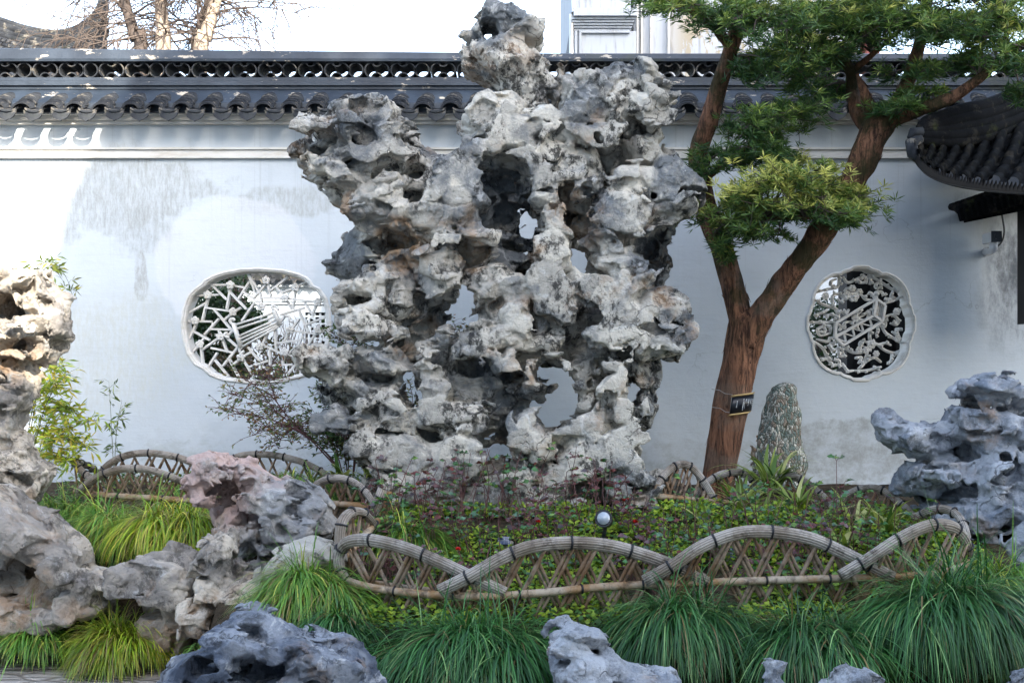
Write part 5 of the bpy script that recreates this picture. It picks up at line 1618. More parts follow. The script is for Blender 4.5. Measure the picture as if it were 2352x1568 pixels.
def pole(parent, pts, r, name="bottom_rail", nodes=True):
    c = [P(*p) for p in spline(pts, 10)]
    mb = MB()
    L = 0; c2 = [c[0]]; rad = [r]; col = []
    nxt = 0.14
    for i in range(1, len(c)):
        seg = (c[i] - c[i - 1]).length
        while nodes and L + seg > nxt:
            t = (nxt - L) / seg
            for dt, k in ((-0.006, 1.0), (-0.002, 1.14), (0.002, 1.14), (0.006, 1.0)):
                c2.append(c[i - 1].lerp(c[i], min(1, max(0, t + dt / seg)))); rad.append(r * k)
            nxt += 0.23
        L += seg
        c2.append(c[i]); rad.append(r)
    # keep strictly advancing points
    cc = [c2[0]]; rd = [rad[0]]
    for p, q in zip(c2[1:], rad[1:]):
        if (p - cc[-1]).length > 1e-4:
            cc.append(p); rd.append(q)
    mb.tube(cc, rd, 12)
    o = mb.build(name, M['bamboo'], parent, True, True)
    mb = MB()
    acc = 0
    for i in range(2, len(c) - 2):
        acc += (c[i] - c[i - 1]).length
        if acc > 0.28:
            acc = 0
            d = (c[i + 1] - c[i - 1]).normalized()
            mb = MB()
            mb.ring(c[i], d, r * 1.06, 0.0055, 12, 5)
            mb.build("binding", M['tie'], o, True)
    return c

def yat(pl, x):
    """photo y and depth on a polyline at photo x"""
    for a, b in zip(pl[:-1], pl[1:]):
        if min(a[0], b[0]) <= x <= max(a[0], b[0]) and a[0] != b[0]:
            t = (x - a[0]) / (b[0] - a[0])
            return a[1] + (b[1] - a[1]) * t, a[2] + (b[2] - a[2]) * t
    return None

rs = random.Random(44)
def stakes(parent, arch, foot, x0, x1, step, r=0.009, lean=0.5, dbl=0.6, every=1):
    """crossed pairs of thin canes between the foot line and the arch"""
    arch = spline(arch, 8); foot = spline(foot, 8)
    x = x0
    k = 0
    while x < x1:
        for s in (1, -1):
            f = yat(foot, x)
            if f is None: continue
            fy, fY = f
            # climb until under the arch
            h = 0; ok = False
            while h < 400:
                h += 3
                xx = x + s * lean * h
                a = yat(arch, xx)
                if a is None: break
                if fy - h <= a[0] + 6:
                    ok = True; break
            if not ok or h < 22: continue
            for d in ((0, 1) if rs.random() < dbl else (0,)):
                A = P(x + d * 11 + rs.uniform(-2, 2), fy + rs.uniform(0, 6), fY + (0.018 if s > 0 else 0.046))
                B = P(x + d * 11 + s * lean * h, fy - h, a[1] + (0.008 if s > 0 else 0.03))
                mb = MB()
                n = 9; c = [A.lerp(B, i / n) for i in range(n + 1)]
                rr_ = r * rs.uniform(0.85, 1.2)
                mb.tube(c, [rr_ * (1.22 if i % 3 == 1 else 1.0) for i in range(n + 1)], 7)
                mb.build("stake", M['cane'], parent, True, True)
        x += step
        k += 1

# front ring fence
fr = thing("bamboo_fence", "long woven bamboo fence with four big overlapping arches in the foreground", "fence", P(1450, 1450, 5.1))
rail = [(868, 1195, 5.75), (815, 1255, 5.5), (782, 1290, 5.35), (784, 1318, 5.28), (812, 1338, 5.2), (880, 1353, 5.1), (980, 1364, 5.03), (1110, 1369, 4.98), (1250, 1360, 5.02), (1400, 1346, 5.08), (1600, 1338, 5.1), (1800, 1331, 5.12), (2000, 1326, 5.15), (2120, 1320, 5.18), (2190, 1308, 5.25), (2222, 1292, 5.4), (2224, 1272, 5.6)]
pole(fr, rail, 0.0185)
A1 = [(800, 1345, 5.24), (781, 1310, 5.3), (779, 1272, 5.32), (800, 1245, 5.26), (850, 1240, 5.18), (930, 1258, 5.08), (1010, 1290, 5.02), (1090, 1328, 4.99), (1160, 1362, 4.98)]
A2 = [(1010, 1356, 4.96), (1080, 1322, 4.94), (1150, 1282, 4.96), (1220, 1255, 4.98), (1310, 1246, 5.02), (1400, 1253, 5.06), (1490, 1278, 5.08), (1560, 1306, 5.09), (1625, 1336, 5.1)]
A3 = [(1480, 1334, 5.04), (1545, 1298, 5.03), (1610, 1255, 5.05), (1690, 1225, 5.07), (1770, 1221, 5.1), (1860, 1236, 5.12), (1935, 1268, 5.13), (1995, 1298, 5.14), (2050, 1326, 5.15)]
A4 = [(1930, 1322, 5.08), (1990, 1286, 5.09), (2060, 1240, 5.12), (2120, 1211, 5.16), (2165, 1205, 5.22), (2200, 1218, 5.3), (2220, 1250, 5.42), (2224, 1295, 5.5)]
A0 = [(786, 1290, 5.36), (781, 1240, 5.40), (786, 1198, 5.42), (806, 1176, 5.5), (832, 1176, 5.6), (852, 1196, 5.68), (866, 1222, 5.74)]
A5 = [(2100, 1190, 5.9), (2140, 1172, 5.8), (2175, 1170, 5.72), (2202, 1186, 5.64), (2218, 1220, 5.56), (2226, 1275, 5.5)]
for a in (A1, A2, A3, A4, A0, A5):
    fence_arch(fr, a, 0.030 if a not in (A0, A5) else 0.027)
foot = [(770, 1400, 5.32), (830, 1440, 5.22), (900, 1452, 5.1), (1100, 1462, 5.02), (1400, 1448, 5.09), (1700, 1436, 5.12), (2000, 1428, 5.16), (2150, 1415, 5.22), (2222, 1400, 5.4)]
stakes(fr, A1, foot, 800, 1120, 50, 0.0085, 0.52, 0.7)
stakes(fr, A2, foot, 1040, 1610, 54, 0.0085, 0.52, 0.65)
stakes(fr, A3, foot, 1510, 2030, 54, 0.0085, 0.52, 0.65)
stakes(fr, A4, foot, 1960, 2230, 44, 0.0085, 0.45, 0.5)
stakes(fr, A0, [(780, 1330, 5.4), (830, 1310, 5.6), (870, 1290, 5.75)], 784, 866, 22, 0.0095, 0.16, 0)
pole(fr, [(838, 1446, 5.2), (880, 1456, 5.12), (930, 1462, 5.06)], 0.018)
# low pole behind
pole(fr, [(860, 1338, 5.25), (960, 1352, 5.15), (1100, 1362, 5.1)], 0.014, "back_rail")

# left fence: a front run, a back run and the end panel
fl = thing("bamboo_fence", "weathered bamboo fence enclosing the bed at the left behind the pink rock", "fence", P(320, 1160, 6.8))
B1 = [(178, 1132, 6.78), (205, 1108, 6.74), (240, 1088, 6.7), (285, 1076, 6.68), (340, 1078, 6.66), (395, 1095, 6.64), (445, 1120, 6.62), (490, 1146, 6.6)]
B2 = [(222, 1098, 7.5), (250, 1066, 7.5), (290, 1046, 7.5), (340, 1040, 7.5), (400, 1048, 7.5), (450, 1066, 7.5), (500, 1092, 7.5)]
B3 = [(520, 1060, 7.55), (560, 1045, 7.55), (620, 1044, 7.5), (680, 1056, 7.45), (720, 1072, 7.4), (760, 1096, 7.3)]
B4 = [(168, 1056, 7.0), (185, 1078, 6.95), (212, 1102, 6.85), (246, 1140, 6.76)]
B5 = [(170, 1058, 7.05), (200, 1068, 7.25), (235, 1092, 7.45)]
B6 = [(706, 1140, 6.35), (730, 1112, 6.3), (765, 1098, 6.26), (800, 1102, 6.24), (832, 1122, 6.2), (858, 1156, 6.14), (868, 1190, 6.08)]
for a in (B1, B2, B3, B4, B5, B6):
    fence_arch(fl, a, 0.024)
pole(fl, [(172, 1128, 6.82), (230, 1136, 6.76), (320, 1142, 6.7), (410, 1147, 6.66), (490, 1150, 6.62)], 0.019)
pole(fl, [(640, 1150, 6.4), (710, 1154, 6.36), (790, 1158, 6.28), (880, 1166, 6.15)], 0.019)
stakes(fl, B1, [(160, 1176, 6.82), (300, 1184, 6.73), (490, 1190, 6.64)], 185, 480, 34, 0.0065, 0.5, 0.3)
stakes(fl, B2, [(215, 1150, 7.55), (500, 1156, 7.55)], 225, 500, 34, 0.008, 0.5, 0.2)
stakes(fl, B3, [(500, 1130, 7.6), (780, 1150, 7.4)], 520, 760, 36, 0.008, 0.5, 0.2)
stakes(fl, B4, [(165, 1130, 7.0), (250, 1175, 6.76)], 166, 244, 16, 0.007, 0.14, 0)
stakes(fl, B6, [(690, 1200, 6.4), (800, 1210, 6.28), (880, 1216, 6.14)], 705, 870, 26, 0.008, 0.42, 0.3)
mb = MB()
bundle(mb, [P(852, 1196, 6.02), P(866, 1160, 6.02), P(880, 1122, 6.02)], 0.028)
o = mb.build("corner_post", M['strip'], fl, True, True)
mb = MB()
for t in (0.2, 0.75):
    c = P(852, 1196, 6.02).lerp(P(880, 1122, 6.02), t)
    mb = MB(); mb.ring(c, P(880, 1122, 6.02) - P(852, 1196, 6.02), 0.028, 0.004, 12, 5)
    mb.build("binding", M['tie'], o)
for q in ((866, 1200), (876, 1206), (886, 1200)):
    mb = MB(); mb.tube([P(q[0], 1240, 6.05), P(q[0] + 10, 1128, 6.08)], 0.012, 8); mb.build("stake", M['bamboo'], fl, True, True)

# right rear fence
fb = thing("bamboo_fence", "bamboo fence of smaller arches running along the back right below the tree", "fence", P(1800, 1180, 6.7))
C1 = [(1506, 1122, 6.55), (1528, 1088, 6.6), (1556, 1068, 6.65), (1584, 1070, 6.68), (1610, 1096, 6.7), (1632, 1130, 6.7), (1650, 1166, 6.7)]
C2 = [(1596, 1138, 6.8), (1625, 1108, 6.82), (1655, 1090, 6.85), (1690, 1084, 6.88), (1716, 1092, 6.88), (1745, 1116, 6.88)]
C3 = [(1740, 1130, 6.78), (1762, 1112, 6.78), (1790, 1098, 6.76), (1820, 1094, 6.74), (1852, 1108, 6.72), (1884, 1134, 6.68), (1912, 1160, 6.64), (1940, 1186, 6.6)]
C4 = [(1908, 1168, 6.5), (1938, 1142, 6.48), (1972, 1124, 6.44), (2010, 1120, 6.4), (2042, 1134, 6.34), (2074, 1160, 6.26), (2100, 1186, 6.2), (2118, 1206, 6.15)]
for a in (C1, C2, C3, C4):
    fence_arch(fb, a, 0.0235)
pole(fb, [(1500, 1138, 6.52), (1560, 1144, 6.6), (1640, 1152, 6.68), (1740, 1160, 6.8), (1850, 1178, 6.7), (1960, 1200, 6.55), (2100, 1222, 6.2)], 0.018)
pole(fb, [(1498, 1150, 6.5), (1512, 1112, 6.52)], 0.016, "corner_post")
stakes(fb, C1, [(1495, 1190, 6.55), (1650, 1200, 6.7)], 1506, 1650, 22, 0.0075, 0.36, 0.2)
stakes(fb, C2, [(1590, 1180, 6.85), (1760, 1190, 6.88)], 1600, 1740, 26, 0.0075, 0.4, 0.2)
stakes(fb, C3, [(1730, 1190, 6.8), (1950, 1220, 6.62)], 1745, 1930, 28, 0.0075, 0.4, 0.2)
stakes(fb, C4, [(1900, 1220, 6.52), (2130, 1250, 6.2)], 1915, 2110, 28, 0.0075, 0.4, 0.2)

# ------------------------------------------------------------------ leaves and grass
def nrm(a):
    return a / np.maximum(np.linalg.norm(a, axis=-1, keepdims=True), 1e-9)

def leaf_mesh(base, d, L, Wd, col, droop=0.15, name="leaves", rng=NR, flat=None):
    """diamond leaves folded along the midrib: base (N,3), direction, length, half width, colour"""
    N = len(base)
    L = np.broadcast_to(np.asarray(L, float).reshape(-1, 1), (N, 1)); Wd = np.broadcast_to(np.asarray(Wd, float).reshape(-1, 1), (N, 1))
    r = rng.normal(size=(N, 3)) if flat is None else np.cross(d, np.asarray(flat) + rng.normal(size=(N, 3)) * 0.35)
    side = nrm(np.cross(d, r)) if flat is None else nrm(r)
    up = np.cross(side, d)
    dz = np.zeros((N, 3)); dz[:, 2] = -1
    mid = base + d * L * 0.5 + dz * L * droop * 0.3
    tip = base + d * L + dz * L * droop
    l = mid + side * Wd + up * Wd * 0.35; r_ = mid - side * Wd + up * Wd * 0.35
    V = np.stack([base, l, mid, r_, tip], 1)
    k = np.arange(N)[:, None] * 5
    Q = np.concatenate([k + np.array([[0, 1, 2, 2]]), k + np.array([[0, 2, 3, 3]]), k + np.array([[1, 4, 2, 2]]), k + np.array([[2, 4, 3, 3]])])
    # triangles as two quads per leaf
    Q = np.concatenate([k + np.array([[0, 1, 4, 2]]), k + np.array([[0, 2, 4, 3]])])
    C = np.repeat(np.asarray(col)[:, None, :], 5, 1)
    return V.reshape(-1, 3), Q, C.reshape(-1, 3)

def merge(parts):
    V = []; Q = []; C = []; o = 0
    for v, q, c in parts:
        V.append(v); Q.append(q + o); C.append(c); o += len(v)
    return np.concatenate(V), np.concatenate(Q), np.concatenate(C)

def blades(root, d0, L, Wd, droop, col, seg=6, rng=NR):
    """arching ribbons; droop: how strongly they bend to the ground"""
    N = len(root)
    L = np.asarray(L).reshape(-1, 1)
    p = root.copy(); d = nrm(d0)
    side = nrm(np.cross(d, np.array([0, 0, 1.0])) + 1e-6)
    rows = []
    h = L / seg
    for i in range(seg + 1):
        t = i / seg
        w = Wd.reshape(-1, 1) * (1 - t ** 2.2) * (0.75 + 0.5 * min(1, t * 3)) + 0.0003
        rows.append(np.stack([p - side * w, p + side * w], 1))
        d = nrm(d + np.array([0, 0, -1.0]) * droop.reshape(-1, 1) * (0.35 + t))
        p = p + d * h
    V = np.stack(rows, 1)                      # N, seg+1, 2, 3
    k = np.arange(N)[:, None, None] * (2 * (seg + 1))
    i = np.arange(seg)[None, :, None] * 2
    Q = (k + i + np.array([0, 1, 3, 2])[None, None, :]).reshape(-1, 4)
    tt = (np.arange(seg + 1) / seg)[None, :, None, None]
    C = col[:, None, None, :] * np.ones((1, seg + 1, 2, 1))
    return V.reshape(-1, 3), Q, C.reshape(-1, 3)

def sedge(label, px, py, Y, rx, L, n, seed, kind, spread=1.0, lift=0.42, top=0.12, group=None, bias=(0, -0.5)):
    """one tuft of sedge growing at (px, py, Y): rx metres half width of its base"""
    rng = np.random.default_rng(seed)
    b = P(px, py, Y)
    t = thing("sedge_tuft", label, "grass tuft", b, group or "sedge tufts")
    # several crowns grown together, each leaning its own way
    nc = max(3, int(n / 330))
    cx_ = rng.uniform(-1, 1, nc) * rx * 0.95; cy_ = rng.uniform(-0.6, 0.6, nc) * rx * 0.6; cz_ = -top * (cx_ / rx) ** 2 * 0.5 + rng.uniform(-0.05, 0.03, nc)
    ln_ = rng.normal(0, 0.22, (nc, 2)); cl_ = rng.uniform(0.75, 1.15, nc)
    ci = rng.integers(0, nc, n)
    a = rng.uniform(0, 2 * np.pi, n); q = np.sqrt(rng.uniform(0, 1, n))
    cr = rx * 0.42
    root = np.stack([b.x + cx_[ci] + np.cos(a) * q * cr, b.y + cy_[ci] + np.sin(a) * q * cr * 0.6, b.z + cz_[ci] - 0.05 * q ** 2 + rng.uniform(-0.02, 0.015, n)], 1)
    a2 = a + rng.normal(0, 0.75, n)
    out = 0.30 + 0.8 * q * spread
    d0 = np.stack([np.cos(a2) * out + bias[0] + ln_[ci, 0] + 0.7 * cx_[ci] / rx * spread, np.sin(a2) * out * 0.8 + bias[1] + ln_[ci, 1], np.full(n, lift) * rng.uniform(0.2, 1.2, n)], 1)
    Ln = L * cl_[ci] * rng.uniform(0.4, 1.15, n)
    dr = rng.uniform(0.20, 0.62, n)
    pal = {'dark': ((0.012, 0.060, 0.017), (0.058, 0.185, 0.042), (0.24, 0.40, 0.13)),
           'mid': ((0.045, 0.15, 0.02), (0.19, 0.36, 0.045), (0.48, 0.50, 0.09)),
           'yellow': ((0.11, 0.23, 0.016), (0.40, 0.50, 0.03), (0.60, 0.52, 0.08))}[kind]
    u = rng.uniform(0, 1, n)[:, None]
    col = np.array(pal[0]) * (1 - u) + np.array(pal[1]) * u
    hi = rng.uniform(0, 1, n) < {'dark': 0.10, 'mid': 0.14, 'yellow': 0.22}[kind]
    col[hi] = np.array(pal[2]) * rng.uniform(0.6, 1.1, (hi.sum(), 1))
    dead = rng.uniform(0, 1, n) < {'dark': 0.045, 'mid': 0.08, 'yellow': 0.11}[kind]
    col[dead] = np.array((0.28, 0.19, 0.08)) * rng.uniform(0.5, 1.1, (dead.sum(), 1))
    col = col * rng.uniform(0.65, 1.3, nc)[ci][:, None]
    wild = rng.uniform(0, 1, n) < 0.07
    d0[wild] += rng.normal(0, 0.55, (wild.sum(), 3)); Ln[wild] *= rng.uniform(0.8, 1.35, wild.sum()); dr[wild] *= rng.uniform(0.3, 1.0, wild.sum())
    v, Q, C = blades(root, d0, Ln, rng.uniform(0.0014, 0.0030, n), dr, col, 7, rng)
    link("blades", npmesh("blades", v, Q, C), M['grass'], t)
    return t

sedge("dark green sedge mound hanging over the bank under the first two fence arches", 1092, 1452, 4.80, 0.22, 0.40, 3300, 1, 'dark')
sedge("dark sedge mound hanging below the rail just right of the rounded grey boulder", 1582, 1402, 4.85, 0.19, 0.36, 2800, 2, 'dark')
sedge("lower dark sedge mound above the small perforated stone", 1885, 1440, 4.72, 0.16, 0.34, 2400, 3, 'dark')
sedge("largest sedge mound spilling down at the bottom right corner", 2190, 1366, 4.80, 0.25, 0.46, 4200, 4, 'dark')
sedge("green sedge tuft behind the fence corner against the right rockery", 2275, 1322, 5.25, 0.22, 0.32, 2200, 5, 'mid')
sedge("bright green sedge mound left of the fence's curved corner", 705, 1318, 5.2, 0.16, 0.31, 2700, 6, 'mid')
sedge("small sedge clump under the curved corner of the fence", 755, 1418, 4.95, 0.16, 0.26, 1500, 7, 'dark')
sedge("sedge tuft hanging by the left end of the low bamboo rail", 125, 1146, 6.55, 0.16, 0.28, 1400, 8, 'mid')
sedge("broad green sedge tuft below the left fence, beside the big boulder", 238, 1192, 6.35, 0.20, 0.33, 2300, 9, 'mid')
sedge("yellowing sedge tuft between the left fence and the pink rock", 392, 1188, 6.2, 0.20, 0.36, 2700, 10, 'yellow')
sedge("sedge tuft growing at the edge of the paving below the big boulder", 108, 1452, 5.66, 0.11, 0.20, 1500, 11, 'mid', lift=0.95, bias=(0, -0.3), top=0.05)
sedge("yellow green sedge mound on the edge of the paving, bottom left", 288, 1464, 5.56, 0.13, 0.265, 2600, 12, 'yellow', lift=1.0, bias=(0, -0.3), top=0.05)
sedge("thin sedge wisps between the brownish stone and the dark front boulder", 440, 1480, 5.2, 0.06, 0.16, 300, 13, 'mid')
sedge("sedge tuft inside the bed behind the fence's left corner", 930, 1218, 5.75, 0.16, 0.30, 900, 14, 'mid')
sedge("sedge inside the left bed seen through the lattice", 420, 1128, 7.0, 0.22, 0.26, 1000, 15, 'mid')
sedge("sparse dark sedge in the gap between the dark front boulder and the first mound", 905, 1500, 4.75, 0.10, 0.26, 500, 17, 'dark')
sedge("pale sedge by the small fence arch behind the pink rock", 690, 1098, 6.9, 0.20, 0.24, 800, 18, 'mid')

# strap-leaved plants at the back right
def strap(label, px, py, Y, L, n, seed):
    rng = np.random.default_rng(seed)
    b = P(px, py, Y)
    t = thing("strap_leaf_plant", label, "plant", b, "strap leaved plants in the bed")
    a = rng.uniform(0, 2 * np.pi, n)
    root = np.stack([b.x + rng.normal(0, 0.025, n), b.y + rng.normal(0, 0.025, n), np.full(n, b.z)], 1)
    d0 = np.stack([np.cos(a) * rng.uniform(0.25, 1.0, n), np.sin(a) * rng.uniform(0.25, 1.0, n), rng.uniform(0.7, 1.3, n)], 1)
    u = rng.uniform(0, 1, n)[:, None]
    col = np.array((0.06, 0.14, 0.03)) * (1 - u) + np.array((0.30, 0.36, 0.08)) * u
    hi = rng.uniform(0, 1, n) < 0.2
    col[hi] = np.array((0.50, 0.50, 0.20))
    v, Q, C = blades(root, d0, 1.15 * L * rng.uniform(0.6, 1.1, n), rng.uniform(0.008, 0.014, n), rng.uniform(0.18, 0.36, n), col, 7, rng)
    link("leaves", npmesh("leaves", v, Q, C), M['softleaf'], t)
for i, (px, py, Y, L, n, lb) in enumerate([
    (1770, 1120, 6.75, 0.34, 46, "tall strap leaved plant at the foot of the pebble spire"), (1700, 1180, 6.5, 0.30, 44, "strap leaved plant in front of the second back arch"),
    (1640, 1235, 6.2, 0.26, 34, "strap leaved plant lowest and leftmost of its kind"), (1752, 1225, 6.3, 0.30, 44, "bushy strap leaved plant below the pebble spire"),
    (1880, 1235, 6.2, 0.30, 40, "strap leaved plant under the third back arch"), (1965, 1245, 6.05, 0.32, 46, "pale strap leaved plant under the fourth back arch"),
    (2035, 1240, 6.0, 0.30, 40, "strap leaved plant nearest the right rockery"), (1830, 1180, 6.55, 0.28, 34, "strap leaved plant behind the third arch's left foot"),
    (1925, 1285, 5.75, 0.28, 36, "strap leaved plant behind the big third front arch"), (790, 1110, 6.8, 0.22, 26, "small strap leaved plant left of the great rock"),
    (848, 1110, 6.7, 0.20, 22, "yellow tipped strap plant at the great rock's left foot")]):
    strap(lb, px, py, Y, L, n, 60 + i)

# clover ground cover
def cover(name, label, poly, n, seed, z0=0.02, cols=((0.13, 0.24, 0.02), (0.34, 0.42, 0.035), (0.07, 0.16, 0.04))):
    rng = np.random.default_rng(seed)
    pts = []
    xs = [p[0] for p in poly]; ys = [p[1] for p in poly]
    while sum(len(p) for p in pts) < n:
        q = np.stack([rng.uniform(min(xs), max(xs), n), rng.uniform(min(ys), max(ys), n)], 1)
        ok = polysdf(q[:, 0], q[:, 1], poly) < 0
        dens = vnoise(np.stack([q[:, 0] * 3.1, q[:, 1] * 3.1, np.zeros(n)], 1).astype(np.float32), seed) > -0.45
        pts.append(q[ok & dens])
    q = np.concatenate(pts)[:n]
    z = ground_z(q[:, 0], q[:, 1]) + z0 + rng.uniform(0.0, 0.075, n)
    base = np.stack([q[:, 0], q[:, 1], z], 1)
    a = rng.uniform(0, 2 * np.pi, n)
    d = nrm(np.stack([np.cos(a), np.sin(a), rng.normal(0.0, 0.3, n)], 1))
    u = rng.uniform(0, 1, (n, 1)) ; w_ = rng.uniform(0, 1, (n, 1))
    col = np.where(w_ < 0.3, np.array(cols[2]), np.array(cols[0]) * (1 - u) + np.array(cols[1]) * u)
    flat = np.stack([rng.normal(0, 0.35, n), -0.35 + rng.normal(0, 0.35, n), np.ones(n)], 1)
    v, Q, C = leaf_mesh(base, d, rng.uniform(0.018, 0.038, n), rng.uniform(0.009, 0.018, n), col, 0.05, rng=rng, flat=flat)
    tag(link(name, npmesh(name, v, Q, C), M['softleaf']), label, "ground cover", kind="stuff")
cover("clover_carpet", "yellow green clover carpeting the rose bed", [(-0.85, 5.0), (-0.2, 4.85), (2.2, 5.05), (2.45, 5.6), (2.3, 6.4), (0.9, 6.7), (-0.75, 6.5), (-1.0, 5.8)], 17000, 5)
cover("leafy_undergrowth", "mixed low leaves under the left fence and beside the great rock", [(-2.9, 6.3), (-1.2, 5.9), (-0.6, 6.2), (-0.7, 8.1), (-3.2, 8.2)], 5000, 6, 0.03, ((0.06, 0.12, 0.02), (0.18, 0.24, 0.04), (0.03, 0.08, 0.02)))
cover("shade_undergrowth", "dark leaves growing in the shade outside the front fence", [(-1.2, 4.62), (2.5, 4.62), (2.5, 5.05), (-0.2, 4.85), (-0.9, 5.0)], 3500, 8, 0.0, ((0.02, 0.06, 0.015), (0.08, 0.14, 0.02), (0.02, 0.05, 0.02)))

# rose bushes
def rose_stem(mbS, LV, rng, r_, base, h, kind):
    """one thorny shoot with leaves of five leaflets; returns its tip"""
    p = Vector(base); d = Vector((r_.uniform(-0.35, 0.35), r_.uniform(-0.35, 0.35), 1)).normalized()
    pts = [p.copy()]
    k = 6
    for i in range(k):
        d = (d + Vector((r_.uniform(-1, 1), r_.uniform(-1, 1), 0.25)) * 0.17).normalized()
        p = p + d * h / k
        pts.append(p.copy())
        if i >= 2 and r_.random() < 0.55:
            for _ in range(r_.choice((1, 1, 2))):
                a = r_.uniform(0, 6.28)
                s = Vector((math.cos(a), math.sin(a), 0.45)).normalized()
                e = p + s * r_.uniform(0.025, 0.055)
                mbS.tube([p, (p + e) / 2 + Vector((0, 0, 0.006)), e], 0.0016, 4, cap=False)
                for t_, sd in ((0.55, 1), (0.55, -1), (0.95, 1), (0.95, -1), (1.0, 0)):
                    b = p.lerp(e, t_)
                    dd = (s + Vector((-s.y, s.x, 0)) * sd * 1.1 + Vector((0, 0, r_.uniform(-0.3, 0.2)))).normalized()
                    LV.append((b, dd, r_.uniform(0.022, 0.044), kind if r_.random() < 0.8 else 1 - kind))
    mbS.tube(pts, [0.0032 * (1 - 0.5 * i / k) for i in range(k + 1)], 5, cap=False)
    return pts[-1]

def flower(p, r, seed, col=((0.55, 0.012, 0.012), (0.75, 0.03, 0.03))):
    rng = np.random.default_rng(seed)
    n = 22
    a = np.arange(n) * 2.4; q = np.sqrt(np.arange(n) / n)
    d = nrm(np.stack([np.cos(a) * (0.2 + q), np.sin(a) * (0.2 + q), 1.1 - q * 0.7], 1))
    base = np.array(p)[None] + d * r * 0.12
    u = rng.uniform(0, 1, (n, 1))
    c = np.array(col[0]) * (1 - u) + np.array(col[1]) * u
    tang = np.stack([-np.sin(a), np.cos(a), np.zeros(n)], 1)
    flat = np.cross(tang, d)
    return leaf_mesh(base, d, np.full(n, r), np.full(n, r * 0.5), c, -0.1, rng=rng, flat=flat)

RED = (0.17, 0.045, 0.04); PUR = (0.10, 0.085, 0.10); GRN = (0.06, 0.16, 0.05); GRN2 = (0.16, 0.27, 0.06); BLU = (0.09, 0.17, 0.11)
def rose_bush(label, px, py, Y, ht, stems, seed, kind, flowers=()):
    r_ = random.Random(seed); rng = np.random.default_rng(seed)
    b = P(px, py, Y)
    b.z = float(ground_z(np.array([b.x]), np.array([b.y]))[0])
    t = thing("rose_bush", label, "rose bush", b, "rose bushes in the bed")
    mbS = MB(); LV = []
    tips = []
    for s in range(stems):
        q = b + Vector((r_.uniform(-0.10, 0.10), r_.uniform(-0.08, 0.08), 0))
        tips.append(rose_stem(mbS, LV, rng, r_, q, ht * r_.uniform(0.6, 1.15), kind))
    FP = []
    for i, (fx, fy, fr_) in enumerate(flowers):
        e = P(fx, fy, Y)
        q = b.lerp(e, 0.5) + Vector((0.02, 0, 0))
        mbS.tube([b, q, e], 0.0026, 5)
        FP.append((e, fr_))
    mbS.build("stems", M['stem'], t)
    n = len(LV)
    base = np.array([l[0] for l in LV]); d = np.array([l[1] for l in LV]); L = np.array([l[2] for l in LV])
    kk = np.array([l[3] for l in LV])
    u = rng.uniform(0, 1, (n, 1))
    cr = np.array(RED) * (1 - u) + np.array(PUR) * u
    cg = np.where(u < 0.5, np.array(GRN), np.where(u < 0.8, np.array(BLU), np.array(GRN2))) * rng.uniform(0.7, 1.3, (n, 1))
    col = np.where((kk > 0.5)[:, None], cr, cg)
    flat = np.stack([rng.normal(0, 0.5, n), -0.3 + rng.normal(0, 0.5, n), np.ones(n)], 1)
    v, Q, C = leaf_mesh(base, d, L, L * 0.36, col, 0.1, rng=rng, flat=flat)
    link("leaves", npmesh("leaves", v, Q, C), M['softleaf'], t)
    for i, (e, fr_) in enumerate(FP):
        v, Q, C = flower(e, fr_, seed + i)
        link("red_flower", npmesh("red_flower", v, Q, C), M['petal'], t)
ROSES = []
rq = random.Random(77)
spots = []
for i in range(400):
    px = rq.uniform(880, 2090); Y = rq.uniform(5.25, 6.55)
    x = (px - CX) / F * Y
    if any((x - a) ** 2 + (Y - b) ** 2 < 0.0285 for a, b in spots): continue
    if px > 1450 and Y > 5.95: continue
    if abs(px - 1390) < 55 and Y < 6.0: continue
    spots.append((x, Y))
    ROSES.append((px, Y))
SPEC = [(1160, 6.45, 0.36, 0, [(1162, 1072, 0.017)], "leafy green rose bush with a single red bud against the pale rock"),
        (1437, 6.2, 0.26, 1, [(1437, 1150, 0.022)], "dark rose bush carrying an open red bloom below the right of the great rock"),
        (1457, 5.95, 0.24, 1, [(1459, 1200, 0.018)], "rose bush with a crimson bloom beside the garden spotlight"),
        (1232, 5.9, 0.24, 0, [(1236, 1199, 0.016)], "green rose bush with a small pink red bloom at the middle of the bed"),
        (960, 6.4, 0.26, 1, [(962, 1112, 0.016), (950, 1122, 0.013)], "dark rose bush with tiny red buds at the left foot of the great rock"),
        (1085, 5.3, 0.16, 1, [(1052, 1262, 0.014)], "low rose bush with a faded orange bloom just behind the front arch")]
for i, (px, Y, ht, kind, fl_, lb) in enumerate(SPEC):
    rose_bush(lb, px, 1200, Y, ht, 6, 300 + i, kind, fl_)
for i, (px, Y) in enumerate(ROSES):
    kind = 1 if rq.random() < 0.42 else 0
    rose_bush(("dark red leaved" if kind else "green leaved") + " rose bush without blooms among its like in the bed", px, 1200, Y, rq.uniform(0.24, 0.42) * (0.72 + 0.38 * (Y - 5.2)), rq.randrange(5, 9), 400 + i, kind)
print("roses", len(ROSES))

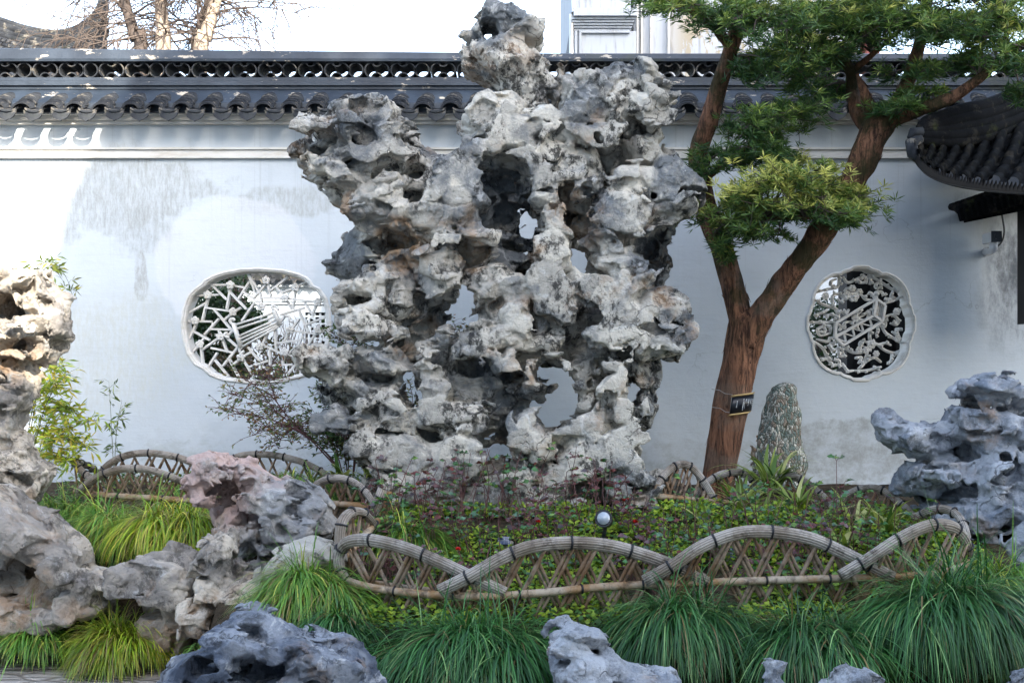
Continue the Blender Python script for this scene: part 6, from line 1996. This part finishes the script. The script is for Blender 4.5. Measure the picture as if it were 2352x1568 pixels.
# ------------------------------------------------------------------ the yew tree
YTr = 7.3
tree = thing("yew_tree", "old forked yew tree with reddish flaking bark and layered green foliage before the wall", "tree", P(1650, 1110, YTr))
def limb(mb, pts, k=8, n=14, seed=1):
    """tapered limb with a fluted, knobbly skin: (px, py, Y, width in photo units)"""
    sp_ = spline(pts, k)
    c = [P(q[0], q[1], q[2]) for q in sp_]
    o = len(mb.v)
    mb.tube(c, [q[3] * 0.44 / F * q[2] for q in sp_], n)
    arr = np.array(mb.v[o:], dtype=np.float32)
    ctr = np.repeat(np.array([tuple(q) for q in c], dtype=np.float32), n, axis=0)
    rad = arr - ctr
    nz_ = 0.16 * vnoise(arr * np.array([9, 9, 3.5], np.float32), seed) + 0.10 * vnoise(arr * np.array([30, 30, 5], np.float32), seed + 1)
    arr = ctr + rad * (1 + nz_)[:, None]
    mb.v[o:] = [tuple(map(float, v)) for v in arr]
    # curling strips of loose bark
    rb = random.Random(seed * 7 + n)
    A = arr.reshape(-1, n, 3)
    for _ in range(int(len(sp_) * n / 16)):
        i = rb.randrange(1, max(2, len(sp_) - 3)); j = rb.randrange(n)
        p0 = Vector(A[i, j].tolist()); p1 = Vector(A[i + 1, j].tolist()); q0 = Vector(A[i, (j + 1) % n].tolist()); cc = Vector(c[i])
        out = (p0 - cc).normalized(); al = (p1 - p0).normalized(); sd = (q0 - p0).normalized()
        l = rb.uniform(0.02, 0.07); w2 = rb.uniform(0.003, 0.008); li = rb.uniform(0.004, 0.016)
        b0 = p0 + out * 0.001; b1 = p0 + al * l * 0.6 + out * li * 0.5; b2 = p0 + al * l + out * li
        if rb.random() < 0.5: b1 = p0 - al * l * 0.6 + out * li * 0.5; b2 = p0 - al * l + out * li
        mb.add([b0 - sd * w2, b0 + sd * w2, b1 - sd * w2, b1 + sd * w2, b2 - sd * w2 * 0.4, b2 + sd * w2 * 0.4], [(0, 1, 3, 2), (2, 3, 5, 4)])
mb = MB()
limb(mb, [(1644, 1150, 7.3, 96), (1650, 1090, 7.3, 84), (1664, 1000, 7.3, 84), (1684, 900, 7.3, 88), (1700, 830, 7.3, 92), (1712, 770, 7.3, 100), (1716, 735, 7.3, 92), (1720, 710, 7.3, 60)], 8, 26, 3)
mb.build("trunk", M['bark'], tree, True)
mb = MB()
limb(mb, [(1708, 790, 7.3, 70), (1696, 720, 7.3, 64), (1676, 640, 7.32, 60), (1652, 560, 7.35, 58), (1626, 490, 7.4, 56), (1608, 420, 7.4, 58), (1604, 350, 7.35, 52), (1622, 290, 7.3, 48), (1646, 220, 7.25, 44), (1668, 150, 7.2, 40), (1690, 80, 7.2, 36), (1712, 0, 7.2, 30), (1730, -80, 7.2, 22)], 8, 20, 5)
mb.build("limb", M['bark'], tree, True)
mb = MB()
limb(mb, [(1716, 790, 7.3, 72), (1740, 735, 7.25, 72), (1784, 672, 7.2, 68), (1834, 605, 7.1, 68), (1886, 535, 7.05, 70), (1930, 465, 7.0, 72), (1966, 400, 7.0, 74), (1994, 335, 7.0, 76), (2016, 290, 7.0, 84), (2030, 262, 7.0, 60)], 8, 20, 6)
mb.build("limb", M['bark'], tree, True)
for pts in ([(2010, 300, 7.0, 50), (2044, 262, 6.98, 44), (2072, 215, 6.95, 38), (2098, 150, 6.95, 34), (2116, 90, 6.95, 28), (2130, 20, 6.95, 22), (2140, -60, 6.95, 16)],
            [(2016, 296, 7.0, 54), (2066, 268, 6.9, 42), (2120, 250, 6.8, 36), (2190, 222, 6.7, 30), (2250, 180, 6.6, 26), (2310, 125, 6.5, 24), (2380, 80, 6.4, 18)],
            [(2020, 290, 7.0, 44), (1998, 248, 6.95, 32), (1982, 205, 6.9, 20), (1968, 170, 6.88, 8)],
            [(2000, 300, 7.02, 44), (1972, 262, 7.1, 36), (1958, 215, 7.15, 34), (1952, 160, 7.1, 28), (1900, 110, 7.0, 24), (1830, 70, 6.95, 20), (1760, 40, 6.9, 16), (1690, 10, 6.9, 12)],
            [(1676, 110, 7.2, 26), (1650, 72, 7.1, 24), (1610, 40, 7.0, 20), (1560, 10, 6.95, 14), (1500, -10, 6.9, 9)],
            [(1640, 560, 7.35, 22), (1690, 520, 7.1, 17), (1760, 500, 6.9, 14), (1850, 500, 6.8, 11), (1940, 505, 6.8, 7)],
            [(1612, 420, 7.38, 20), (1660, 380, 7.15, 15), (1730, 330, 7.0, 11), (1800, 290, 6.95, 7)],
            [(1952, 170, 7.1, 20), (2010, 120, 7.0, 14), (2080, 60, 6.9, 10), (2160, 20, 6.85, 7)]):
    mb = MB(); limb(mb, pts, 6, 12, 8); mb.build("branch", M['bark'], tree, True)

# foliage: sprays of twigs ending in whorls of narrow leaves
FOL = []      # whorl position, direction, young (0..1), size
mbT = MB()
rf = random.Random(9)
def spray(cx, cy, Y, rx, ry, ry_m, n, young, ax, ay, aY, size=1.0):
    """n whorls spread through an ellipsoid (photo units, ry_m deep in metres), held by twigs from (ax, ay)"""
    A = P(ax, ay, aY)
    nb = max(3, n // 13)
    for b in range(nb):
        a = rf.uniform(0, 6.283); q = math.sqrt(rf.uniform(0.15, 1))
        C = P(cx + math.cos(a) * q * rx * 0.9, cy + math.sin(a) * q * ry * 0.8, Y + rf.uniform(-1, 1) * ry_m)
        m = A.lerp(C, 0.5) + Vector((rf.uniform(-.05, .05), rf.uniform(-.05, .05), rf.uniform(-0.02, 0.06)))
        c = [A, A.lerp(m, 0.6) + Vector((0, 0, 0.01)), m, m.lerp(C, 0.5) + Vector((0, 0, 0.015)), C]
        mbT.tube(c, [0.007, 0.006, 0.005, 0.004, 0.003], 5, cap=False)
        for w_ in range(int(n * 0.72 / nb)):
            t = rf.uniform(-0.1, 1)
            s = C + Vector((rf.gauss(0, 1) * rx * 0.33 / F * Y, rf.gauss(0, 0.08), rf.gauss(0, 1) * ry * 0.30 / F * Y))
            r0 = c[3].lerp(C, rf.uniform(0.2, 1))
            mbT.tube([r0, (r0 + s) / 2 + Vector((0, 0, -0.008)), s], [0.0026, 0.002, 0.0015], 4, cap=False)
            d = ((s - A).normalized() * 0.5 + Vector((rf.uniform(-.4, .4), rf.uniform(-.6, .1), 0.75))).normalized()
            rel = (cy - (HY - (s.z - CZ) * F / s.y)) / max(ry, 1)          # +1 at the top of the pad
            y_ = min(1, max(0, young * (0.55 + 0.5 * rel) + rf.gauss(0, 0.16)))
            FOL.append((s, d, y_, size * rf.uniform(0.75, 1.15)))
            if rf.random() < 0.75:
                k = r0.lerp(s, 0.6)
                FOL.append((k, (d + Vector((rf.uniform(-1, 1), rf.uniform(-1, 1), 0))).normalized(), y_ * 0.7, size * 0.8))
for a in [(1700, 480, 6.95, 95, 55, 0.30, 200, 0.95, 1640, 545, 7.3), (1800, 440, 6.85, 120, 60, 0.32, 260, 1.0, 1760, 500, 6.9), (1900, 470, 6.8, 110, 55, 0.28, 220, 0.95, 1850, 500, 6.8),
          (1830, 390, 6.85, 80, 40, 0.25, 110, 0.9, 1800, 440, 6.9), (1960, 490, 6.8, 60, 35, 0.2, 80, 0.8, 1940, 505, 6.8), (1660, 530, 6.95, 50, 36, 0.2, 60, 0.7, 1640, 545, 7.3), (1750, 530, 6.9, 80, 24, 0.2, 70, 0.6, 1760, 505, 6.9),
          (1710, 305, 7.0, 62, 54, 0.3, 120, 0.25, 1660, 380, 7.15), (1780, 290, 7.0, 80, 45, 0.3, 150, 0.42, 1730, 330, 7.0), (1672, 372, 7.1, 60, 34, 0.25, 80, 0.14, 1620, 410, 7.35), (1740, 360, 7.05, 60, 36, 0.25, 90, 0.15, 1690, 350, 7.1), (1600, 380, 7.2, 20, 40, 0.2, 34, 0.25, 1606, 380, 7.35), (1840, 260, 7.05, 60, 30, 0.25, 80, 0.25, 1790, 290, 7.0),
          (1560, 15, 6.95, 70, 24, 0.3, 90, 0.7, 1590, 30, 7.0), (1640, 20, 7.0, 70, 40, 0.35, 130, 0.55, 1660, 70, 7.1), (1760, 50, 6.95, 90, 50, 0.4, 210, 0.55, 1760, 40, 6.9), (1870, 40, 6.95, 90, 50, 0.4, 220, 0.6, 1850, 75, 6.95),
          (1724, 170, 7.1, 44, 36, 0.3, 60, 0.2, 1690, 130, 7.2), (1800, 140, 7.0, 90, 45, 0.35, 190, 0.4, 1860, 90, 6.95), (1900, 130, 7.0, 70, 40, 0.3, 130, 0.4, 1930, 130, 7.05), (1980, 60, 6.95, 80, 50, 0.4, 190, 0.6, 2000, 120, 7.0), (1880, 200, 7.05, 70, 30, 0.3, 100, 0.25, 1940, 190, 7.1),
          (2080, 30, 6.9, 80, 40, 0.4, 170, 0.65, 2080, 60, 6.9), (2180, 60, 6.8, 80, 50, 0.4, 200, 0.75, 2160, 20, 6.85), (2280, 50, 6.6, 80, 50, 0.4, 190, 0.7, 2310, 110, 6.5), (2230, 130, 6.7, 60, 30, 0.3, 90, 0.6, 2250, 175, 6.6), (2330, 110, 6.5, 50, 50, 0.3, 100, 0.7, 2340, 105, 6.45),
          (2090, 160, 6.85, 70, 30, 0.3, 70, 0.45, 2100, 150, 6.95), (2060, 240, 6.85, 60, 24, 0.25, 60, 0.4, 2066, 268, 6.9), (2130, 225, 6.75, 60, 20, 0.2, 60, 0.45, 2150, 238, 6.75), (1960, 20, 6.9, 90, 40, 0.4, 170, 0.55, 2000, 60, 6.95), (1500, -15, 6.9, 60, 20, 0.3, 50, 0.6, 1510, -8, 6.9),
          (2120, -40, 6.9, 140, 50, 0.5, 200, 0.6, 2130, 10, 6.95), (2290, -30, 6.6, 110, 50, 0.5, 150, 0.6, 2300, 60, 6.5), (1820, -40, 6.95, 180, 40, 0.5, 220, 0.5, 1720, -40, 7.2), (2340, 195, 6.45, 40, 40, 0.2, 50, 0.6, 2340, 110, 6.45), (1655, 590, 7.1, 40, 18, 0.15, 20, 0.6, 1650, 575, 7.3)]:
    spray(*a)
mbT.build("twigs", M['twig'], tree)
rng = np.random.default_rng(99)
NW = len(FOL); K = 15
S = np.array([tuple(f[0]) for f in FOL]); D = np.array([tuple(f[1]) for f in FOL]); Yg = np.array([f[2] for f in FOL]); Sz = np.array([f[3] for f in FOL])
base = np.repeat(S, K, 0)
rd_ = nrm(rng.normal(size=(NW * K, 3)))
ax_ = np.repeat(D, K, 0)
rd_ = nrm(rd_ - ax_ * np.sum(rd_ * ax_, 1, keepdims=True))
d = nrm(rd_ * rng.uniform(0.6, 1.1, (NW * K, 1)) + ax_ * rng.uniform(0.0, 0.9, (NW * K, 1)))
base = base - ax_ * rng.uniform(0, 0.03, (NW * K, 1))
Lf = np.repeat(Sz, K) * rng.uniform(0.05, 0.085, NW * K)
yy = np.clip(np.repeat(Yg, K) + rng.normal(0, 0.10, NW * K), 0, 1)[:, None]
c0 = np.array((0.032, 0.085, 0.026)); c1 = np.array((0.14, 0.22, 0.04)); c2 = np.array((0.60, 0.57, 0.15))
col = np.where(yy < 0.5, c0 + (c1 - c0) * yy * 2, c1 + (c2 - c1) * (yy - 0.5) * 2) * rng.uniform(0.75, 1.2, (NW * K, 1))
v, Q, C = leaf_mesh(base, d, Lf, 0.0040, col, 0.08, rng=rng)
link("foliage", npmesh("foliage", v, Q, C), M['leaf'], tree)
print("leaves", NW * K)

# label plate wired to the trunk
pl = thing("tree_plaque", "small black name plate with white lettering wired round the yew trunk", "plaque", P(1696, 930, 7.1))
def wrap(px, py, off=0.0):
    """a point on the trunk's skin seen at (px, py)"""
    cxp = 1684 + (py - 900) * -0.2
    r = 47 / F * 7.3 + 0.006 + off
    u = max(-1.0, min(1.0, (px - cxp) / 48.0))
    c = P(cxp, py, 7.3)
    return c + Vector((u * r, -math.sqrt(max(0, 1 - u * u)) * r, 0))
def sheet(mb, x0, x1, ya, yb, off, th=0.003, n=14, slope=-0.13):
    vs = []
    for i in range(n + 1):
        x = x0 + (x1 - x0) * i / n
        s_ = slope * (x - 1696)
        vs += [wrap(x, ya + s_, off), wrap(x - 6 * 1, yb + s_, off), wrap(x - 6, yb + s_, off - th), wrap(x, ya + s_, off - th)]
    fs = []
    for i in range(n):
        for k in range(4):
            fs.append((i * 4 + k, i * 4 + (k + 1) % 4, i * 4 + 4 + (k + 1) % 4, i * 4 + 4 + k))
    mb.add(vs, [f[::-1] for f in fs] + [(0, 1, 2, 3), (n * 4 + 3, n * 4 + 2, n * 4 + 1, n * 4)])
mb = MB(); sheet(mb, 1672, 1724, 908, 946, 0.006); mb.build("plate", M['plaque'], pl, True)
mb = MB(); sheet(mb, 1673, 1725, 903, 908.4, 0.010, 0.006); mb.build("brass_strip", M['brass'], pl, True)
mb = MB(); sheet(mb, 1667, 1716, 945, 950, 0.010, 0.006); mb.build("brass_strip", M['brass'], pl, True)
mb = MB()
def mark(x, y, w_=1.5, h_=1.2):
    s_ = -0.13 * (x - 1696)
    a = wrap(x - w_ / 2, y + s_ - h_ / 2, 0.0072); b = wrap(x + w_ / 2, y + s_ - h_ / 2, 0.0072); c = wrap(x + w_ / 2, y + s_ + h_ / 2, 0.0072); e = wrap(x - w_ / 2, y + s_ + h_ / 2, 0.0072)
    mb.add([a, b, c, e], [(0, 1, 2, 3), (3, 2, 1, 0)])
for x, ys, w_ in ((1719, (918, 922, 926.5, 930.5), 2.2), (1714.5, (916, 918.5, 922.5, 924.5, 927), 1.8), (1709, (916, 918.5, 922, 924, 926.5, 930), 1.7), (1703.5, (916, 918.5), 1.8),
                  (1697, (915, 918, 922, 924.5, 926.5, 928.5, 930.5, 932.5, 934.5, 937, 939), 1.9), (1683, (918.5, 921, 923.5, 926, 928.5, 931), 2.0)):
    for y in ys:
        # little brush-like marks: two strokes each, lettering too small to read
        mark(x - (y - 918) * 0.16, y, w_, 0.55); mark(x - (y - 918) * 0.16, y + 0.85, w_ * 0.8, 0.5); mark(x - (y - 918) * 0.16, y + 0.4, 0.5, 1.3)
mark(1700.5 - 2, 930, 0.4, 15)
mb.build("lettering", M['lettering'], pl)
mb = MB()
for y in (905, 946):
    mb.tube([wrap(px, y - 0.16 * (px - 1672) * (1 if px < 1672 else 0) * -1 - (6 if px < 1650 else 0), 0.004) for px in (1634, 1640, 1648, 1658, 1666, 1673)], 0.0022, 5)
mb.tube([wrap(1672, 906, 0.004), wrap(1667, 947, 0.004)], 0.002, 5)
mb.build("wire", M['steel'], pl)

# ------------------------------------------------------------------ shrubs, bamboo, nandina
def leafy(name, label, cat, stems, seed, leafL, leafW, cols, n_leaf, jitter, matname='softleaf', stem='twig', sr=0.004, side=0.10, droop=0.25, group=None, down=-0.1):
    """stems: lists of (px, py, Y); leaves in small fans along each stem's side shoots"""
    r_ = random.Random(seed); rng = np.random.default_rng(seed)
    b = P(*stems[0][0])
    t = thing(name, label, cat, b, group)
    mb = MB(); LV = []; LD = []
    for st in stems:
        c = [P(*q) for q in spline(st, 8)]
        n = len(c)
        mb.tube(c, [sr * (1 - 0.7 * i / n) for i in range(n)], 5, cap=False)
        for k in range(n_leaf):
            i = r_.randrange(int(n * 0.25), n)
            s = c[i]
            a = r_.uniform(0, 6.283)
            dr = Vector((math.cos(a), math.sin(a) * 0.7, r_.uniform(-0.3, 0.7))).normalized()
            e = s + dr * side * r_.uniform(0.3, 1.2) + Vector((r_.gauss(0, jitter), r_.gauss(0, jitter), r_.gauss(0, jitter)))
            mb.tube([s, (s + e) / 2 + Vector((0, 0, 0.01)), e], [sr * 0.4, sr * 0.3, sr * 0.2], 4, cap=False)
            for f in range(r_.choice((3, 4, 5))):
                q = s.lerp(e, r_.uniform(0.5, 1))
                LV.append(tuple(q)); LD.append(tuple((dr + Vector((r_.gauss(0, .6), r_.gauss(0, .6), r_.gauss(down, .5)))).normalized()))
    mb.build("stems", M[stem], t)
    n = len(LV)
    u = rng.uniform(0, 1, (n, 1)); pick = rng.integers(0, len(cols), n)
    col = np.array(cols)[pick] * (0.65 + 0.6 * u)
    v, Q, C = leaf_mesh(np.array(LV), np.array(LD), leafL * rng.uniform(0.6, 1.15, n), leafW * rng.uniform(0.7, 1.1, n), col, droop, rng=rng)
    link("leaves", npmesh("leaves", v, Q, C), M[matname], t)

BAM = [(0.38, 0.46, 0.04), (0.50, 0.50, 0.06), (0.24, 0.36, 0.04), (0.56, 0.44, 0.06)]
leafy("bamboo", "yellow green dwarf bamboo arching out behind the left scholar rock", "bamboo",
      [[(60, 1110, 7.2), (85, 1000, 7.15), (110, 920, 7.1), (150, 860, 7.05)], [(70, 1110, 7.2), (110, 1030, 7.2), (160, 985, 7.1), (215, 965, 7.05)], [(60, 1110, 7.2), (90, 1040, 7.1), (150, 1010, 7.0), (200, 1030, 6.95)],
       [(50, 1110, 7.2), (70, 960, 7.2), (90, 900, 7.2), (120, 880, 7.2)], [(80, 1120, 7.1), (110, 1060, 7.05), (140, 1050, 7.0), (175, 1065, 6.95)], [(55, 1100, 7.3), (80, 930, 7.3), (100, 860, 7.3), (130, 845, 7.3)], [(75, 1110, 7.2), (105, 980, 7.2), (140, 940, 7.15), (180, 950, 7.1)]],
      81, 0.080, 0.0085, BAM, 50, 0.02, 'softleaf', 'greenstem', 0.004, 0.10, 0.2)
leafy("bamboo", "bamboo spray hanging over the top of the left scholar rock", "bamboo",
      [[(40, 760, 6.9), (70, 640, 6.85), (105, 602, 6.8), (135, 612, 6.8), (158, 650, 6.78), (166, 680, 6.78)], [(60, 700, 6.9), (100, 620, 6.85), (130, 625, 6.8), (150, 655, 6.8)]], 82, 0.07, 0.008, [(0.16, 0.20, 0.03), (0.30, 0.28, 0.05), (0.10, 0.15, 0.03)], 16, 0.012, 'softleaf', 'greenstem', 0.003, 0.06, 0.25)
leafy("bamboo", "single slender bamboo shoot standing alone against the wall at the left", "bamboo",
      [[(262, 1100, 7.9), (258, 1020, 7.9), (254, 940, 7.9), (250, 876, 7.9)], [(262, 1100, 7.9), (266, 1010, 7.9), (272, 960, 7.85), (280, 920, 7.85)]], 83, 0.075, 0.007, [(0.10, 0.16, 0.05), (0.20, 0.24, 0.05), (0.07, 0.11, 0.05)], 13, 0.008, 'softleaf', 'greenstem', 0.003, 0.05, 0.15)
NAN = [(0.17, 0.20, 0.07), (0.12, 0.17, 0.065), (0.25, 0.13, 0.06), (0.22, 0.20, 0.09), (0.09, 0.14, 0.06)]
leafy("nandina", "nandina bush with small bronze green leaflets leaning left of the great rock", "shrub",
      [[(790, 1090, 7.3), (740, 1030, 7.4), (660, 965, 7.45), (580, 920, 7.5), (530, 905, 7.5)], [(790, 1090, 7.3), (720, 1010, 7.4), (640, 950, 7.4), (590, 890, 7.4), (560, 870, 7.4)], [(780, 1080, 7.3), (700, 1000, 7.35), (610, 960, 7.4), (540, 950, 7.45), (500, 935, 7.5)],
       [(770, 1070, 7.3), (690, 990, 7.3), (620, 980, 7.35), (580, 1000, 7.4)], [(760, 1050, 7.35), (690, 985, 7.4), (650, 1000, 7.4), (640, 1030, 7.4)], [(700, 1000, 7.4), (640, 930, 7.4), (620, 880, 7.4), (600, 850, 7.4)]],
      84, 0.036, 0.0065, NAN, 64, 0.03, 'softleaf', 'stem', 0.005, 0.16, 0.1)
leafy("nandina", "dense dark nandina bush tucked against the left flank of the great rock", "shrub",
      [[(800, 1100, 7.5), (785, 1000, 7.5), (760, 920, 7.5), (735, 890, 7.5)], [(800, 1100, 7.5), (800, 1000, 7.5), (790, 920, 7.5), (800, 860, 7.5)], [(790, 1100, 7.5), (770, 1030, 7.45), (740, 980, 7.4), (725, 960, 7.4)], [(810, 1100, 7.6), (820, 960, 7.6), (830, 860, 7.6), (800, 800, 7.6), (765, 765, 7.6)],
       [(800, 1100, 7.5), (790, 1040, 7.4), (770, 1010, 7.35), (750, 1020, 7.35)], [(810, 1100, 7.4), (815, 1050, 7.35), (800, 1010, 7.3), (780, 990, 7.3)], [(810, 1100, 7.6), (835, 940, 7.6), (840, 850, 7.6), (825, 790, 7.6), (790, 750, 7.6)]],
      85, 0.04, 0.007, [(0.05, 0.10, 0.025), (0.08, 0.13, 0.035), (0.14, 0.15, 0.05), (0.035, 0.075, 0.025)], 95, 0.03, 'softleaf', 'stem', 0.005, 0.12, 0.1)
leafy("nandina", "wisp of nandina leaves seen through the central hole of the great rock", "shrub",
      [[(1060, 900, 7.9), (1058, 800, 7.9), (1050, 760, 7.9), (1040, 740, 7.9)], [(1060, 900, 7.9), (1064, 810, 7.9), (1070, 760, 7.9), (1078, 745, 7.9)], [(950, 960, 7.9), (948, 930, 7.9), (946, 900, 7.9), (940, 880, 7.9)]], 86, 0.034, 0.006, NAN, 26, 0.02, 'softleaf', 'stem', 0.003, 0.08, 0.1)
# evergreens in the court behind the window
def far_bush(label, px, py, Y, rx, rz, n, seed, cols, L=0.09):
    rng = np.random.default_rng(seed)
    c = P(px, py, Y)
    t = thing("courtyard_bush", label, "bush", Vector((c.x, c.y, 0.45)), "bushes in the court behind the wall")
    r_ = random.Random(seed)
    mb = MB()
    for k in range(7):
        mb.tube([Vector((c.x + r_.uniform(-.05, .05), c.y, 0.45)), c + Vector((r_.uniform(-.3, .3) * rx, r_.uniform(-.2, .2), -rz * 0.4)), c + Vector((r_.uniform(-.8, .8) * rx, r_.uniform(-.3, .3), r_.uniform(0, .7) * rz))], [0.03, 0.02, 0.008], 6)
    mb.build("branches", M['twig'], t)
    p = nrm(rng.normal(size=(n, 3))) * rng.uniform(0.3, 1, (n, 1)) ** 0.6
    p[:, 2] += 0.2 * np.sin(p[:, 0] * 7)
    base = np.array(c)[None] + p * np.array([rx, 0.5, rz])[None]
    col = np.array(cols)[rng.integers(0, len(cols), n)] * rng.uniform(0.6, 1.2, (n, 1))
    v, Q, C = leaf_mesh(base, nrm(rng.normal(size=(n, 3))), rng.uniform(0.6, 1.1, n) * L, L * 0.22, col, 0.1, rng=rng)
    link("leaves", npmesh("leaves", v, Q, C), M['softleaf'], t)
DK = [(0.012, 0.03, 0.010), (0.02, 0.045, 0.014), (0.03, 0.06, 0.02)]
far_bush("dark evergreen filling the lower left of the cracked ice window", 478, 800, 11.5, 0.42, 0.72, 3400, 91, DK)
far_bush("loose evergreen sprig behind the upper left of the cracked ice window", 470, 690, 12.5, 0.30, 0.34, 420, 92, DK)
far_bush("thin evergreen sprig behind the top middle of the cracked ice window", 545, 665, 12.2, 0.12, 0.30, 260, 93, DK)
far_bush("evergreen patch behind the zither carving of the window", 560, 745, 12.0, 0.28, 0.22, 600, 94, DK)
far_bush("brown twiggy bush low behind the cracked ice window", 600, 840, 11.0, 0.55, 0.30, 900, 95, [(0.10, 0.07, 0.04), (0.05, 0.06, 0.02), (0.14, 0.09, 0.05)], 0.06)
far_bush("dark shrub behind the left of the round carved window", 1890, 745, 10.6, 0.22, 0.26, 900, 96, DK, 0.06)
far_bush("second dark shrub lower behind the round carved window's left", 1895, 830, 10.4, 0.2, 0.1, 260, 97, DK, 0.06)
ft = thing("bare_shrub", "bare twiggy shrub standing before the far wall behind the cracked ice window", "shrub", P(680, 900, 13))
mb = MB(); r_ = random.Random(5)
for k in range(46):
    b = P(620 + r_.uniform(0, 110), 900, 13 + r_.uniform(-.3, .3))
    q = [b]
    d = Vector((r_.uniform(-.4, .4), r_.uniform(-.2, .2), 1))
    for i in range(7):
        d = (d + Vector((r_.uniform(-1, 1), r_.uniform(-.5, .5), 0.2)) * 0.25).normalized()
        q.append(q[-1] + d * r_.uniform(0.08, 0.16))
    mb.tube(q, [0.008 * (1 - i / 9) for i in range(8)], 4, cap=False)
mb.build("twigs", M['twig'], ft)

# ------------------------------------------------------------------ lamps in the bed
sp = thing("garden_spotlight", "round black garden spotlight with a pale glass lens among the roses", "spotlight", P(1390, 1230, 5.8))
c = P(1388, 1192, 5.8)
ax = Vector((-0.25, -1, 0.30)).normalized()
mb = MB(); mb.tube([c - ax * 0.10, c - ax * 0.02, c + ax * 0.015, c + ax * 0.03], [0.03, 0.043, 0.046, 0.046], 24, cap=False)
mb.tube([c + ax * 0.03, c + ax * 0.032, c + ax * 0.02], [0.046, 0.038, 0.035], 24, cap=False)
mb.tube([c - ax * 0.10, c - ax * 0.101], [0.03, 0.001], 16); mb.build("housing", M['black'], sp, True)
mb = MB(); mb.tube([c + ax * 0.028, c + ax * 0.033, c + ax * 0.038], [0.035, 0.034, 0.001], 24); mb.build("lens", M['glasslens'], sp, True)
mb = MB(); mb.tube([c - ax * 0.05 + Vector((0, 0, -0.03)), c + Vector((0.0, 0.05, -0.10)), c + Vector((0, 0.05, -0.2))], 0.010, 8); mb.build("spike", M['black'], sp)
def solar(label, px, py, Y, seed, w=0.085):
    c = P(px, py, Y)
    s = w / 2 / Y * F
    t = thing("solar_stone_light", label, "solar light", c)
    o = link("stone_shell", build_rock([(px - s * 1.3, py + s * 2.6), (px - s * 1.35, py + s * 0.6), (px - s * 0.9, py - s * 0.3), (px - s * 0.2, py - s * 0.7), (px + s * 0.6, py - s * 0.5), (px + s * 1.25, py + s * 0.3), (px + s * 1.45, py + s * 1.1), (px + s * 1.3, py + s * 2.6)], Y, s * 1.7, seed, res=2.4, nrand=0, facets=((30, 0.25), (11, 0.2)), pits=0, round_=14), M['rockleft'], t, True)
    a = Vector((1, 0.1, -0.05)).normalized(); u = Vector((0, 0.55, 0.8)).normalized(); n_ = a.cross(u)
    if n_.y > 0: n_ = -n_
    q = c + Vector((-0.005, -w * 0.66, 0.0))
    mb = MB(); mb.bar(q - a * w * 0.44, q + a * w * 0.44, w * 0.62, 0.006, up=n_); mb.build("solar_panel", M['solar'], t)
    mb = MB()
    for k in (-0.3, 0, 0.3):
        mb.bar(q + n_ * 0.0035 + a * w * k - u * w * 0.28, q + n_ * 0.0035 + a * w * k + u * w * 0.28, 0.0014, 0.0012, up=n_)
    mb.bar(q + n_ * 0.0036 - a * w * 0.4, q + n_ * 0.0036 + a * w * 0.4, 0.0014, 0.001, up=n_)
    mb.build("grid_lines", M['solarline'], t)
solar("fake stone solar light with a blue panel in the middle of the rose bed", 1160, 1238, 5.85, 71, 0.075)
solar("fake stone solar light half hidden under the second big fence arch", 1690, 1266, 5.75, 72, 0.09)
solar("tiny solar light far back in the bed beneath the great rock", 1176, 1164, 6.5, 73, 0.05)
